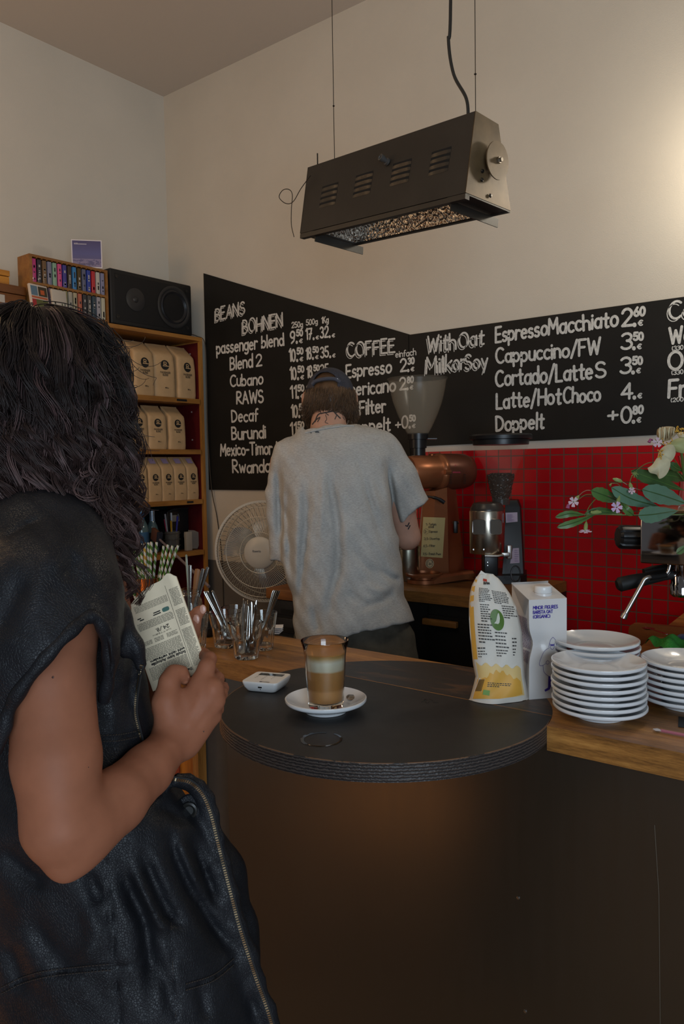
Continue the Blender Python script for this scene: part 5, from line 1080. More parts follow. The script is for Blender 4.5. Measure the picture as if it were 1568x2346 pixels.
mb = MB(); mb.add([S0(a, b) for a, b in ((.046, .1105), (.0545, .1105), (.0535, .107), (.047, .107))], [(3, 2, 1, 0)]); mb.add([S0(a, b) for a, b in ((.042, .045), (.048, .045), (.049, .028), (.045, .018), (.035, .014), (.033, .018), (.041, .022))], [(6, 5, 4, 3, 2, 1, 0)]); mb.build('purple_print', PUR, co, smooth=False)
mb = MB(); S3 = lambda s, f: np.array(cpt(3, s, f))+np.array([-0.0006, 0, 0]); rn = random.Random(5)
for i in range(44):
    f = 0.80-i*0.0105; s = 0.12
    if i in (31, 32): continue
    while s < 0.88: L = rn.uniform(.04, .12); mb.add([S3(s, f), S3(min(s+L, .9), f), S3(min(s+L, .9), f+.0052), S3(s, f+.0052)], [(0, 1, 2, 3)]); s += L+.02
mb.build('small_print', mat('print_mauve', (0.16, 0.10, 0.19), 0.6), co, smooth=False)
# ------------------------------------------------------------------ right end of the counter
t = thing('wood_panel', 'upright brown wooden panel with rounded corner behind the plates', 'panel', (2.60, -0.50, 0.80))
a = ony(1440, 1488, -0.52); b = ony(1545, 1440, -0.52); zt = ony(1480, 1428, -0.52)[2]
pts = [(a[0], 0.6), (b[0]+0.05, 0.6), (b[0]+0.05, zt)]+[(a[0]+0.02-0.02*math.sin(k*PI/8)-0.0, zt-0.02+0.02*math.cos(k*PI/8)-0.004) for k in range(5)]
MB().prism(pts, 0.018, (0, -0.50, 0), (1, 0, 0), (0, 0, 1)).build('board', wood('panel_wood', '5a2c0c', '7d4316', 0), t, smooth=False, world=True)
BLU = mat('tray_blue', (0.13, 0.19, 0.36), 0.35); t = thing('tray', 'blue rimmed plastic tray lying behind the right plate stack', 'tray', (2.84, -0.80, CZ))
tw_, td_ = 0.15, 0.24; ctr = np.array([2.845, -0.755]); mb = MB()
mb.loft([rrect(tw_, td_, 0.02, 0.0), rrect(tw_+.004, td_+.004, 0.02, 0.012), rrect(tw_+.004, td_+.004, .02, .014), rrect(tw_-.006, td_-.006, .018, .014), rrect(tw_-.010, td_-.010, .016, .004)], True, True, True)
o = mb.build('rim', BLU, t); o.location = (ctr[0]-2.84, ctr[1]+0.80, 0.001)
o = MB().box((0, 0, 0.0055), (tw_*2-.024, td_*2-.024, 0.001)).build('tray_floor', mat('tray_lilac', (0.20, 0.17, 0.25), 0.5), t, smooth=False); o.location = (ctr[0]-2.84, ctr[1]+0.80, 0.001)
# green cloth bunched in the tray
gc = onz(1552, 1497, CZ+.01); GRN = mat('cloth_green', (0.035, 0.25, 0.035), 0.9, bump=0.8, bscale=500, bdist=0.002, vary=0.3, vscale=300)
cl = thing('cloth', 'bright green microfibre cloth bunched up in the tray at the right edge', 'cloth', (gc[0], gc[1], CZ+.008)); mb = MB(); R_ = []
for i in range(29):
    r_ = []
    for j in range(29):
        u, v = i/28-.5, j/28-.5; z = 0.030*math.exp(-((u+.1)**2+(v)**2)*5)+0.012*math.sin(9*u+5*v)*math.cos(7*v-3*u)+0.008*math.sin(17*u-9*v)
        p = AR*(u*0.16+0.03)+np.cross(BZ, AR)*(v*0.15-0.0); r_.append((p[0], p[1], max(0.001+0.002*abs(u), z+0.010)))
    R_.append(r_)
mb.loft(R_, False, False, False); mb.build('cloth_sheet', GRN, cl)
edge = [R_[i][0] for i in range(29)]; MB().tube([np.array(p)+[0, 0, .001] for p in edge], 0.0022, 6).build('hem', mat('cloth_hem', (0.20, 0.34, 0.12), 0.9), cl)
o = dup(SP1); o['label'] = 'shiny spoon lying across the green cloth at the right edge'; o['group'] = 'loose spoons'; a = ony(1480, 1437, -0.62); b = ony(1550, 1460, -0.80); o.location = a
v = Vector(tuple(b-a)); o.rotation_euler = v.to_track_quat('Z', 'Y').to_euler(); o.scale = (.85,)*3
a = onz(1497, 1670, CZ+.004); b = onz(1600, 1690, CZ+.004)
t = thing('wrapped_straw', 'thin white and pink wrapped stick lying at the front edge of the counter', 'stick', tuple(a))
MB().tube([a, a+(b-a)*.08, a+(b-a)*.2], [0.002, 0.0065, 0.003], 8, flat=0.35).build('wrapper', mat('wrap_white', (0.5, 0.46, 0.46), 0.4), t, world=True)
MB().tube([a+(b-a)*.18, a+(b-a)*.5, b], 0.0028, 8).build('stick', mat('stick_pink', (0.40, 0.13, 0.17), 0.35), t, world=True)
c = onz(1574, 1640, CZ); t = tag(MB().box((0, 0, 0.0009), (0.15, 0.06, 0.0014), rz=0.25).build('counter_mat', mat('mat_black', (0.006, 0.006, 0.006), 0.6), smooth=False), 'thin black mat on the counter in front of the right plate stack', 'mat'); t.location = (c[0]+0.070, c[1]-0.028, CZ+.0002)
# ================================================================== machines on the back counter
YG = -0.25
COP = mat('copper_paint', (0.30, 0.105, 0.042), 0.32, 0.55, vary=0.08, vscale=10)
COPD = mat('copper_dark', (0.13, 0.042, 0.022), 0.36, 0.4)
BLP = mat('black_plastic', (0.007, 0.007, 0.0075), 0.35)
def m_hop():
    m = bpy.data.materials.new('smoky_plastic'); m.use_nodes = True; t = NT(m)
    t.b.inputs['Base Color'].default_value = (0.42, 0.36, 0.27, 1); t.b.inputs['Roughness'].default_value = 0.22; t.b.inputs['Alpha'].default_value = 0.11
    t.b.inputs['Specular IOR Level'].default_value = 0.8; return m
HOP = m_hop()
HOPC = mat('clear_plastic', (0.45, 0.36, 0.30), 0.10, alpha=0.04, spec=0.9)
gp_ = lambda px, py: ony(px, py, YG)
b0 = gp_(985, 1320); gd = (b0-CAM) @ AD; mpp = gd/FPX
gr = thing('coffee_grinder', 'tall copper shop grinder with smoky hopper and yellow note, beside the barista', 'coffee grinder', (gp_(1000, 1320)[0], YG, ZB))
P3 = lambda zx, zy, dd=0.0: dep(860+zx*.2551, 840+zy*.2551, gd+dd)
# column: tapered with chamfered front
mb = MB(); n_=7; bot = [(360, 1880, .05), (372, 1884, .015), (510, 1890, 0), (662, 1886, .015), (675, 1884, .03), (805, 1840, .12), (560, 1830, .2), (380, 1850, .16)]
topc = [(430, 1120, .05), (438, 1120, .02), (540, 1115, 0), (646, 1085, .015), (655, 1082, .03), (722, 1070, .10), (600, 1070, .16), (450, 1090, .14)]
R_ = []
for f in (0, .04, .5, 1): R_.append([P3(a[0]+(b[0]-a[0])*f, a[1]+(b[1]-a[1])*f, a[2]+(b[2]-a[2])*f) for a, b in zip(bot, topc)])
for p in R_[0]: p[2] = ZB+0.0006
mb.loft(R_); mb.build('column', COP, gr, world=True, flat_angle=18)
# drum: axis from the front (towards the aisle, camera left) to the motor behind
ax = -0.87*AR-0.42*AD; ax[2] = 0; ax /= np.linalg.norm(ax)
dc = P3(560, 945, .05); rd = 165*.2551*mpp
def drum(prof, name, m): return MB().lathe([(r*rd, h) for r, h in prof], dc, 48, ax).build(name, m, gr, world=True)
drum([(0.0001, .135), (.70, .135), (.72, .130), (.72, .120)], 'front_plate', mat('plate_grey', (0.07, 0.075, 0.08), 0.5))
drum([(.72, .128), (.84, .128), (.90, .120), (.92, .05), (.90, .03), (.90, .012), (1.02, .004), (1.04, -.004), (1.02, -.012), (.90, -.016)], 'grinding_drum', COP)
drum([(.96, -.012), (1.0, -.02), (1.0, -.085), (.97, -.115), (.85, -.14), (.6, -.152), (.0001, -.155)], 'motor_housing', COPD)
mb = MB()
for k in range(3):
    a_ = 0.5+k*2.1; 
    mb.tube([dc+ax*.012+rd*1.0*(math.cos(a_)*BZ+math.sin(a_)*np.cross(ax, BZ)), dc-ax*.012+rd*1.0*(math.cos(a_)*BZ+math.sin(a_)*np.cross(ax, BZ))], 0.010, 8)
mb.build('clamp_lug', COP, gr, world=True)
sd = -AD*1.0; 
for k in range(2):
    mb = MB()
    for j in range(6):
        p = P3(655 if k == 0 else 785, 975+j*15, .05); mb.box(p-AD*(rd*1.00 if k == 0 else rd*.75), (0.008, 0.004, 0.0016), R=np.stack([AR, AD, AU], 1))
    mb.build('motor_vent', VOID, gr, smooth=False, world=True)
def surfdrum(zx, zy, lift=.001):
    v = ray(860+zx*.2551, 840+zy*.2551); o_ = CAM-dc; v2 = v-ax*(v @ ax); o2 = o_-ax*(o_ @ ax); A_ = v2 @ v2; B_ = 2*v2 @ o2; C_ = o2 @ o2-(rd*1.0+lift)**2
    return CAM+v*((-B_-math.sqrt(max(0, B_*B_-4*A_*C_)))/(2*A_))
tri = MB(); tri.add([surfdrum(*q) for q in ((720, 878), (770, 955), (695, 955))], [(0, 2, 1)]); tri.build('warning_label', mat('label_red', (0.30, 0.03, 0.05), 0.5), gr, smooth=False, world=True)
# hopper and collars
hc = P3(385, 640, .05); hb = lambda y: hc+BZ*((640-y)*.2551*mpp); rz = lambda w: w*.2551*mpp/2
MB().lathe([(rz(w), (640-y)*.2551*mpp) for w, y in ((150, 640), (196, 600), (252, 550), (300, 500), (346, 450), (388, 400), (424, 350), (456, 300), (484, 240), (508, 180), (526, 120), (544, 108), (554, 104), (548, 100), (520, 112), (502, 180), (478, 240), (450, 300), (418, 350), (382, 400), (340, 450), (294, 500), (246, 550), (190, 594))], hc, 56).build('hopper', HOP, gr, world=True)
MB().lathe([(rz(w), (640-y)*.2551*mpp) for w, y in ((0.01, 800), (134, 800), (134, 735), (158, 733), (158, 655), (185, 653), (188, 600), (160, 598), (150, 610), (0.01, 612))], hc, 40).build('hopper_collar', BLP, gr, world=True)
MB().box(hc+AR*.035-BZ*.004, (0.07, 0.03, 0.003), R=np.stack([AR, AD, BZ], 1)).build('slide_gate', BLP, gr, smooth=False, world=True)
mb = MB(); mb.tube(catmull([P3(430, 1160, -.035), P3(510, 1172, -.05), P3(570, 1190, -.055), P3(622, 1222, -.055)], 5), [0.004]*6+[0.006]*5+[0.0075]*4+[0.007], 8); mb.build('lever', BLP, gr, world=True)
MB().cyl(P3(700, 1400, .02), P3(742, 1400, .03), 0.006).build('latch_pin', STEEL, gr, world=True)
mb = MB(); mb.box(P3(722, 1440, .02), (0.016, 0.016, 0.046), R=np.stack([AR, AD, BZ], 1), bevel=.003); mb.build('latch', BLP, gr, world=True, flat_angle=30)
# yellow note and round sticker on the column (flat on its front)
def colpt(zx, zy, lift=.0015):
    f = (1885-zy)/(1885-1100); L = [P3(a[0]+(b[0]-a[0])*f, a[1]+(b[1]-a[1])*f, a[2]+(b[2]-a[2])*f) for a, b in ((bot[1], topc[1]), (bot[2], topc[2]), (bot[3], topc[3]))]
    v = ray(860+zx*.2551, 840+zy*.2551)
    xs = [IW/2+FPX*((q-CAM) @ AR)/((q-CAM) @ AD) for q in L]; px = 860+zx*.2551
    i = 0 if px < xs[1] else 1; u = (px-xs[i])/(xs[i+1]-xs[i]); D_ = [(q-CAM) @ AD for q in L]; return CAM+v*(D_[i]+(D_[i+1]-D_[i])*u-lift)
note = MB(); Q = [(432, 1350), (630, 1357), (606, 1718), (410, 1705)]; g_ = [[colpt(*(np.array(Q[0])*(1-u)*(1-v)+np.array(Q[1])*u*(1-v)+np.array(Q[2])*u*v+np.array(Q[3])*(1-u)*v)) for u in np.linspace(0, 1, 9)] for v in np.linspace(0, 1, 9)]
note.loft(g_, False, False, False); nt_ = note.build('paper_note', mat('note_yellow', (0.40, 0.31, 0.13), 0.7), gr, world=True)
mb = MB()
def noteline(txt, zx, zy, wd_, h=20):
    st, L = text_strokes(txt, .16, .05); k = wd_/L; ribbons(mb, [[(zx+a*k, zy-b*h) for a, b in s_] for s_ in st], 1.7, lambda a, b, l=0: colpt(a, b, .0022+l))
for a in (('1:', 456, 1426, 18), ('Turkish', 482, 1426, 66), ('small', 478, 1448, 48), ('2-', 446, 1490, 22), ('Espresso', 488, 1490, 72), ('3,5', 440, 1556, 34), ('-', 478, 1556, 8), ('Stovetop', 490, 1554, 90), ('6,5', 434, 1620, 34), ('-', 474, 1620, 8), ('Filter', 488, 1618, 52), ('7,5', 428, 1692, 34), ('-', 468, 1692, 8), ('French Press', 484, 1692, 106)): noteline(*a)
ribbons(mb, [[(458+22*math.cos(k*PI/8), 1480+24*math.sin(k*PI/8)) for k in range(17)]], 1.0, lambda a, b, l=0: colpt(a, b, .0022))
mb.build('note_writing', mat('note_ink', (0.03, 0.022, 0.012), 0.6), gr, smooth=False, world=True)
mb = MB(); mb.add([colpt(490, 1768, .002)]+[colpt(490+38*math.cos(k*PI/12), 1768+42*math.sin(k*PI/12), .002) for k in range(24)], [(0, 1+(k+1) % 24, 1+k) for k in range(24)]); mb.build('round_sticker', mat('note_cream', (0.46, 0.33, 0.17), 0.6), gr, smooth=False, world=True)
mb = MB(); ribbons(mb, [[(490+30*math.cos(k*PI/10), 1768+33*math.sin(k*PI/10)) for k in range(21)], [(470, 1785), (472, 1755), (482, 1750)], [(484, 1780), (492, 1760), (497, 1780), (484, 1775)], [(510, 1780), (500, 1770), (512, 1762), (512, 1740)]], 1.8, lambda a, b, l=0: colpt(a, b, .0032)); mb.build('sticker_print', mat('note_ink', (0, 0, 0)), gr, smooth=False, world=True)
# copper dosing plate and chute at its foot
c = P3(440, 1930, -.06); c[2] = ZB
MB().lathe([(0.0001, .001), (.062, .001), (.062, .014), (.045, .016), (.045, .022), (.066, .026), (.068, .034), (.060, .036), (.058, .028), (.0001, .028)], c+AR*.0, 44).build('dosing_plate', COP, gr, world=True)
mb = MB(); a0, a1 = P3(480, 1960, -.10), P3(860, 1880, -.02); a0[2] = ZB+.001; a1[2] = ZB+.010; sdv = np.cross(BZ, (a1-a0)/np.linalg.norm(a1-a0))
mb.loft([[p+sdv*s_*w+BZ*h for s_, h in ((-1, 0), (1, 0), (1, hh), (.55, hh+.008), (-.55, hh+.008), (-1, hh))] for p, w, hh in ((a0, .016, .004), (a0+(a1-a0)*.12, .024, .02), (a1, .022, .018))]); mb.build('chute', COP, gr, world=True, flat_angle=25)
# steel canister behind the elbow
c = P3(296, 1860, .0); c[2] = ZB
cn = thing('canister', 'brushed steel canister on the back counter by the elbow of the barista', 'canister', tuple(c+[0, 0, .0006]))
MB().lathe([(.0001, 0), (.042, 0), (.044, .004), (.044, .118), (.046, .120), (.046, .128), (.03, .134), (.0001, .135)], n=40).build('canister_body', mat('canister_steel', (0.36, 0.35, 0.28), 0.28, 1.0), cn)
# ------------------------------------------------------------------ black and steel espresso grinder
YH = -0.27
e0 = ony(1137, 1335, YH); ed = (e0-CAM) @ AD; m2 = ed/FPX
E3 = lambda zx, zy, dd=0.0: dep(860+zx*.2551, 840+zy*.2551, ed+dd)
eg = thing('espresso_grinder', 'black espresso grinder with steel doser and clear hopper of beans against red tiles', 'coffee grinder', (e0[0], YH, ZB))
rw = lambda w: w*.2551*m2/2
ec = E3(1002, 1480); 
zz = lambda y, ref=1480: (ref-y)*.2551*m2
MB().lathe([(.0001, zz(1675)), (rw(296), zz(1675)), (rw(306), zz(1668)), (rw(306), zz(1298)), (rw(300), zz(1290)), (rw(280), zz(1288))], ec, 56).build('doser', mat('doser_steel', (0.50, 0.45, 0.37), 0.27, 1.0, vary=0.06, vscale=200, stretch=(1, 1, .02)), eg, world=True)
MB().lathe([(rw(302), zz(1290)), (rw(300), zz(1270)), (rw(250), zz(1225)), (rw(150), zz(1214)), (.0001, zz(1212))], ec+AR*.002, 48).build('doser_lid', mat('lid_smoke', (0.035, 0.03, 0.025), 0.3), eg, world=True)
mb = MB(); lp_ = [E3(x, y, -.02-.012*(x-895)*(1105-x)/11000-.01) for x, y in ((893, 1280), (915, 1240), (1000, 1224), (1105, 1222), (1085, 1268), (980, 1282))]; mb.add(lp_, [tuple(reversed(range(6)))]); mb.build('lid_label', mat('label_beige', (0.26, 0.21, 0.15), 0.6), eg, smooth=False, world=True)
def dpt(zx, zy, lift):
    v = ray(860+zx*.2551, 840+zy*.2551); o_ = CAM-ec; A_ = v[0]**2+v[1]**2; B_ = 2*(v[0]*o_[0]+v[1]*o_[1]); C_ = o_[0]**2+o_[1]**2-(rw(306)+lift)**2
    return CAM+v*((-B_-math.sqrt(max(0, B_*B_-4*A_*C_)))/(2*A_))
for x0, x1 in ((876, 990), (1032, 1136)):
    mb = MB(); r_ = 22; o_ = []
    for cx, cy, a0 in ((x1-r_, 1372+r_, -90), (x1-r_, 1508-r_, 0), (x0+r_, 1508-r_, 90), (x0+r_, 1372+r_, 180)):
        for k in range(6): a = math.radians(a0+90*k/5); o_.append((cx+r_*math.cos(a), cy+r_*math.sin(a)))
    L_ = [dpt(x, y, .0022) for x, y in o_]; nn = len(L_); ct_ = dpt((x0+x1)/2, 1440, .0022); mb.add([ct_]+L_, [(0, 1+(k+1) % nn, 1+k) for k in range(nn)]); mb.build('doser_window', mat('window_smoke', (0.10, 0.095, 0.085), 0.3, spec=0.4), eg, world=True)
    mb = MB(); mb.tube(L_+[L_[0]], 0.0011, 6, caps=False); mb.build('window_rim', STEELD, eg, world=True)
for x in (884, 975): MB().lathe([(.003, 0), (.0025, .002), (.0001, .002)], dpt(x, 1642, 0), 10, -AD).build('screw', STEELD, eg, world=True)
# body, fork, lever, hopper
mb = MB(); R_ = []
for z, x0, x1, d0, d1 in ((ZB+.001, 1075, 1345, -.03, .14), (ZB+.03, 1120, 1330, -.01, .14), (ZB+.12, 1140, 1320, 0, .14), (E3(0, 1300)[2], 1150, 1300, .01, .13), (E3(0, 1235)[2], 1160, 1275, .02, .12)):
    R_.append([dep(860+x*.2551, 0, ed+d)*np.array([1, 1, 0])+BZ*z for x, d in ((x0, d0), (x1-14, d0), (x1, d0+.012), (x1, d1), (x0, d1))])
mb.loft(R_); mb.build('body', BLP, eg, world=True, flat_angle=25)
mb = MB(); R_ = []
for z in (ZB+.0006, ZB+.022, ZB+.030): R_.append([dep(860+x*.2551, 0, ed+d)*np.array([1, 1, 0])+BZ*z for x, d in ((870, -.055), (1290, -.06), (1350, -.04), (1350, .15), (1100, .15), (880, .04))])
mb.loft(R_); mb.build('base', BLP, eg, world=True, flat_angle=30)
mb = MB(); mb.box(E3(1030, 1770, .02), (.05, .05, zz(1680, 1890)), R=np.stack([AR, AD, BZ], 1), bevel=.004); mb.build('fork_block', BLP, eg, world=True, flat_angle=30)
mb = MB(); mb.tube([E3(985, 1697, -.055), E3(1100, 1700, -.06), E3(1150, 1692, -.055)], .0055, 10, flat=.8); mb.box(E3(1205, 1665, -.035), (.018, .014, zz(1598, 1722)), R=np.stack([AR, AD, BZ], 1), bevel=.004); mb.box(E3(1172, 1688, -.05), (.03, .012, .014), R=np.stack([AR, AD, BZ], 1), bevel=.003); mb.build('dosing_lever', mat('lever_alu', (0.42, 0.40, 0.37), 0.35, 1.0), eg, world=True, flat_angle=40)
for q, d_ in ((((1172, 1312), (1278, 1308), (1280, 1392), (1176, 1402)), .004), (((1238, 1632), (1292, 1628), (1298, 1762), (1212, 1768)), -.024)):
    mb = MB(); mb.add([E3(x, y, d_-.012) for x, y in q], [(3, 2, 1, 0)]); lb = mb.build('lilac_label', mat('label_lilac', (0.33, 0.27, 0.35), 0.6), eg, smooth=False, world=True)
    mb = MB(); rn = random.Random(int(q[0][0]))
    for k in range(6):
        y = q[0][1]+14+k*(q[3][1]-q[0][1]-20)/6; mb.add([E3(x, yy, d_-.0135) for x, yy in ((q[0][0]+14, y), (q[0][0]+14+rn.uniform(30, 75)*(q[1][0]-q[0][0])/106, y), (q[0][0]+14+40, y+5), (q[0][0]+14, y+5))], [(3, 2, 1, 0)])
    mb.build('label_print', mat('print_mauve', (0.1, 0.1, 0.1)), eg, smooth=False, world=True)
for k in range(2): MB().lathe([(.0028, 0), (.002, .002), (.0001, .002)], E3(1010, 1757+k*28, -.012), 10, -AD).build('button', STEEL, eg, world=True)
mb = MB(); mb.tube([E3(1262+42*math.cos(k*PI/8), 1860+70*math.sin(k*PI/8), -.03) for k in range(17)], .0026, 6, caps=False); mb.build('power_lead', BLP, eg, world=True)
kc = E3(1130, 1200, .02); kz = lambda y: (1200-y)*.2551*m2
MB().lathe([(rw(w), kz(y)) for w, y in ((140, 1215), (160, 1190), (200, 1120), (268, 960), (360, 850), (440, 780), (484, 720), (494, 680), (488, 680), (478, 722), (434, 782), (354, 852), (262, 962), (194, 1122), (154, 1190))], kc, 56).build('hopper', HOPC, eg, world=True)
MB().lathe([(rw(w), kz(y)) for w, y in ((.01, 690), (496, 700), (502, 665), (500, 655), (560, 650), (566, 620), (540, 606), (.01, 600))], kc, 56).build('hopper_lid', BLP, eg, world=True)
MB().lathe([(rw(150), kz(1240)), (rw(160), kz(1190)), (rw(130), kz(1180))], kc, 40).build('hopper_neck', mat('neck_smoke', (0.05, 0.045, 0.04), 0.2), eg, world=True)
# beans: the ones seen through the hopper wall as beans, the heart of the heap as one mass
BEAN = mat('roast_bean', (0.018, 0.0085, 0.0045), 0.32, vary=0.4, vscale=60)
MB().lathe([(rw(132), kz(1188)), (rw(180), kz(1120)), (rw(238), kz(985)), (rw(120), kz(965)), (.0001, kz(962))], kc, 40, None, True).build('bean_heap', BEAN, eg, world=True)['kind'] = 'stuff'
mb = MB(); rn = random.Random(2); bean_v = [(0.0001, -.0055), (.003, -.004), (.0042, 0), (.003, .004), (.0001, .0055)]
for k in range(420):
    f = rn.random(); y = 1185-f*215; w = np.interp(y, [960, 1120, 1190], [262, 194, 150]); a = rn.uniform(0, 2*PI)
    top_ = k % 4 == 0; r_ = rw(w)*(math.sqrt(rn.random())*.9 if top_ else .95)-.003; yy = 965 if top_ else y
    p = kc+np.array([r_*math.cos(a), r_*math.sin(a), kz(yy)]); mb.lathe(bean_v, p, 7, (rn.uniform(-1, 1), rn.uniform(-1, 1), rn.uniform(-1, 1)))
mb.build('coffee_beans', BEAN, eg, world=True)['kind'] = 'stuff'
# ================================================================== espresso machine at the right edge
CHR = mat('mirror_chrome', (0.42, 0.40, 0.40), 0.06, 1.0)
YM = -0.75
m0 = ony(1467, 1290, YM); m1 = ony(1467, 1176, YM)
em = thing('espresso_machine', 'chrome espresso machine cut by the right edge, with black portafilter handles', 'espresso machine', (m0[0]+0.25, YM+0.25, CZ))
MB().box((m0[0]+0.30, YM+0.24, (m0[2]+m1[2])/2), (0.60, 0.48, m1[2]-m0[2]), bevel=0.004).build('housing', CHR, em, world=True, flat_angle=30)
MB().box((m0[0]+0.30, YM+0.24, m1[2]+0.006), (0.604, 0.484, 0.008), bevel=0.003).build('top_tray', mat('brass_trim', (0.45, 0.32, 0.18), 0.25, 1.0), em, world=True, flat_angle=30)
MB().box((m0[0]+0.42, YM+0.26, (m0[2]+CZ+.03)/2), (0.30, 0.40, m0[2]-CZ-.03)).build('rear_body', BLP, em, smooth=False, world=True)
MB().box((m0[0]+0.36, YM+0.26, CZ+.022), (0.44, 0.44, 0.040), bevel=.005).build('drip_tray', STEELD, em, world=True, flat_angle=30)
kd = (m0-CAM) @ AD; K3 = lambda zx, zy, dd=0.0: dep(1380+zx*.1199, 1140+zy*.1199, kd+dd)
ka = K3(720, 760, .06); kb = K3(345, 755, .06); kdir = (kb-ka)/np.linalg.norm(kb-ka); kr = 235*.1199*kd/FPX; kl = np.linalg.norm(kb-ka)
mb = MB(); rings = []
for h, s_ in ((-.01, 1), (kl*.85, 1.0), (kl*1.0, .97), (kl*1.12, .80), (kl*1.15, .5)):
    X_ = np.cross(kdir, BZ); X_ /= np.linalg.norm(X_); Y_ = np.cross(kdir, X_)
    rings.append([ka+kdir*h+kr*s_*(1 if (k % 6) not in (0,) else .88)*(X_*math.cos(2*PI*k/60)+Y_*math.sin(2*PI*k/60)) for k in range(60)])
mb.loft(rings); mb.build('steam_knob', BLP, em, world=True, flat_angle=25)
for d_, pts, r_ in ((0.02, ((1340, 1470), (1200, 1480), (900, 1540), (600, 1600), (340, 1660), (285, 1672)), (.012, .0135, .0155, .0180, .0185, .012)), (.10, ((1420, 1330), (1250, 1350), (1000, 1390), (800, 1430)), (.010, .0115, .013, .010))):
    MB().tube([K3(x, y, d_) for x, y in pts], list(r_), 16).build('portafilter_handle', mat('handle_black', (0.007, 0.007, 0.007), 0.55), em, world=True)
mb = MB(); g0 = K3(1480, 1600, .02); mb.lathe([(.0001, -.032), (.020, -.032), (.026, -.026), (.027, -.002), (.024, .002), (.024, .018), (.015, .03), (.012, .06), (.012, .085)], g0-BZ*.006+AR*0.004, 32); mb.build('group_head', CHR, em, world=True)
mb = MB(); mb.tube([K3(1340, 1470, .02), K3(1420, 1490, .02), K3(1500, 1500, .02)], [.011, .012, .016], 12); mb.build('portafilter_neck', CHR, em, world=True)
mb = MB(); mb.tube(catmull([K3(1300, 1290, -.02), K3(1270, 1400, -.02), K3(1215, 1475, -.02)], 6), .005, 10); mb.build('wand_joint', CHR, em, world=True)
mb = MB(); mb.tube(catmull([K3(1240, 1480, -.02), K3(1050, 1515, -.025), K3(900, 1525, -.03), K3(820, 1560, -.03), K3(760, 1660, -.03), K3(560, 2020, -.03), K3(420, 2270, -.03), K3(400, 2310, -.03)], 6), .0058, 12); mb.tube([K3(455, 2205, -.03), K3(430, 2250, -.03), K3(402, 2305, -.03)], [.0068, .008, .0082], 12); mb.build('steam_wand', STEELD, em, world=True)
mb = MB(); mb.tube([K3(1220, 1480, -.02), K3(1050, 1512, -.025), K3(920, 1528, -.03)], .0075, 10); mb.build('wand_sleeve', BLP, em, world=True)
# ================================================================== flowers above the machine
VX = K3(1750, 300, .12); VX[2] = m1[2]+0.0105
vs = thing('vase', 'glass vase of wilting flowers on the espresso machine, off the right edge', 'vase', tuple(VX))
MB().lathe([(.0001, 0), (.035, 0), (.038, .01), (.034, .10), (.04, .13), (.037, .13), (.031, .10), (.035, .012), (.0001, .01)], n=32).build('glass', GLASS, vs)
fdp = 1.78; F3 = lambda zx, zy, dd=0.0: dep(1240+zx*.2302, 940+zy*.2302, fdp+dd)
def m_leaf(name, c1, c2):
    m = bpy.data.materials.new(name); m.use_nodes = True; t = NT(m); n = t.noise(t.coord(), 30, 3)
    t.link(t.ramp(n, [(.3, c1), (.7, c2)]), t.b.inputs['Base Color']); t.b.inputs['Roughness'].default_value = .45; t.b.inputs['Transmission Weight'].default_value = 0.0; return m
LB = m_leaf('leaf_blue', (0.085, 0.165, 0.10, 1), (0.10, 0.20, 0.13, 1)); LG = m_leaf('leaf_green', (0.055, 0.13, 0.028, 1), (0.085, 0.17, 0.04, 1)); LD = m_leaf('leaf_dark', (0.03, 0.075, 0.018, 1), (0.045, 0.10, 0.022, 1))
STEM = mat('flower_stem', (0.09, 0.13, 0.03), 0.5); STEMR = mat('flower_stem_red', (0.20, 0.10, 0.06), 0.5)
def leaf(parent, tip, mid, base, w, m, d0=0.0, d1=.06, fold=.25):
    """leaf from tip to base in photograph zoom units, w half-width"""
    C_ = catmull([np.array([*tip, d0]), np.array([*mid, (d0+d1)/2-.012]), np.array([*base, d1])], 9); n = len(C_); R_ = []
    for i, q in enumerate(C_):
        t = i/(n-1); a_ = C_[min(i+1, n-1)]-C_[max(i-1, 0)]; nx = np.array([-a_[1], a_[0]])/(math.hypot(a_[0], a_[1])+1e-9); ww = w*(math.sin(PI*min(1, t**.75*1.0))**.85+.02)*(1 if t < .9 else 1)
        wob = 1+.05*math.sin(i*1.9+w)
        R_.append([F3(q[0]+nx[0]*ww*s_*wob, q[1]+nx[1]*ww*s_*wob, q[2]-abs(s_)*ww*.2302*fdp/FPX*fold*(1 if s_ < 0 else .4)) for s_ in (-1, -.6, -.25, 0, .25, .6, 1)])
    mb = MB(); mb.loft(R_, False, False, False); mb.build('leaf', m, parent, world=True, flat_angle=80)
    mb = MB(); mb.tube([F3(q[0], q[1], q[2]-.0008) for q in C_], [.0009+.0006*i/n for i in range(n)], 5); mb.build('leaf_vein', LD if m is not LD else LG, parent.children[-1] if False else parent, world=True)
V2 = ((VX-CAM) @ AD)-fdp
pe = thing('peony', 'wilting cream peony with yellow stamens and broad green leaves at the right edge', 'flower', tuple(VX+BZ*.015))
for a in (((968, 1048), (1130, 1035), (1362, 1000), 82, LB, -.04, .02), ((702, 768), (900, 880), (1165, 955), 72, LB, -.03, .03), ((500, 798), (640, 850), (800, 915), 66, LG, -.02, .03), ((1008, 788), (1220, 850), (1450, 930), 92, LB, -.02, .05),
          ((898, 602), (1130, 690), (1420, 795), 66, LD, 0.0, .06), ((1282, 520), (1340, 570), (1420, 600), 40, LD, .02, .06), ((1352, 1425), (1400, 1390), (1480, 1330), 34, LG, -.02, .05), ((1150, 640), (1300, 650), (1480, 700), 60, LD, .04, .10)): leaf(pe, *a)
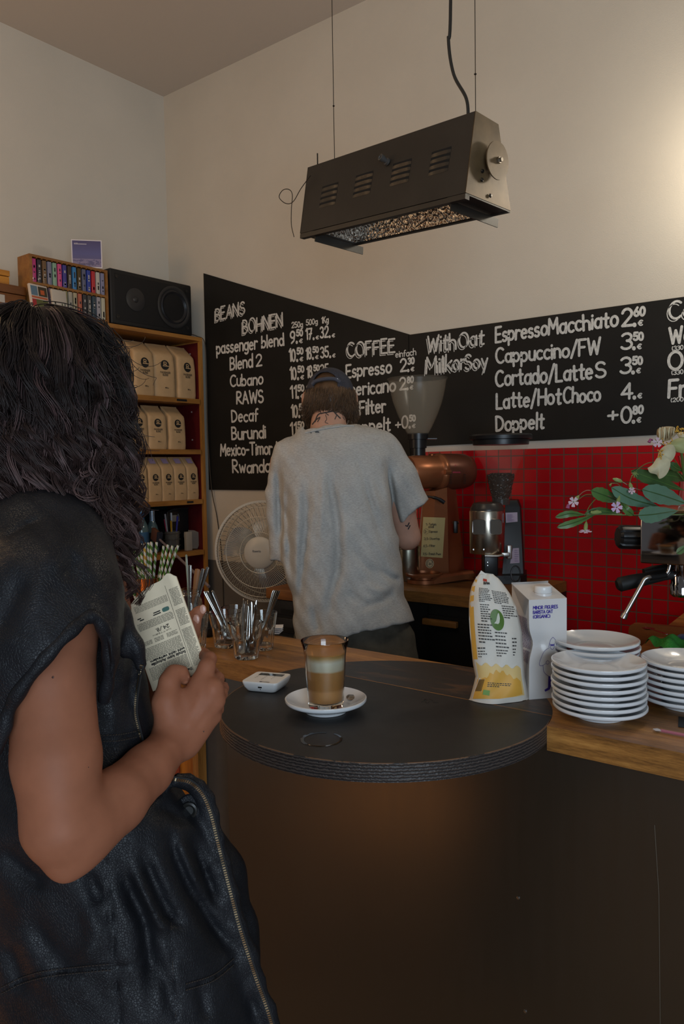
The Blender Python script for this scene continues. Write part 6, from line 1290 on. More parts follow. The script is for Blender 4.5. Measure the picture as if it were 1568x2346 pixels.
CRM = mat('petal_cream', (0.52, 0.47, 0.30), 0.6, vary=0.12, vscale=40); CRG = mat('petal_green', (0.36, 0.37, 0.16), 0.6); CRB = mat('petal_brown', (0.36, 0.27, 0.15), 0.7, vary=0.3, vscale=60)
def petal(parent, outline, m, d=0.0, bulge=.012):
    P = catmull([np.array([*q]) for q in outline+[outline[0]]], 5)[:-1]; c = np.mean(P, axis=0); mb = MB(); R_ = []
    for f in (1.0, .75, .45, .15): R_.append([F3(c[0]+(q[0]-c[0])*f, c[1]+(q[1]-c[1])*f, d-bulge*(1-f*f)) for q in P])
    mb.loft(R_, True, False, True); mb.build('petal', m, parent, world=True, flat_angle=80)
petal(pe, [(1062, 575), (1110, 540), (1160, 470), (1215, 450), (1285, 500), (1280, 580), (1240, 650), (1180, 682), (1150, 640), (1085, 620)], CRM, -.02)
petal(pe, [(1160, 470), (1180, 400), (1250, 345), (1320, 350), (1342, 420), (1320, 480), (1280, 515), (1220, 490)], CRM, -.01)
petal(pe, [(1250, 345), (1330, 290), (1425, 270), (1480, 300), (1480, 420), (1400, 425), (1330, 400)], CRG, .0)
petal(pe, [(1150, 240), (1160, 190), (1200, 170), (1260, 160), (1330, 170), (1350, 230), (1290, 290), (1220, 310), (1180, 300)], CRB, -.01)
for k in range(7): petal(pe, [(1165+k*24, 205-8*(k % 3)), (1185+k*24, 168-6*(k % 2)), (1202+k*22, 200), (1195+k*18, 290), (1175+k*22, 300)], CRB if k % 2 else CRM, -.022-.003*(k % 3), .006)
petal(pe, [(1350, 230), (1420, 215), (1500, 230), (1500, 290), (1400, 300)], CRM, .012)
STA = mat('stamen_yellow', (0.55, 0.30, 0.025), 0.6); rn = random.Random(4); mb = MB()
for k in range(60):
    x, y = (rn.uniform(1340, 1470), rn.uniform(170, 235)) if k < 38 else (rn.uniform(1160, 1215), rn.uniform(390, 470)) if k < 52 else (rn.uniform(1210, 1330), rn.uniform(295, 330))
    x2, y2 = x+rn.uniform(-18, 18), y+rn.uniform(-22, 18); mb.tube([F3(x, y, -.012), F3(x2, y2, -.026), F3(x2+rn.uniform(-6, 6), y2+rn.uniform(-6, 6), -.028)], [.0009, .0009, .0016], 5)
so = mb.build('stamens', STA, pe, world=True); so['kind'] = 'stuff'
MB().tube(catmull([F3(1400, 420, .01), F3(1440, 700, .06), F3(1560, 900, .1), VX+BZ*.02], 6), .0032, 8).build('stem', STEM, pe, world=True)
PNK = mat('petal_pink', (0.55, 0.40, 0.44), 0.6); PNP = mat('petal_lilac', (0.50, 0.36, 0.52), 0.6); MAG = mat('bud_magenta', (0.28, 0.07, 0.16), 0.6); CAL = mat('calyx', (0.20, 0.26, 0.08), 0.5)
def campion(parent, x, y, r, m, tilt, cal=None, side=False):
    mb = MB()
    for k in range(5):
        a = 2*PI*k/5+tilt; fl_ = .28 if side else 1.0; o = []
        for dx_, w_ in ((.12, .08), (.5, .26), (.85, .36), (1.02, .2), (.93, .0), (1.02, -.2), (.85, -.36), (.5, -.26), (.12, -.08)):
            o.append(F3(x+r*(dx_*math.cos(a)-w_*math.sin(a)), y+r*(dx_*math.sin(a)+w_*math.cos(a))*fl_, -.03-.004*dx_+.003*abs(w_)))
        mb.add(o, [tuple(range(len(o)))])
    mb.build('petals', m, parent, smooth=False, world=True)
    if cal:
        mb = MB(); a_, b_ = F3(cal[0], cal[1], -.022), F3(x, y, -.028); mb.tube([a_, a_+(b_-a_)*.3, a_+(b_-a_)*.7, b_], [.0015, .0042, .0046, .0026], 8); mb.build('calyx', CAL, parent, world=True)
c1 = thing('campion', 'pink campion sprig hanging lowest and furthest left of the flowers', 'flower', tuple(VX+BZ*.014))
campion(c1, 325, 912, 52, PNK, .4, (378, 850)); campion(c1, 442, 1205, 66, PNK, .2, (452, 1110), True)
MB().tube([F3(292, 925, -.02), F3(272, 945, -.022), F3(265, 975, -.022)], [.002, .0035, .0045], 8).build('bud', MAG, c1, world=True)
MB().tube(catmull([F3(378, 850, -.022), F3(430, 808, -.02), F3(500, 800, -.015), F3(700, 860, 0)], 6), .0010, 6).build('stalk', STEMR, c1, world=True)
MB().tube(catmull([F3(370, 890, -.022), F3(450, 840, -.02), F3(560, 850, -.01), F3(700, 900, 0)], 6), .0008, 6).build('stalk', STEM, c1, world=True)
MB().tube(catmull([F3(452, 1110, -.022), F3(462, 1000, -.02), F3(510, 920, -.01), F3(570, 862, -.005)], 6), .0010, 6).build('stalk', STEM, c1, world=True)
MB().tube(catmull([F3(430, 1042, -.015), F3(620, 1035, -.01), F3(900, 1045, .01), F3(1250, 1040, .05), F3(1500, 1010, .09), VX+BZ*.03], 6), .0016, 6).build('stem', STEM, c1, world=True)
for a in (((142, 1066), (290, 1030), (440, 1042), 33, LG, -.02, -.01), ((160, 1166), (330, 1120), (535, 1040), 36, LG, -.03, -.012), ((435, 1030), (600, 1000), (805, 1035), 36, LD, -.01, .01), ((925, 1045), (850, 985), (790, 900), 40, LG, -.01, .0)): leaf(c1, *a)
MB().tube([F3(600, 1015, -.02), F3(560, 1012, -.022), F3(520, 1018, -.022), F3(495, 1015, -.02)], [.002, .005, .004, .003], 8).build('bud', CAL, c1, world=True)
c2 = thing('campion', 'lilac pink campion hanging in front of the blue green leaves', 'flower', tuple(VX+BZ*.013))
campion(c2, 755, 965, 58, PNP, 1.3, (782, 850)); campion(c2, 905, 800, 36, PNK, .3, (885, 720))
MB().tube([F3(715, 680, -.01), F3(745, 690, -.012), F3(790, 705, -.012), F3(815, 715, -.01)], [.0015, .0045, .0045, .001], 8).build('bud', CAL, c2, world=True)
MB().tube([F3(690, 760, -.01), F3(688, 745, -.012), F3(702, 728, -.01)], [.001, .003, .001], 8).build('bud', CAL, c2, world=True)
MB().tube(catmull([F3(782, 850, -.02), F3(800, 775, -.018), F3(850, 830, -.01), F3(850, 880, .0)], 6), .0008, 6).build('stalk', STEM, c2, world=True)
MB().tube(catmull([F3(702, 728, -.01), F3(760, 730, -.01), F3(800, 770, -.008)], 6), .0007, 6).build('stalk', STEM, c2, world=True)
MB().tube(catmull([F3(815, 715, -.01), F3(900, 765, -.01), F3(1000, 800, .0), F3(1200, 900, .04), F3(1500, 960, .09), VX+BZ*.03], 6), .0011, 6).build('stem', STEMR, c2, world=True)
MB().tube(catmull([F3(885, 720, -.01), F3(900, 670, -.008), F3(950, 600, -.005), F3(1090, 520, .0), F3(1300, 560, .04), F3(1500, 800, .09), VX+BZ*.02], 6), .0010, 6).build('stem', STEM, c2, world=True)
for k in range(7):
    a = k*.9; MB().tube([F3(935, 625, -.008), F3(935+38*math.cos(a), 640+34*math.sin(a), -.014)], [.0016, .0006], 5).build('sepal', CAL, c2, world=True)
c3 = thing('campion', 'small pale campion hanging from the cream peony petals', 'flower', tuple(VX+BZ*.012))
campion(c3, 1160, 320, 50, PNK, 1.0, (1130, 295)); MB().tube([F3(1135, 300, -.02), F3(1090, 290, -.02), F3(1075, 320, -.02)], [.0012, .003, .004], 7).build('bud', MAG, c3, world=True)
MB().tube(catmull([F3(1150, 300, -.015), F3(1250, 380, .015), F3(1400, 600, .05), F3(1520, 850, .1), VX+BZ*.02], 6), .0010, 6).build('stem', STEM, c3, world=True)
# ================================================================== people
def K(px, py, D): return np.array([(px-IW/2)/FPX*D, -(py-IH/2)/FPX*D, D])
def q2w(V): V = np.asarray(V, float); return CAM+V[:, :1]*AR+V[:, 1:2]*AU+V[:, 2:3]*AD
def pxy(P): return IW/2+FPX*P[:, 0]/P[:, 2], IH/2-FPX*P[:, 1]/P[:, 2]
def sdf_part(name, f, lo, hi, h, m, parent):
    V, Q = nets(f, lo, hi, h); return mesh_np(name, q2w(V), Q, m, parent, off=tuple(parent.matrix_world.translation) if parent is not None else (0, 0, 0))
def march(f, px, py, d0, d1, n=160):
    D = np.linspace(d0, d1, n); P = np.stack([K(px, py, d) for d in D]); v = f(P); i = np.argmax(v < 0)
    if v[i] >= 0: return None
    if i == 0: return d0
    a, b = v[i-1], v[i]; return D[i-1]+(D[i]-D[i-1])*a/(a-b)
def rowloft(P, rows, e=2.4):
    """cloth volume from rows (py, left px, right px, centre depth, half depth)"""
    px, py = pxy(P); R_ = np.array(rows, float)
    L, Rr, Dc, H = (np.interp(py, R_[:, 0], R_[:, k]) for k in (1, 2, 3, 4))
    cx = ((L+Rr)/2-IW/2)/FPX*Dc; hx = np.maximum((Rr-L)/2/FPX*Dc, 1e-3)
    k = (np.abs((P[:, 0]/P[:, 2]*Dc-cx)/hx)**e+np.abs((P[:, 2]-Dc)/H)**e)**(1/e)
    d = (k-1)*np.minimum(hx, H)
    vert = np.maximum(R_[0, 0]-py, py-R_[-1, 0])*P[:, 2]/FPX
    return np.maximum(d, vert)
def folds(P, lst, D):
    px, py = pxy(P); X = np.stack([px, py], 1); out = np.zeros(len(P))
    for pts, amp, sig in lst:
        C_ = catmull([np.array(q, float) for q in pts], 4); lo = np.min(C_, axis=0)-3*sig; hi = np.max(C_, axis=0)+3*sig
        m = (px > lo[0]) & (px < hi[0]) & (py > lo[1]) & (py < hi[1])
        if not m.any(): continue
        d, w = polydist(X[m], C_); e = np.clip(3.0*np.minimum(w, 1-w), 0, 1) if sig > 5 else np.clip(12*np.minimum(w, 1-w)+.4, 0, 1)
        out[m] += amp*np.exp(-(d/sig)**2)*e*e*(3-2*e)
    return out
SKIN = mat('skin', (0.285, 0.108, 0.058), 0.55, spec=0.2, vary=0.07, vscale=35, sss=0.12, bump=0.04, bscale=350, bdist=0.001)
SKINP = mat('skin_pale', (0.42, 0.235, 0.165), 0.5, spec=0.35, vary=0.06, vscale=35, sss=0.12)
def m_hair(name, c1, c2, rough=.38, ends=None):
    m = bpy.data.materials.new(name); m.use_nodes = True; t = NT(m); n = t.noise(t.coord(), 14, 3)
    col = t.ramp(n, [(.35, c1), (.7, c2)])
    if ends:
        sep = t.new('ShaderNodeSeparateXYZ'); t.link(t.world(), sep.inputs[0]); mr = t.new('ShaderNodeMapRange'); t.link(t.math('MULTIPLY_ADD', n, .10, sep.outputs[2]), mr.inputs[0])
        for i_, v_ in zip((1, 2, 3, 4), (1.60, 1.42, 0, 1)): mr.inputs[i_].default_value = v_
        col = t.mix(mr.outputs[0], col, ends)
    t.link(col, t.b.inputs['Base Color']); t.b.inputs['Roughness'].default_value = rough; t.b.inputs['Specular IOR Level'].default_value = .3; return m
def tubes_np(name, paths, radii, m, parent, sides=3):
    """many equal-length strands as one mesh: paths (S, N, 3), radii (N,) or (S, N)"""
    S_, N_ = paths.shape[:2]; T = np.gradient(paths, axis=1); T /= np.linalg.norm(T, axis=2, keepdims=True)+1e-12
    up = np.where(np.abs(T[..., 2:3]) > .9, np.array([1., 0, 0]), np.array([0, 0, 1.])); A = np.cross(T, up); A /= np.linalg.norm(A, axis=2, keepdims=True)+1e-12; B = np.cross(T, A)
    rr = np.broadcast_to(radii, (S_, N_))[..., None]; ring = np.stack([paths+rr*(A*math.cos(2*PI*k/sides)+B*math.sin(2*PI*k/sides)) for k in range(sides)], 2)
    V = ring.reshape(-1, 3); i = np.arange(S_)[:, None, None]*N_*sides+np.arange(N_-1)[None, :, None]*sides; k = np.arange(sides)[None, None, :]; k2 = (k+1) % sides
    Q = np.stack([i+k, i+k2, i+sides+k2, i+sides+k], -1).reshape(-1, 4)
    return mesh_np(name, V, Q, m, parent, off=tuple(parent.matrix_world.translation))
# ------------------------------------------------------------------ the barista, seen from behind
bp = q2w(K(790, 1300, 2.50)[None])[0]
ba = thing('person', 'barista in a loose grey t-shirt and cap seen from behind, working at the back counter', 'person', (bp[0], bp[1], 0))
DT = 2.47
headc = K(757, 908, 2.54)
def f_neck(P):
    d = rcone(P, K(754, 935, 2.52), K(752, 1010, 2.46), .052, .062); return d
def f_bbody(P):
    d = ell(P, headc, (.069, .086, .090)); d = smin(d, ell(P, K(757, 950, 2.59), (.060, .062, .062)), .03)
    d = smin(d, rcone(P, K(757, 925, 2.635), K(757, 944, 2.655), .010, .014), .01)
    for x, s_ in ((698, -1), (814, 1)): d = smin(d, ell(P, K(x, 918, 2.545), (.010, .030, .018)), .008)
    d = smin(d, f_neck(P), .02); d = smin(d, ell(P, K(775, 1120, 2.49), (.155, .19, .085)), .03); d = smin(d, ell(P, K(800, 1350, 2.50), (.14, .20, .085)), .05)
    el = K(934, 1230, 2.57); d = smin(d, chain(P, [K(885, 1050, 2.49), K(915, 1140, 2.53), el], [.052, .046, .042], .01), .02)
    wr = K(872, 1222, 2.80); d = smin(d, chain(P, [el, K(905, 1226, 2.68), wr], [.041, .040, .027], .01), .012)
    e2 = K(650, 1260, 2.56); d = smin(d, chain(P, [K(655, 1060, 2.49), K(645, 1150, 2.52), e2], [.050, .044, .038], .01), .02)
    w2_ = K(720, 1240, 2.78); d = smin(d, chain(P, [e2, K(690, 1250, 2.68), w2_], [.038, .037, .026], .01), .012)
    for w_, s_ in ((wr, -1), (w2_, 1)):
        pm = w_+np.array([s_*.03, .0, .065]); h = rcone(P, w_, pm, .026, .030)
        for k in range(4):
            b_ = pm+np.array([s_*(.006*k), .026-.017*k, .016]); t1 = b_+np.array([s_*.016, -.004, .034]); t2 = t1+np.array([s_*.020, -.016, .006]); h = smin(h, chain(P, [b_, t1, t2], [.0105, .009, .0075], .004), .006)
        h = smin(h, chain(P, [w_+np.array([s_*.012, .02, .03]), w_+np.array([s_*.04, .035, .06]), w_+np.array([s_*.06, .025, .085])], [.013, .0105, .009], .004), .006); d = smin(d, h, .012)
    return d
sdf_part('body', f_bbody, (-.28, -.34, 2.36), (.30, .52, 2.95), .0065, SKINP, ba)
Bz = lambda zx, zy: (560+zx*.2983, 820+zy*.2983)
shirt_rows = [(968, 705, 806, 2.47, .055), (980, 684, 852, 2.47, .075), (995, 674, 884, 2.47, .095), (1015, 652, 902, 2.47, .115), (1045, 638, 907, 2.47, .13), (1090, 637, 907, 2.47, .14), (1150, 639, 908, 2.47, .145), (1200, 641, 913, 2.47, .145), (1285, 646, 921, 2.475, .145), (1330, 656, 926, 2.48, .145), (1366, 669, 928, 2.48, .145), (1400, 672, 942, 2.48, .145), (1430, 672, 954, 2.48, .148), (1490, 674, 958, 2.48, .148)]
sf = [([Bz(*q) for q in L], a, s_) for L, a, s_ in (
    (((660, 780), (665, 1000), (715, 1250), (720, 1600), (660, 1850), (655, 2140)), 0.0174, 11), (((470, 880), (480, 1150), (470, 1350), (440, 1700), (420, 2130)), 0.0130, 9), (((345, 900), (330, 1150), (350, 1500), (385, 1900)), 0.0116, 9),
    (((830, 700), (930, 950), (1010, 1250), (1120, 1520)), 0.0087, 8), (((1070, 730), (1125, 960), (1165, 1240), (1190, 1420)), 0.0203, 8), (((255, 760), (262, 1100), (275, 1540)), 0.0174, 7), (((620, 780), (600, 1100), (590, 1500)), -0.0116, 10), (((420, 950), (405, 1300), (400, 1700)), -0.0087, 9), (((540, 900), (545, 1300)), -0.0072, 9),
    (((510, 1880), (560, 2040), (570, 2120)), 0.0116, 8), (((820, 1420), (900, 1560), (1040, 1680)), 0.0058, 9), (((780, 1780), (860, 1850), (980, 1900)), 0.0072, 8), (((850, 1950), (960, 1900), (1090, 1850), (1190, 1700)), 0.0087, 9), (((1000, 1600), (1130, 1690), (1220, 1700)), 0.0087, 8), (((900, 1700), (1000, 1780), (1150, 1780)), -0.0058, 8), (((720, 900), (760, 1200), (800, 1500)), -0.0058, 14), (((960, 860), (1000, 1050), (1080, 1300)), -0.0058, 9))]
def f_shirt(P):
    px, py = pxy(P)
    t_ = rowloft(P, shirt_rows); n_ = ((px-945)*.645+(py-1175)*.764)*P[:, 2]/FPX
    s1 = np.maximum(chain(P, [K(868, 1030, 2.47), K(905, 1090, 2.49), K(955, 1190, 2.54)], [.066, .066, .062], .01), n_)
    s2 = np.maximum(chain(P, [K(668, 1045, 2.47), K(645, 1130, 2.49), K(648, 1300, 2.54)], [.062, .050, .042], .01), (py-1285)*P[:, 2]/FPX)
    d = smin(smin(t_, s1, .018), s2, .018)
    hem = np.interp(px, [640, 673, 760, 808, 858, 951, 975], [1478, 1474, 1470, 1455, 1443, 1422, 1416]); d = np.maximum(d, (py-hem)*P[:, 2]/FPX)
    neck = np.interp(px, [684, 697, 740, 790, 813, 826], [940, 986, 977, 970, 971, 940]); d = np.maximum(d, (neck-py)*P[:, 2]/FPX)
    w_ = .0016*(np.sin(P[:, 0]*61+P[:, 1]*23)+np.sin(P[:, 1]*47-P[:, 0]*39+2))+.0012*np.sin(P[:, 0]*130+P[:, 1]*90)
    d = d+folds(P, sf, 2.4)+w_
    return np.maximum(d, -(d+.011)) if False else d
def m_heather():
    m = bpy.data.materials.new('heather_grey'); m.use_nodes = True; t = NT(m); n = t.noise(t.coord((1, 1, 6)), 120, 4, .75); n2 = t.noise(t.coord(), 9, 3)
    t.link(t.ramp(t.math('MULTIPLY_ADD', n2, .25, t.math('MULTIPLY', n, .8)), [(.38, (0.27, 0.262, 0.245, 1)), (.66, (0.44, 0.43, 0.405, 1))]), t.b.inputs['Base Color']); t.b.inputs['Roughness'].default_value = .9; t.b.inputs['Specular IOR Level'].default_value = .15
    t.bump(n, .25, .0015); return m
sh = sdf_part('t_shirt', f_shirt, (-.28, -.48, 2.26), (.30, .34, 2.70), .0058, m_heather(), ba)
mb = MB()
for x, y, w_, h_ in ((727, 990, 5, 2.4), (713, 992, 2, 1.2)): d_ = march(f_shirt, x, y, 2.2, 2.6) or 2.4; mb.add([dep(x+w_*math.cos(k*PI/6), y+h_*min(.5, math.sin(k*PI/6)), d_-.006) for k in range(12)], [tuple(range(12))])
mb.build('print_mark', mat('label_black', (0, 0, 0)), ba, smooth=False, world=True)
mb = MB()
for L in (((700, 989), (740, 980), (790, 973), (812, 974)),):
    pts = [(x, y+2.5, (march(f_shirt, x, y+3, 2.2, 2.6) or 2.42)) for x, y in np.array(catmull([np.array(q, float) for q in L], 6))]
    mb.tube([dep(x, y, d_-.001) for x, y, d_ in pts], .0035, 6)
mb.build('collar_rib', m_heather() if False else sh.data.materials[0], ba, world=True)
# tattoo of thorny branches on the nape
mb = MB(); TAT = mat('tattoo', (0.022, 0.020, 0.022), 0.6)
def nape(a, b, l=0): d_ = march(f_bbody, a, b, 2.3, 2.7) or 2.44; return dep(a, b, d_-.0012-l)
for L, w_ in (([(716, 972), (724, 962), (733, 956)], 1.2), ([(722, 966), (729, 950), (741, 946), (753, 944)], 1.3), ([(733, 958), (728, 966)], .9), ([(737, 948), (733, 941)], .8), ([(746, 946), (753, 951)], .9), ([(752, 944), (764, 942), (770, 948), (780, 958)], 1.4), ([(757, 943), (766, 938)], .9), ([(768, 946), (776, 943)], .9), ([(772, 951), (768, 960)], .9), ([(746, 950), (749, 960), (745, 967), (752, 970)], .6), ([(786, 955), (790, 962)], .6)): ribbons(mb, [catmull([np.array(q, float) for q in L], 4)], w_, nape)
mb.build('neck_tattoo', TAT, ba, smooth=False, world=True)
mb = MB(); ribbons(mb, [[(938, 1198), (934, 1206), (930, 1204)], [(940, 1204), (936, 1212)]], 1.3, lambda a, b, l=0: dep(a, b, (march(f_bbody, a, b, 2.3, 2.8) or 2.53)-.0012)); mb.build('arm_tattoo', TAT, ba, smooth=False, world=True)
# hair under the cap, cap with strap
BH = m_hair('brown_hair', (0.055, 0.029, 0.014, 1), (0.14, 0.075, 0.036, 1))
def f_bhair(P):
    px, py = pxy(P); d = ell(P, headc+np.array([0, -.014, -.004]), (.080, .086, .097)); d = smin(d, ell(P, headc, (.0715, .0875, .0925)), .008); nap = np.interp(px, [690, 715, 735, 760, 785, 803, 820], [985, 968, 932, 925, 930, 965, 985])
    d = np.maximum(d, np.where(P[:, 2] < 2.58, (py-nap)*2.5/FPX, -1)); return np.maximum(d, P[:, 2]-2.60)
sdf_part('hair', f_bhair, (-.15, .22, 2.40), (.08, .51, 2.66), .0045, BH, ba)
rn_ = np.random.RandomState(3); paths = []
for k in range(900):
    th = rn_.uniform(-1.9, 1.9); z0 = rn_.uniform(-.03, .016); L_ = rn_.uniform(.05, .10)*(1.15 if abs(th) > .7 else .8); s_ = np.linspace(0, 1, 12)
    n_ = np.array([math.sin(th), 0, -math.cos(th)]); curl = rn_.uniform(.003, .010); ph = rn_.uniform(0, 6); fr = rn_.uniform(3, 8); up_ = z0-L_*s_
    rad = np.sqrt(np.clip(1-(up_/.125)**2, .35, 1))*np.array([1.0])[0]*(1.02+.10*s_)
    X_ = headc[0]+n_[0]*.081*rad+curl*s_*np.sin(fr*s_+ph)+np.sign(n_[0])*.020*s_**3*(abs(th) > .8); Z_ = headc[2]+n_[2]*.098*rad+curl*s_*np.cos(fr*s_+ph)*.5; Y_ = headc[1]+.004+up_
    paths.append(np.stack([X_, Y_, Z_], 1))
paths = np.array(paths); pw = q2w(paths.reshape(-1, 3)).reshape(paths.shape)
tubes_np('hair_strands', pw, np.linspace(.0011, .0004, 12), BH, ba)['kind'] = 'stuff'
capc = headc+np.array([-.001, .004, .004])
def f_cap(P):
    px, py = pxy(P); o = ell(P, capc, (.0800, .0895, .104)); i = ell(P, capc, (.0740, .0840, .0985)); d = np.maximum(o, -i)
    line = np.where(P[:, 2] < 2.54, np.interp(px, [700, 757, 812], [893, 882, 897]), 902); d = np.maximum(d, (py-line)*2.5/FPX)
    hole = np.maximum(((px-746)/27.0)**2+((py-877)/25.0)**2-1, P[:, 2]-2.52)*.02; d = np.maximum(d, -hole)
    br = np.maximum(ell(P, capc+np.array([0, -.045, .125]), (.078, .012, .085)), 2.60-P[:, 2]); return np.minimum(d, br)
CAPM = mat('cap_navy', (0.043, 0.044, 0.056), 0.85, spec=.2, bump=.3, bscale=400, bdist=.001, vary=.15, vscale=30)
cp = sdf_part('cap', f_cap, (-.15, .28, 2.40), (.08, .53, 2.80), .0036, CAPM, ba)
mb = MB(); st_ = catmull([np.array([x, y]) for x, y in ((716, 880), (724, 873), (745, 868), (766, 868), (779, 875))], 6)
def fcapo(P): return ell(P, capc, (.0810, .0905, .105))
mb.tube([dep(x, y, (march(fcapo, x, y, 2.3, 2.6) or 2.46)-.001) for x, y in st_], .0068, 8, flat=.9, up=AU); mb.build('cap_strap', mat('strap_navy', (0.056, 0.058, 0.074), 0.8), cp if False else ba, world=True)
mb = MB(); a_ = march(fcapo, 773, 869, 2.3, 2.6) or 2.46; mb.lathe([(.0034, 0), (.003, .002), (.0001, .002)], dep(773, 869, a_-.006), 12, -AD); mb.build('cap_stud', mat('stud', (0.35, 0.33, 0.32), .3, .8), ba, world=True)
# trousers and shoes
def f_trou(P):
    d = rowloft(P, [(1395, 690, 925, 2.49, .118), (1450, 676, 948, 2.49, .125), (1500, 672, 957, 2.49, .128), (1570, 672, 957, 2.49, .12)]); px, py = pxy(P)
    for x0, x1 in ((745, 748), (885, 872)): d = smin(d, chain(P, [K(x0, 1500, 2.49), K(x0, 1780, 2.49), K(x1, 2075, 2.50)], [.094, .078, .066], .02), .02)
    return d+.002*np.sin(P[:, 1]*70+P[:, 0]*30)+folds(P, [([(880, 1450), (900, 1500), (890, 1560)], .006, 8), ([(840, 1470), (905, 1462), (940, 1440)], .004, 5), ([(870, 1470), (872, 1530)], .003, 4)], 2.4)
sdf_part('trousers', f_trou, (-.20, -1.28, 2.34), (.26, -.30, 2.65), .0085, mat('trouser_olive', (0.085, 0.077, 0.060), 0.85, spec=.2, vary=.2, vscale=30), ba)
for x in (748, 872):
    p = q2w(K(x, 2075, 2.50)[None])[0]; fw_ = np.array([AD[0], AD[1], 0]); fw_ /= np.linalg.norm(fw_); sd_ = np.cross(fw_, BZ)
    mb = MB(); R_ = []
    for z, s_, l_ in ((.001, 1, 1), (.02, 1.03, 1.02), (.05, .95, .92), (.085, .7, .5), (.11, .62, .42)): R_.append([np.array([p[0], p[1], 0])+fw_*(.05*l_+.135*l_*math.cos(2*PI*k/24)-.02)+sd_*.046*s_*math.sin(2*PI*k/24)+BZ*z for k in range(24)])
    mb.loft(R_); mb.build('shoe', mat('shoe_black', (0.012, 0.012, 0.012), .5), ba, world=True)
# ------------------------------------------------------------------ the woman reading at the counter
wp = q2w(K(150, 1700, 1.13)[None])[0]
wo = thing('person', 'woman with long dark curly hair in a black sleeveless leather jacket reading a newspaper', 'person', (wp[0], wp[1], 0))
FW = np.array([.94, 0.0, .34]); FD = np.array([.88, -.34, .32]); FD /= np.linalg.norm(FD)     # facing, and the lowered face
SK = K(106, 905, 1.14); UPH = np.cross(np.cross(FD, [0, 1, 0]), FD); UPH /= np.linalg.norm(UPH); SDH = np.cross(FD, UPH)
HM = np.stack([SDH, UPH, FD])
def hp(a, b, c): return SK+SDH*a+UPH*b+FD*c
AX = [K(120, 1372, .995), K(116, 1560, .945), K(130, 1740, .915), K(142, 1890, .895)]
ELB = K(158, 1948, .900)
FORE = [ELB, K(265, 1834, .965), K(337, 1765, 1.035), K(400, 1694, 1.10)]
def f_arm(P):
    d = chain(P, AX, [.062, .0510, .0500, .0440], .01); d = smin(d, rcone(P, AX[3], ELB, .043, .033), .012)
    d = smin(d, rcone(P, K(156, 1950, .892), K(149, 1990, .886), .024, .011), .014)
    d = smin(d, chain(P, [K(196, 1893, .915)]+FORE[1:], [.0415, .0385, .0335, .0265], .01), .016)
    return d
WR = K(408, 1690, 1.103)
def f_hand(P):
    mcp = [K(460, 1566, 1.115), K(488, 1578, 1.108), K(493, 1606, 1.112), K(487, 1640, 1.122)]
    d = rcone(P, K(396, 1702, 1.10), K(418, 1672, 1.105), .0265, .026)
    for i, m_ in enumerate(mcp): d = smin(d, rcone(P, WR+np.array([-.010+.007*i, .004-.004*i, .004]), m_, .0215, (.0150, .0150, .0140, .0125)[i]), .012)
    d = smin(d, chain(P, [K(395, 1660, 1.10), K(383, 1608, 1.100), K(388, 1562, 1.108)], [.026, .0200, .0145], .008), .012)
    th = chain(P, [K(388, 1562, 1.108), K(398, 1543, 1.115), K(414, 1543, 1.122), K(424, 1556, 1.128)], [.0140, .0122, .0112, .0090], .005)
    d = smin(d, th, .006)
    f1 = chain(P, [mcp[0], K(474, 1528, 1.125), K(480, 1510, 1.145), K(466, 1499, 1.170), K(452, 1503, 1.180)], [.0150, .0122, .0108, .0095, .0080], .004)
    f2 = chain(P, [mcp[1], K(498, 1556, 1.145), K(486, 1541, 1.175), K(466, 1541, 1.185)], [.0140, .0105, .0092, .0078], .004)
    f3 = chain(P, [mcp[2], K(506, 1590, 1.145), K(511, 1577, 1.175), K(513, 1572, 1.190)], [.0135, .0100, .0088, .0075], .004)
    f4 = chain(P, [mcp[3], K(499, 1624, 1.148), K(494, 1608, 1.175), K(482, 1603, 1.185)], [.0120, .0090, .0080, .0068], .004)
    for f_ in (f1, f2, f3, f4): d = smin(d, f_, .0055)
    # tendon ridges and the dip between the knuckles
    X = np.stack(pxy(P), 1)
    for L, a, s_ in (([(430, 1665), (455, 1600), (462, 1570)], -.0014, 5), ([(440, 1665), (475, 1610), (488, 1580)], -.0012, 5), ([(448, 1650), (478, 1598)], .0014, 5), ([(455, 1660), (488, 1622)], .0016, 6)):
        q, w = polydist(X, L); d = d+a*np.exp(-(q/s_)**2)
    return d
def f_lhand(P):
    d = chain(P, [K(80, 1400, 1.33), K(170, 1700, 1.40), K(330, 1580, 1.285), K(372, 1530, 1.255)], [.050, .040, .030, .026], .015)
    d = smin(d, rcone(P, K(372, 1530, 1.255), K(412, 1478, 1.243), .027, .026), .012)
    for L, r_ in (([(415, 1458, 1.238), (440, 1418, 1.236), (455, 1402, 1.236), (464, 1397, 1.236)], (.0125, .0105, .0092, .0075)), ([(422, 1474, 1.236), (441, 1440, 1.232), (447, 1427, 1.230), (449, 1420, 1.230)], (.012, .0105, .0095, .0085)), ([(424, 1492, 1.236), (440, 1466, 1.232), (445, 1450, 1.230), (446, 1443, 1.230)], (.0115, .0095, .0085, .0075)), ([(420, 1505, 1.238), (432, 1490, 1.236), (437, 1476, 1.235)], (.0105, .008, .007)), ([(392, 1480, 1.225), (398, 1440, 1.222), (404, 1418, 1.222)], (.0125, .011, .009))):
        d = smin(d, chain(P, [K(*q) for q in L], list(r_), .004), .006)
    return d
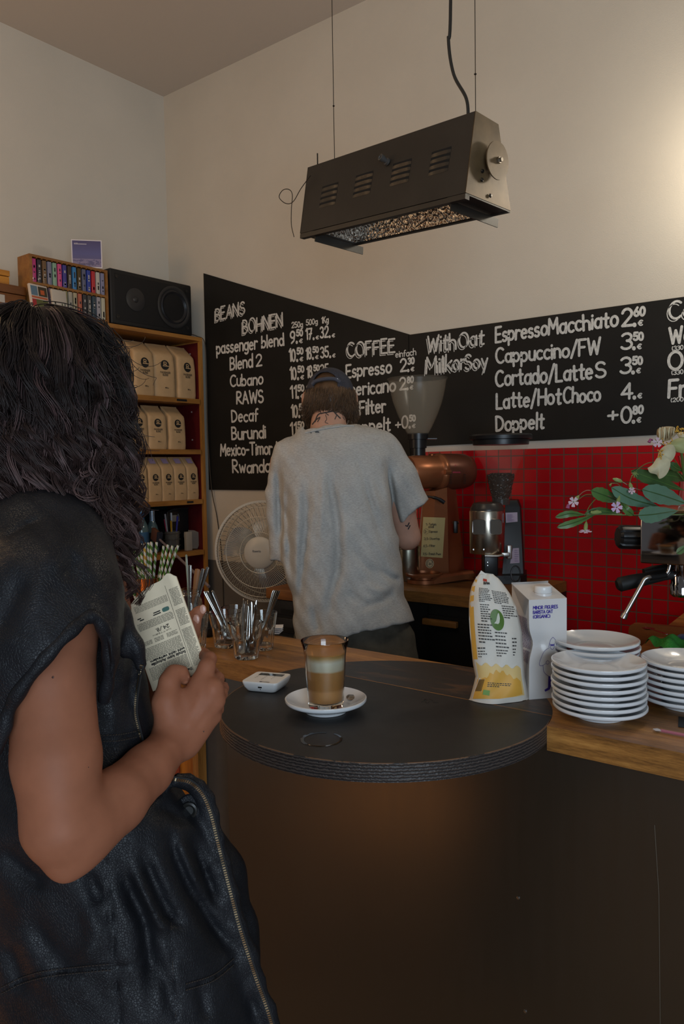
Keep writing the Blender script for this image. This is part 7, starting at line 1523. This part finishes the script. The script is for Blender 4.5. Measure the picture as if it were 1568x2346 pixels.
def f_head(P):
    d = ell(P, hp(0, .012, -.012), (.074, .098, .092), HM); d = smin(d, ell(P, hp(0, -.040, .048), (.058, .072, .052), HM), .03)
    d = smin(d, ell(P, hp(0, -.098, .066), (.020, .016, .018), HM), .02)
    d = smin(d, rcone(P, hp(0, .0, .094), hp(0, -.036, .112), .007, .0125), .01)
    for s_ in (-1, 1):
        d = smin(d, ell(P, hp(s_*.010, -.036, .104), (.008, .006, .008), HM), .005); d = smin(d, ell(P, hp(s_*.070, -.010, -.004), (.008, .024, .015), HM), .008)
        d = np.maximum(d, -(ell(P, hp(s_*.030, .004, .098), (.017, .011, .010), HM))) if False else smin(d, ell(P, hp(s_*.030, .018, .084), (.020, .006, .010), HM), .008)
        d = smin(d, ell(P, hp(s_*.030, .002, .082), (.012, .010, .010), HM), .004); d = smin(d, ell(P, hp(s_*.034, -.032, .074), (.02, .018, .016), HM), .015)
    d = smin(d, ell(P, hp(0, -.062, .096), (.021, .0055, .009), HM), .004); d = smin(d, ell(P, hp(0, -.073, .094), (.018, .006, .009), HM), .004)
    return d
def f_wbody(P):
    d = f_head(P); d = smin(d, rcone(P, K(105, 1010, 1.15), K(95, 1190, 1.16), .052, .058), .02)
    d = smin(d, chain(P, [K(60, 1240, 1.16), K(150, 1240, 1.16), K(182, 1290, 1.15), K(190, 1400, 1.16)], [.07, .072, .058, .070], .02), .03)
    d = smin(d, ell(P, K(100, 1400, 1.15), (.10, .16, .10)), .03); d = smin(d, rcone(P, K(70, 1250, 1.14), AX[0], .06, .062), .03)
    d = smin(d, smin(f_arm(P), f_hand(P), .012), .02); return smin(d, f_lhand(P), .015)
sdf_part('body', f_wbody, (-.52, -.46, .83), (-.165, .26, 1.46), .0042, SKIN, wo)
mb = MB()
for px, py, r_ in ((121, 1552, 2.6), (467, 1676, 1.6), (203, 1758, 1.2)):
    d_ = march(lambda P: smin(f_arm(P), f_hand(P), .012), px, py, .8, 1.2)
    if d_: mb.add([dep(px, py, d_-.0012)]+[dep(px+r_*math.cos(k*PI/5), py+r_*math.sin(k*PI/5), d_-.0010) for k in range(10)], [(0, 1+(k+1) % 10, 1+k) for k in range(10)])
mb.build('mole', mat('mole', (0.05, 0.018, 0.01), .5), wo, smooth=False, world=True)
NAIL = mat('nail', (0.50, 0.27, 0.20), 0.25)
for c_, r_ in ((K(465, 1396, 1.229), (.0055, .0075, .002)), (K(450, 1419, 1.2225), (.0058, .008, .002)), (K(514, 1571, 1.1835), (.005, .006, .002))):
    V, Q = nets(lambda P: ell(P, c_, r_), c_-.012, c_+.012, .0012); mesh_np('fingernail', q2w(V), Q, NAIL, wo, off=tuple(wo.matrix_world.translation))
# leather jacket
LEA = bpy.data.materials.new('black_leather'); LEA.use_nodes = True; t_ = NT(LEA)
v_ = t_.coord(); vo = t_.new('ShaderNodeTexVoronoi', feature='DISTANCE_TO_EDGE'); vo.inputs['Scale'].default_value = 330; t_.link(v_, vo.inputs['Vector'])
big_ = t_.noise(v_, 9, 5, .65, .8); mid2 = t_.noise(v_, 60, 4, .7)
t_.link(t_.ramp(big_, [(.35, (0.0080, 0.0084, 0.0105, 1)), (.7, (0.014, 0.0145, 0.0175, 1))]), t_.b.inputs['Base Color'])
t_.link(t_.math('MULTIPLY_ADD', mid2, .24, .32), t_.b.inputs['Roughness']); t_.b.inputs['Specular IOR Level'].default_value = .22
hh_ = t_.math('ADD', t_.math('MULTIPLY', t_.math('MINIMUM', vo.outputs['Distance'], .12), 2.2), t_.math('ADD', t_.math('MULTIPLY', big_, 2.2), t_.math('MULTIPLY', mid2, .6))); t_.bump(hh_, .42, .0030)
vrows = [(1150, -60, 120, 1.16, .05), (1185, -130, 185, 1.16, .10), (1240, -170, 206, 1.155, .145), (1320, -190, 240, 1.15, .16), (1420, -200, 284, 1.15, .155), (1500, -200, 322, 1.15, .15), (1620, -200, 350, 1.15, .145), (1720, -195, 374, 1.15, .15), (1800, -190, 412, 1.15, .165), (1900, -185, 474, 1.14, .18), (2000, -180, 508, 1.14, .185), (2100, -175, 536, 1.14, .19), (2200, -170, 566, 1.14, .195), (2346, -165, 610, 1.14, .20), (2500, -160, 640, 1.14, .20)]
HEMX = [-80, -20, 5, 22, 60, 120, 170, 205, 233, 248, 254, 262, 280]; HEMY = [1790, 1735, 1690, 1628, 1566, 1492, 1442, 1413, 1430, 1478, 1540, 1620, 1760]
ZIP = [(398, 1785), (430, 1790), (452, 1805), (470, 1830), (485, 1870), (497, 1920), (512, 1980), (530, 2050), (548, 2120), (570, 2190), (590, 2250), (612, 2310), (632, 2380), (650, 2460)]
ZIPD = [1.06, 1.075, 1.085, 1.09, 1.09, 1.085, 1.08, 1.075, 1.07, 1.07, 1.07, 1.07, 1.07, 1.07]
COLL = [(205, 1285, 1.070), (232, 1352, 1.050), (264, 1418, 1.035), (302, 1482, 1.035), (320, 1522, 1.04)]
vf = [([(268, 1950), (300, 2040), (330, 2110), (342, 2200), (352, 2360)], 0.0170, 17.4), ([(320, 1925), (345, 2000), (385, 2090), (425, 2135)], 0.0102, 14.5), ([(372, 1868), (400, 1950), (440, 2040), (487, 2130), (528, 2200)], 0.0153, 18.8), ([(425, 1890), (462, 1990), (508, 2110)], 0.0093, 14.5),
      ([(50, 2075), (120, 2180), (185, 2255)], 0.0102, 23.2), ([(-10, 1925), (60, 2000), (115, 2035)], 0.0102, 20.3), ([(292, 1965), (335, 2060), (365, 2115), (410, 2140)], -0.0085, 14.5), ([(400, 1905), (430, 1985), (470, 2075)], -0.0085, 14.5), ([(190, 2050), (215, 2150), (180, 2230)], -0.0068, 23.2), ([(345, 2150), (380, 2250), (395, 2350)], 0.0076, 15.9), ([(455, 2250), (475, 2350)], 0.0068, 13.0), ([(350, 1850), (390, 1860), (430, 1900)], 0.0068, 11.6), ([(20, 2150), (60, 2290)], 0.0068, 21.8), ([(200, 1990), (235, 2080)], 0.0085, 15.9),
      ([(150, 1225), (95, 1330), (60, 1450)], -0.0051, 29.0), ([(60, 1300), (20, 1400), (-20, 1480)], 0.0068, 23.2), ([(180, 1260), (150, 1340)], 0.0051, 17.4), ([(285, 1440), (300, 1520), (292, 1680)], 0.0059, 10.2), ([(258, 1560), (265, 1700)], -0.0034, 11.6), ([(0, 1240), (55, 1205), (110, 1185)], 0.0040, 6.0),
      ([(0, 2270), (60, 2243), (130, 2228), (257, 2215)], 0.0040, 3.2), ([(330, 2205), (262, 2216)], 0.0035, 3.2), ([(425, 2262), (490, 2240), (545, 2198)], 0.0040, 3.2), ([(243, 1965), (252, 2080), (262, 2200), (276, 2360)], 0.0042, 3.2), ([(392, 2110), (397, 2220), (404, 2350)], 0.0030, 3.0), ([(338, 2095), (400, 2100)], 0.0030, 3.0), ([(228, 1692), (275, 1690), (322, 1680)], 0.0040, 3.2), ([(228, 1708), (275, 1706), (325, 1695)], 0.0030, 3.0), ([(262, 1575), (267, 1640), (266, 1690)], 0.0022, 2.5)]
def f_cap2(P):
    px, py = pxy(P); d = chain(P, [K(98, 1270, 1.03), K(106, 1370, .975), K(108, 1480, .945), K(66, 1640, .950)], [.088, .087, .083, .080], .02)
    d = smin(d, rcone(P, K(165, 1320, 1.02), K(195, 1440, 1.01), .05, .045), .03)
    return np.maximum(d, (py-np.interp(px, HEMX, HEMY))*P[:, 2]/FPX)
def f_vest(P):
    px, py = pxy(P); d = rowloft(P, vrows, 2.2); d = smin(d, f_cap2(P), .014)
    d = smin(d, chain(P, [K(*q) for q in COLL], [.018, .022, .021, .017, .009], .01), .008)
    d = smin(d, chain(P, [K(x, y, D) for (x, y), D in zip(ZIP, ZIPD)], [.010]*len(ZIP), .01), .025)
    wv = .0009*(np.sin(P[:, 0]*63+P[:, 1]*41)+np.sin(P[:, 1]*46-P[:, 0]*52+1.3))+.0005*np.sin(P[:, 0]*150+P[:, 1]*121+P[:, 2]*90)
    d = d+folds(P, vf, 1.0)*(P[:, 2] < 1.16)+wv
    # sleeve hole: room for the arm
    return np.maximum(d, -(f_arm(P)-.0025))
jk = sdf_part('leather_jacket', f_vest, (-.69, -.865, .825), (-.045, .035, 1.37), .0046, LEA, wo)
def f_inner(P):
    d = chain(P, [K(440, 1900, 1.20), K(486, 2010, 1.20), K(516, 2130, 1.20), K(528, 2260, 1.20), K(545, 2480, 1.20)], [.038, .050, .050, .049, .052], .01)
    return d+folds(P, [([(500, 2020), (555, 1990)], .003, 3), ([(560, 2020), (575, 2200)], .003, 12)], 1.1)+.0015*np.sin(P[:, 1]*60+P[:, 0]*40)
sdf_part('jacket_lining_side', f_inner, (-.33, -.90, 1.10), (-.04, -.42, 1.31), .0055, LEA, wo)
mb = MB(); cf = []
for x, y, dy in ((-22, 1735, 8), (4, 1690, 8), (21, 1630, 8), (58, 1568, 8), (118, 1494, 8), (168, 1444, 7), (204, 1416, 7), (231, 1432, 9)):
    cf.append(K(x, y-3, (march(f_cap2, x, y-dy, .75, 1.2, 200) or .95)+.002))
cf += [K(247, 1478, cf[-1][2]+.025), K(250, 1540, cf[-1][2]+.04), K(238, 1605, cf[-1][2]+.06)]
cf = catmull(cf, 6)
mb.tube(q2w(np.array(cf)), [.0080+.0010*math.sin(i*.9) for i in range(len(cf))], 12); mb.build('armhole_edge', LEA, wo, world=True)
BRASS = mat('zip_brass', (0.46, 0.34, 0.20), 0.3, 1.0)
def zipper(pts, dd, r_, step):
    C_ = catmull([np.array([*q, d]) for q, d in zip(pts, dd)], 14); mb = MB(); acc = 0; tape = []
    prev = None
    for q in C_:
        dm = march(f_vest, q[0], q[1], .85, 1.2, 90); dm = dm if dm else q[2]; p = dep(q[0], q[1], dm-.0016); tape.append(p)
    P_ = np.array(tape); s_ = np.concatenate([[0], np.cumsum(np.linalg.norm(np.diff(P_, axis=0), axis=1))])
    for k in range(3): P_[1:-1] = (P_[:-2]+2*P_[1:-1]+P_[2:])/4
    n = int(s_[-1]/step)
    for k in range(n):
        p = np.array([np.interp(k*step, s_, P_[:, j]) for j in range(3)]); p2 = np.array([np.interp(k*step+.001, s_, P_[:, j]) for j in range(3)]); t = (p2-p)/(np.linalg.norm(p2-p)+1e-9); x_ = np.cross(t, AD); x_ /= np.linalg.norm(x_)
        mb.box(p, (r_*2, step*.55, .0022), R=np.stack([x_, t, np.cross(x_, t)], 1))
    tp = MB(); tp.tube([p+AD*.0012 for p in P_], .0042, 6, flat=.4, up=AD); tp.build('zip_tape', mat('zip_tape', (0.012, 0.012, 0.013), .8), jk, world=True)
    o = mb.build('zip_teeth', BRASS, jk, smooth=False, world=True); o['kind'] = 'stuff'
zipper(ZIP, ZIPD, .0020, .0032)
zipper([(324, 1524), (318, 1560), (312, 1600), (311, 1635), (317, 1665), (326, 1697)], [1.03]*6, .0018, .0026)
d_ = march(f_vest, 434, 1856, .85, 1.2) or 1.02; c = dep(434, 1856, d_-.003)
MB().lathe([(.0001, .0), (.018, .0), (.020, -.002), (.018, -.004)], dep(437, 1852, d_-.001), 24, -AD).build('button_patch', LEA, jk, world=True)
MB().lathe([(.0115, .0), (.0115, .003), (.009, .0042), (.0065, .003), (.006, .0022), (.0001, .0022)], c, 24, -AD).build('button', mat('button_black', (0.012, 0.012, 0.011), .3), jk, world=True)
mb = MB()
def seamline(pts, off=0.0, dash=.0042):
    C_ = catmull([np.array(q, float) for q in pts], 8); P_ = []
    for q in C_:
        d_ = march(f_vest, q[0], q[1]+off, .84, 1.2, 90)
        if d_: P_.append(dep(q[0], q[1]+off, d_-.0008))
    P_ = np.array(P_)
    if len(P_) < 4: return
    s_ = np.concatenate([[0], np.cumsum(np.linalg.norm(np.diff(P_, axis=0), axis=1))]); n = int(s_[-1]/dash)
    for k in range(n):
        p0, p1 = [np.array([np.interp((k+f_)*dash, s_, P_[:, j]) for j in range(3)]) for f_ in (.15, .8)]; mb.tube([p0, (p0+p1)/2-AD*.0004, p1], .0007, 5)
for L in ([(2, 2270), (60, 2243), (130, 2228), (257, 2215)], [(425, 2262), (490, 2240), (540, 2200)], [(228, 1692), (275, 1690), (316, 1681)]): seamline(L, -7); seamline(L, 7)
for L in ([(392, 2110), (397, 2220), (404, 2340)], [(338, 2097), (398, 2102)], [(330, 2205), (262, 2216)]): seamline(L, 3)
mb.build('stitching', mat('stitch_brown', (0.03, 0.022, 0.018), .7), jk, world=True)['kind'] = 'stuff'
# trousers and shoes below the frame
def f_wtr(P):
    d = ell(P, K(230, 2250, 1.17), (.17, .22, .13))
    for dz, x0 in ((1.09, 205), (1.25, 250)): d = smin(d, chain(P, [K(x0+20, 2350, dz), K(x0+30, 2900, dz+.02), K(x0+20, 3420, dz+.04)], [.085, .062, .05], .02), .02)
    return d
sdf_part('trousers', f_wtr, (-.52, -1.60, .95), (-.12, -.55, 1.40), .012, mat('trouser_dark', (0.012, 0.013, 0.018), .8), wo)
for x, dz in ((225, 1.13), (270, 1.29)):
    p = q2w(K(x, 3400, dz)[None])[0]; fw_ = np.array([AR[0]*.94+AD[0]*.34, AR[1]*.94+AD[1]*.34, 0]); fw_ /= np.linalg.norm(fw_); sd_ = np.cross(fw_, BZ); mb = MB(); R_ = []
    for z, s_, l_ in ((.001, 1, 1), (.02, 1.03, 1.02), (.05, .95, .92), (.08, .7, .5), (.12, .62, .42)): R_.append([np.array([p[0], p[1], 0])+fw_*(.04*l_+.12*l_*math.cos(2*PI*k/24)-.02)+sd_*.042*s_*math.sin(2*PI*k/24)+BZ*z for k in range(24)])
    mb.loft(R_); mb.build('shoe', mat('shoe_black', (0, 0, 0)), wo, world=True)
# face details
for s_ in (-1, 1):
    c_ = hp(s_*.030, .002, .090); V, Q = nets(lambda P: ell(P, c_, (.010, .0055, .006), HM), c_-.014, c_+.014, .002); mesh_np('eye', q2w(V), Q, mat('eye_dark', (0.02, 0.015, 0.012), .15), wo, off=tuple(wo.matrix_world.translation))
    mb = MB(); mb.tube([q2w((hp(s_*(.016+.006*k), .022+.004*math.sin(k*.8), .092-.003*k))[None])[0] for k in range(5)], .0022, 6); mb.build('eyebrow', mat('brow', (0.012, 0.008, 0.006), .7), wo, world=True)
# hair: a dark mass close to the head, curls over it
HR = m_hair('dark_curls', (0.0075, 0.0045, 0.0040, 1), (0.022, 0.0125, 0.0105, 1), .5, (0.050, 0.027, 0.024, 1)); HR2 = m_hair('mauve_curls', (0.040, 0.022, 0.022, 1), (0.085, 0.050, 0.048, 1), .45, (0.15, 0.092, 0.085, 1))
hc = SK+np.array([-.013, .0, 0.0])
def f_whair(P):
    d = ell(P, hc+np.array([.004, .018, 0]), (.097, .110, .104)); d = smin(d, ell(P, K(84, 1000, 1.145), (.096, .112, .096)), .05); d = smin(d, ell(P, K(78, 1090, 1.145), (.090, .066, .085)), .04)
    q = (P-SK) @ HM.T; face = np.sqrt((q[:, 0]/.055)**2+((q[:, 1]+.045)/.085)**2)-1
    return np.maximum(d, -np.maximum(face*.05, .055-q[:, 2]))+.004*np.sin(P[:, 0]*90+3*np.sin(P[:, 1]*40))*np.sin(P[:, 1]*55+P[:, 2]*60)
sdf_part('hair', f_whair, (-.62, -.10, .95), (-.24, .34, 1.32), .006, HR, wo)
rn_ = np.random.RandomState(12); N_ = 30; nl = 400; per = 14
allp = []; allp2 = []
for k in range(nl):
    # root direction on the scalp, kept off the face
    while True:
        n_ = rn_.normal(size=3); n_ /= np.linalg.norm(n_)
        if n_[1] < -.15: continue
        if n_ @ FD > .72 and n_[1] < .55: continue
        if n_[2] > .55: continue
        break
    az = math.atan2(n_[2], n_[0]); pol = math.acos(np.clip(n_[1], -1, 1)); L_ = rn_.uniform(.27, .45); s_ = np.linspace(0, 1, N_); Rh = .101+rn_.uniform(-.008, .016)
    ang = pol+s_*L_/Rh*1.0; lim = rn_.uniform(1.45, 1.75); a_ = np.minimum(ang, lim); ex = np.maximum(0, ang-lim)*Rh
    out_ = .012*np.minimum(1, s_*4)+rn_.uniform(-.008, .024)*s_
    az_ = az+rn_.uniform(-.35, .35)*s_
    rad = (Rh+out_)*np.sin(a_); X_ = hc[0]+rad*np.cos(az_)*1.0; Z_ = hc[2]+rad*np.sin(az_); Y_ = hc[1]+.012+(Rh+out_)*np.cos(a_)*1.03-ex
    c_ = np.stack([X_, Y_, Z_], 1)
    amp = rn_.uniform(.010, .024)*np.clip(s_*2.2-.25, 0, 1); fr = rn_.uniform(3.0, 6.5)*L_/.32*2*PI*.75; ph = rn_.uniform(0, 6.3)
    tx = np.gradient(c_, axis=0); tx /= np.linalg.norm(tx, axis=1)[:, None]; e1 = np.cross(tx, [.3, .1, .9]); e1 /= np.linalg.norm(e1, axis=1)[:, None]; e2 = np.cross(tx, e1)
    c_ = c_+(amp*np.cos(fr*s_+ph))[:, None]*e1+(amp*np.sin(fr*s_+ph))[:, None]*e2
    w_ = rn_.uniform(.003, .0075)*(1-.55*s_**1.5)+.001; light = k % 5 == 0
    for j in range(per if not light else 12):
        o1, o2 = rn_.normal(size=2)*.55; jit = rn_.uniform(-.5, .5); am2 = rn_.uniform(.0, .006)*s_
        st_ = c_+(w_*o1)[:, None]*e1+(w_*o2)[:, None]*e2+(am2*np.sin(fr*1.3*s_+jit*6))[:, None]*e1+(am2*np.cos(fr*1.3*s_+jit*5))[:, None]*e2
        (allp2 if (light and j < 9) else allp).append(st_)
# flyaway curls on the front outline and long front ringlets over the chest
for k in range(110):
    px, py = rn_.uniform(235, 300), rn_.uniform(760, 1130); D_ = rn_.uniform(1.06, 1.2); p0 = K(px-40, py-40, D_); L_ = rn_.uniform(.05, .13); s_ = np.linspace(0, 1, N_); am = rn_.uniform(.004, .016); fr = rn_.uniform(4, 11); ph = rn_.uniform(0, 6)
    dr = np.array([rn_.uniform(.15, .62), rn_.uniform(-1, -.1), rn_.uniform(-.2, .2)])
    allp.append(p0+np.outer(s_*L_, dr)+np.stack([am*s_*np.cos(fr*s_+ph), am*s_*np.sin(fr*s_+ph), am*.4*np.sin(fr*s_)], 1))
for k in range(42):
    px, py = rn_.uniform(185, 262), rn_.uniform(1010, 1110); D_ = rn_.uniform(1.03, 1.13); p0 = K(px, py, D_); L_ = rn_.uniform(.05, .125); s_ = np.linspace(0, 1, N_); am = rn_.uniform(.006, .018); fr = rn_.uniform(6, 15); ph = rn_.uniform(0, 6)
    for j in range(5):
        (allp2 if k % 3 == 0 else allp).append(p0+np.outer(s_*L_, np.array([rn_.uniform(.0, .12), -1, -.1]))+np.stack([am*s_**.6*np.cos(fr*s_+ph), am*.5*np.sin(fr*s_+ph), am*.6*np.sin(fr*s_+ph)], 1)+rn_.normal(size=3)*.0022)
for nm, A_, m_ in (('curls', allp, HR), ('light_curls', allp2, HR2)):
    A_ = np.array(A_); pw = q2w(A_.reshape(-1, 3)).reshape(A_.shape); tubes_np(nm, pw, np.linspace(.00085, .00035, N_), m_, wo)['kind'] = 'stuff'
# ------------------------------------------------------------------ newspaper held in both hands
O_ = np.array([392., 1336.]); E1 = np.array([-.925, .38]); E2 = np.array([.325, .946])
def NP(a, b, lift=0.0):
    x, y = O_+E1*a+E2*b; D_ = 1.163+.00022*a-.00004*b+.010*math.exp(-((a+16)/7.0)**2)*.6+.0025*math.sin(a*.045+b*.012)
    return dep(x, y, D_-lift)
npw = thing('newspaper', 'folded newspaper held upside down in the hands of the woman', 'newspaper', tuple(NP(50, 110)))
NEWS = mat('newsprint', (0.78, 0.65, 0.46), .85, spec=.15, vary=.05, vscale=30)
mb = MB(); R_ = []
na, nb = 22, 30
def edge_top(a): return -14+10*math.exp(-((a-2)/12)**2)*-1+(.0045*(a-30)**2 if a > 30 else 0)+(6*max(0, (-4-a)/12))
for i in range(na+1):
    a = -16+(136)*i/na; R_.append([NP(a, edge_top(a)+(214-edge_top(a))*j/nb) for j in range(nb+1)])
mb.loft(R_, False, False, False)
for L_ in (2, 4): mb.loft([[p+AD*.0011*L_ for p in r_] for r_ in R_], False, False, False)
mb.loft([R_[0], [p+AD*.0022+np.array([0, 0, 0]) for p in R_[0]], [p+AD*.0044 for p in R_[0]]], False, False, False)
mb.build('sheet', NEWS, npw, world=True, flat_angle=80)
NI = mat('news_ink', (0.025, 0.022, 0.02), .8); NG = mat('news_grey', (0.10, 0.09, 0.07), .85); mb = MB(); mg = MB(); rn = random.Random(8)
T_ = lambda a, b, l=0: NP(a, b, .0007+l)
def quad(m_, a0, b0, a1, b1): m_.add([T_(a0, b0), T_(a1, b0), T_(a1, b1), T_(a0, b1)], [(0, 3, 2, 1)])
def para(a0, a1, b0, b1, pitch=2.55, th=1.0):
    b = b0
    while b < b1:
        a = a0+(rn.uniform(0, 6) if rn.random() < .2 else 0)
        while a < a1:
            L = min(rn.uniform(3, 9), a1-a); quad(mg, a, b, a+L, b+th); a += L+1.1
        b += pitch
# right column (narrow, past the rule), then the wide left column
para(-12, 10, 12, 52); para(-12, 11, 62, 100); para(-12, 12, 108, 196)
quad(mb, 15.2, 0, 15.8, 205)
para(19, 100, 20, 36, 2.3, .8); para(19, 105, 60, 76); quad(mb, 44, 47.5, 100, 50); quad(mb, 44, 52, 96, 54.5)
para(22, 48, 103, 112); para(56, 78, 103, 112); para(84, 108, 103, 112); para(20, 112, 118, 146); para(19, 112, 163, 192)
W_ = MB()
def ntext(txt, a0, b0, wd_, h, w=.09):
    """upside-down line: letters run towards larger a, tops point to larger b"""
    st, L = text_strokes(txt, .16); k = wd_/L; ribbons(W_, [[(a0+x*k, b0+y*h) for x, y in s_] for s_ in st], h*w, lambda a, b, l=0: NP(a, b, .0010+l*.4))
ntext('Scholz kann Autoz\u00f6lle', 19, 154.5, 84, 5.4, .14); ntext('wohl nicht verhindern', 19, 147.0, 84, 5.4, .14); ntext('24./8.', 36, 84, 32, 7.5, .09); ntext('NATTERN', 34, 95, 44, 2.6, .09); ntext('Be', 18, 196, 10, 6, .11); ntext('ter', 78, 199, 16, 4, .1)
mb.build('rules', NI, npw, smooth=False, world=True); o = mg.build('small_print', NG, npw, smooth=False, world=True); o['kind'] = 'stuff'; W_.build('headline', NI, npw, smooth=False, world=True)
gm = MB(); ov = [(31+8.5*math.copysign(abs(math.cos(k*PI/12))**.6, math.cos(k*PI/12)), 50.5+4.8*math.copysign(abs(math.sin(k*PI/12))**.6, math.sin(k*PI/12))) for k in range(24)]; gm.add([NP(a, b, .0012) for a, b in ov], [tuple(reversed(range(24)))]); gm.build('green_stamp', mat('stamp_green', (0.07, 0.15, 0.12), .8), npw, smooth=False, world=True)
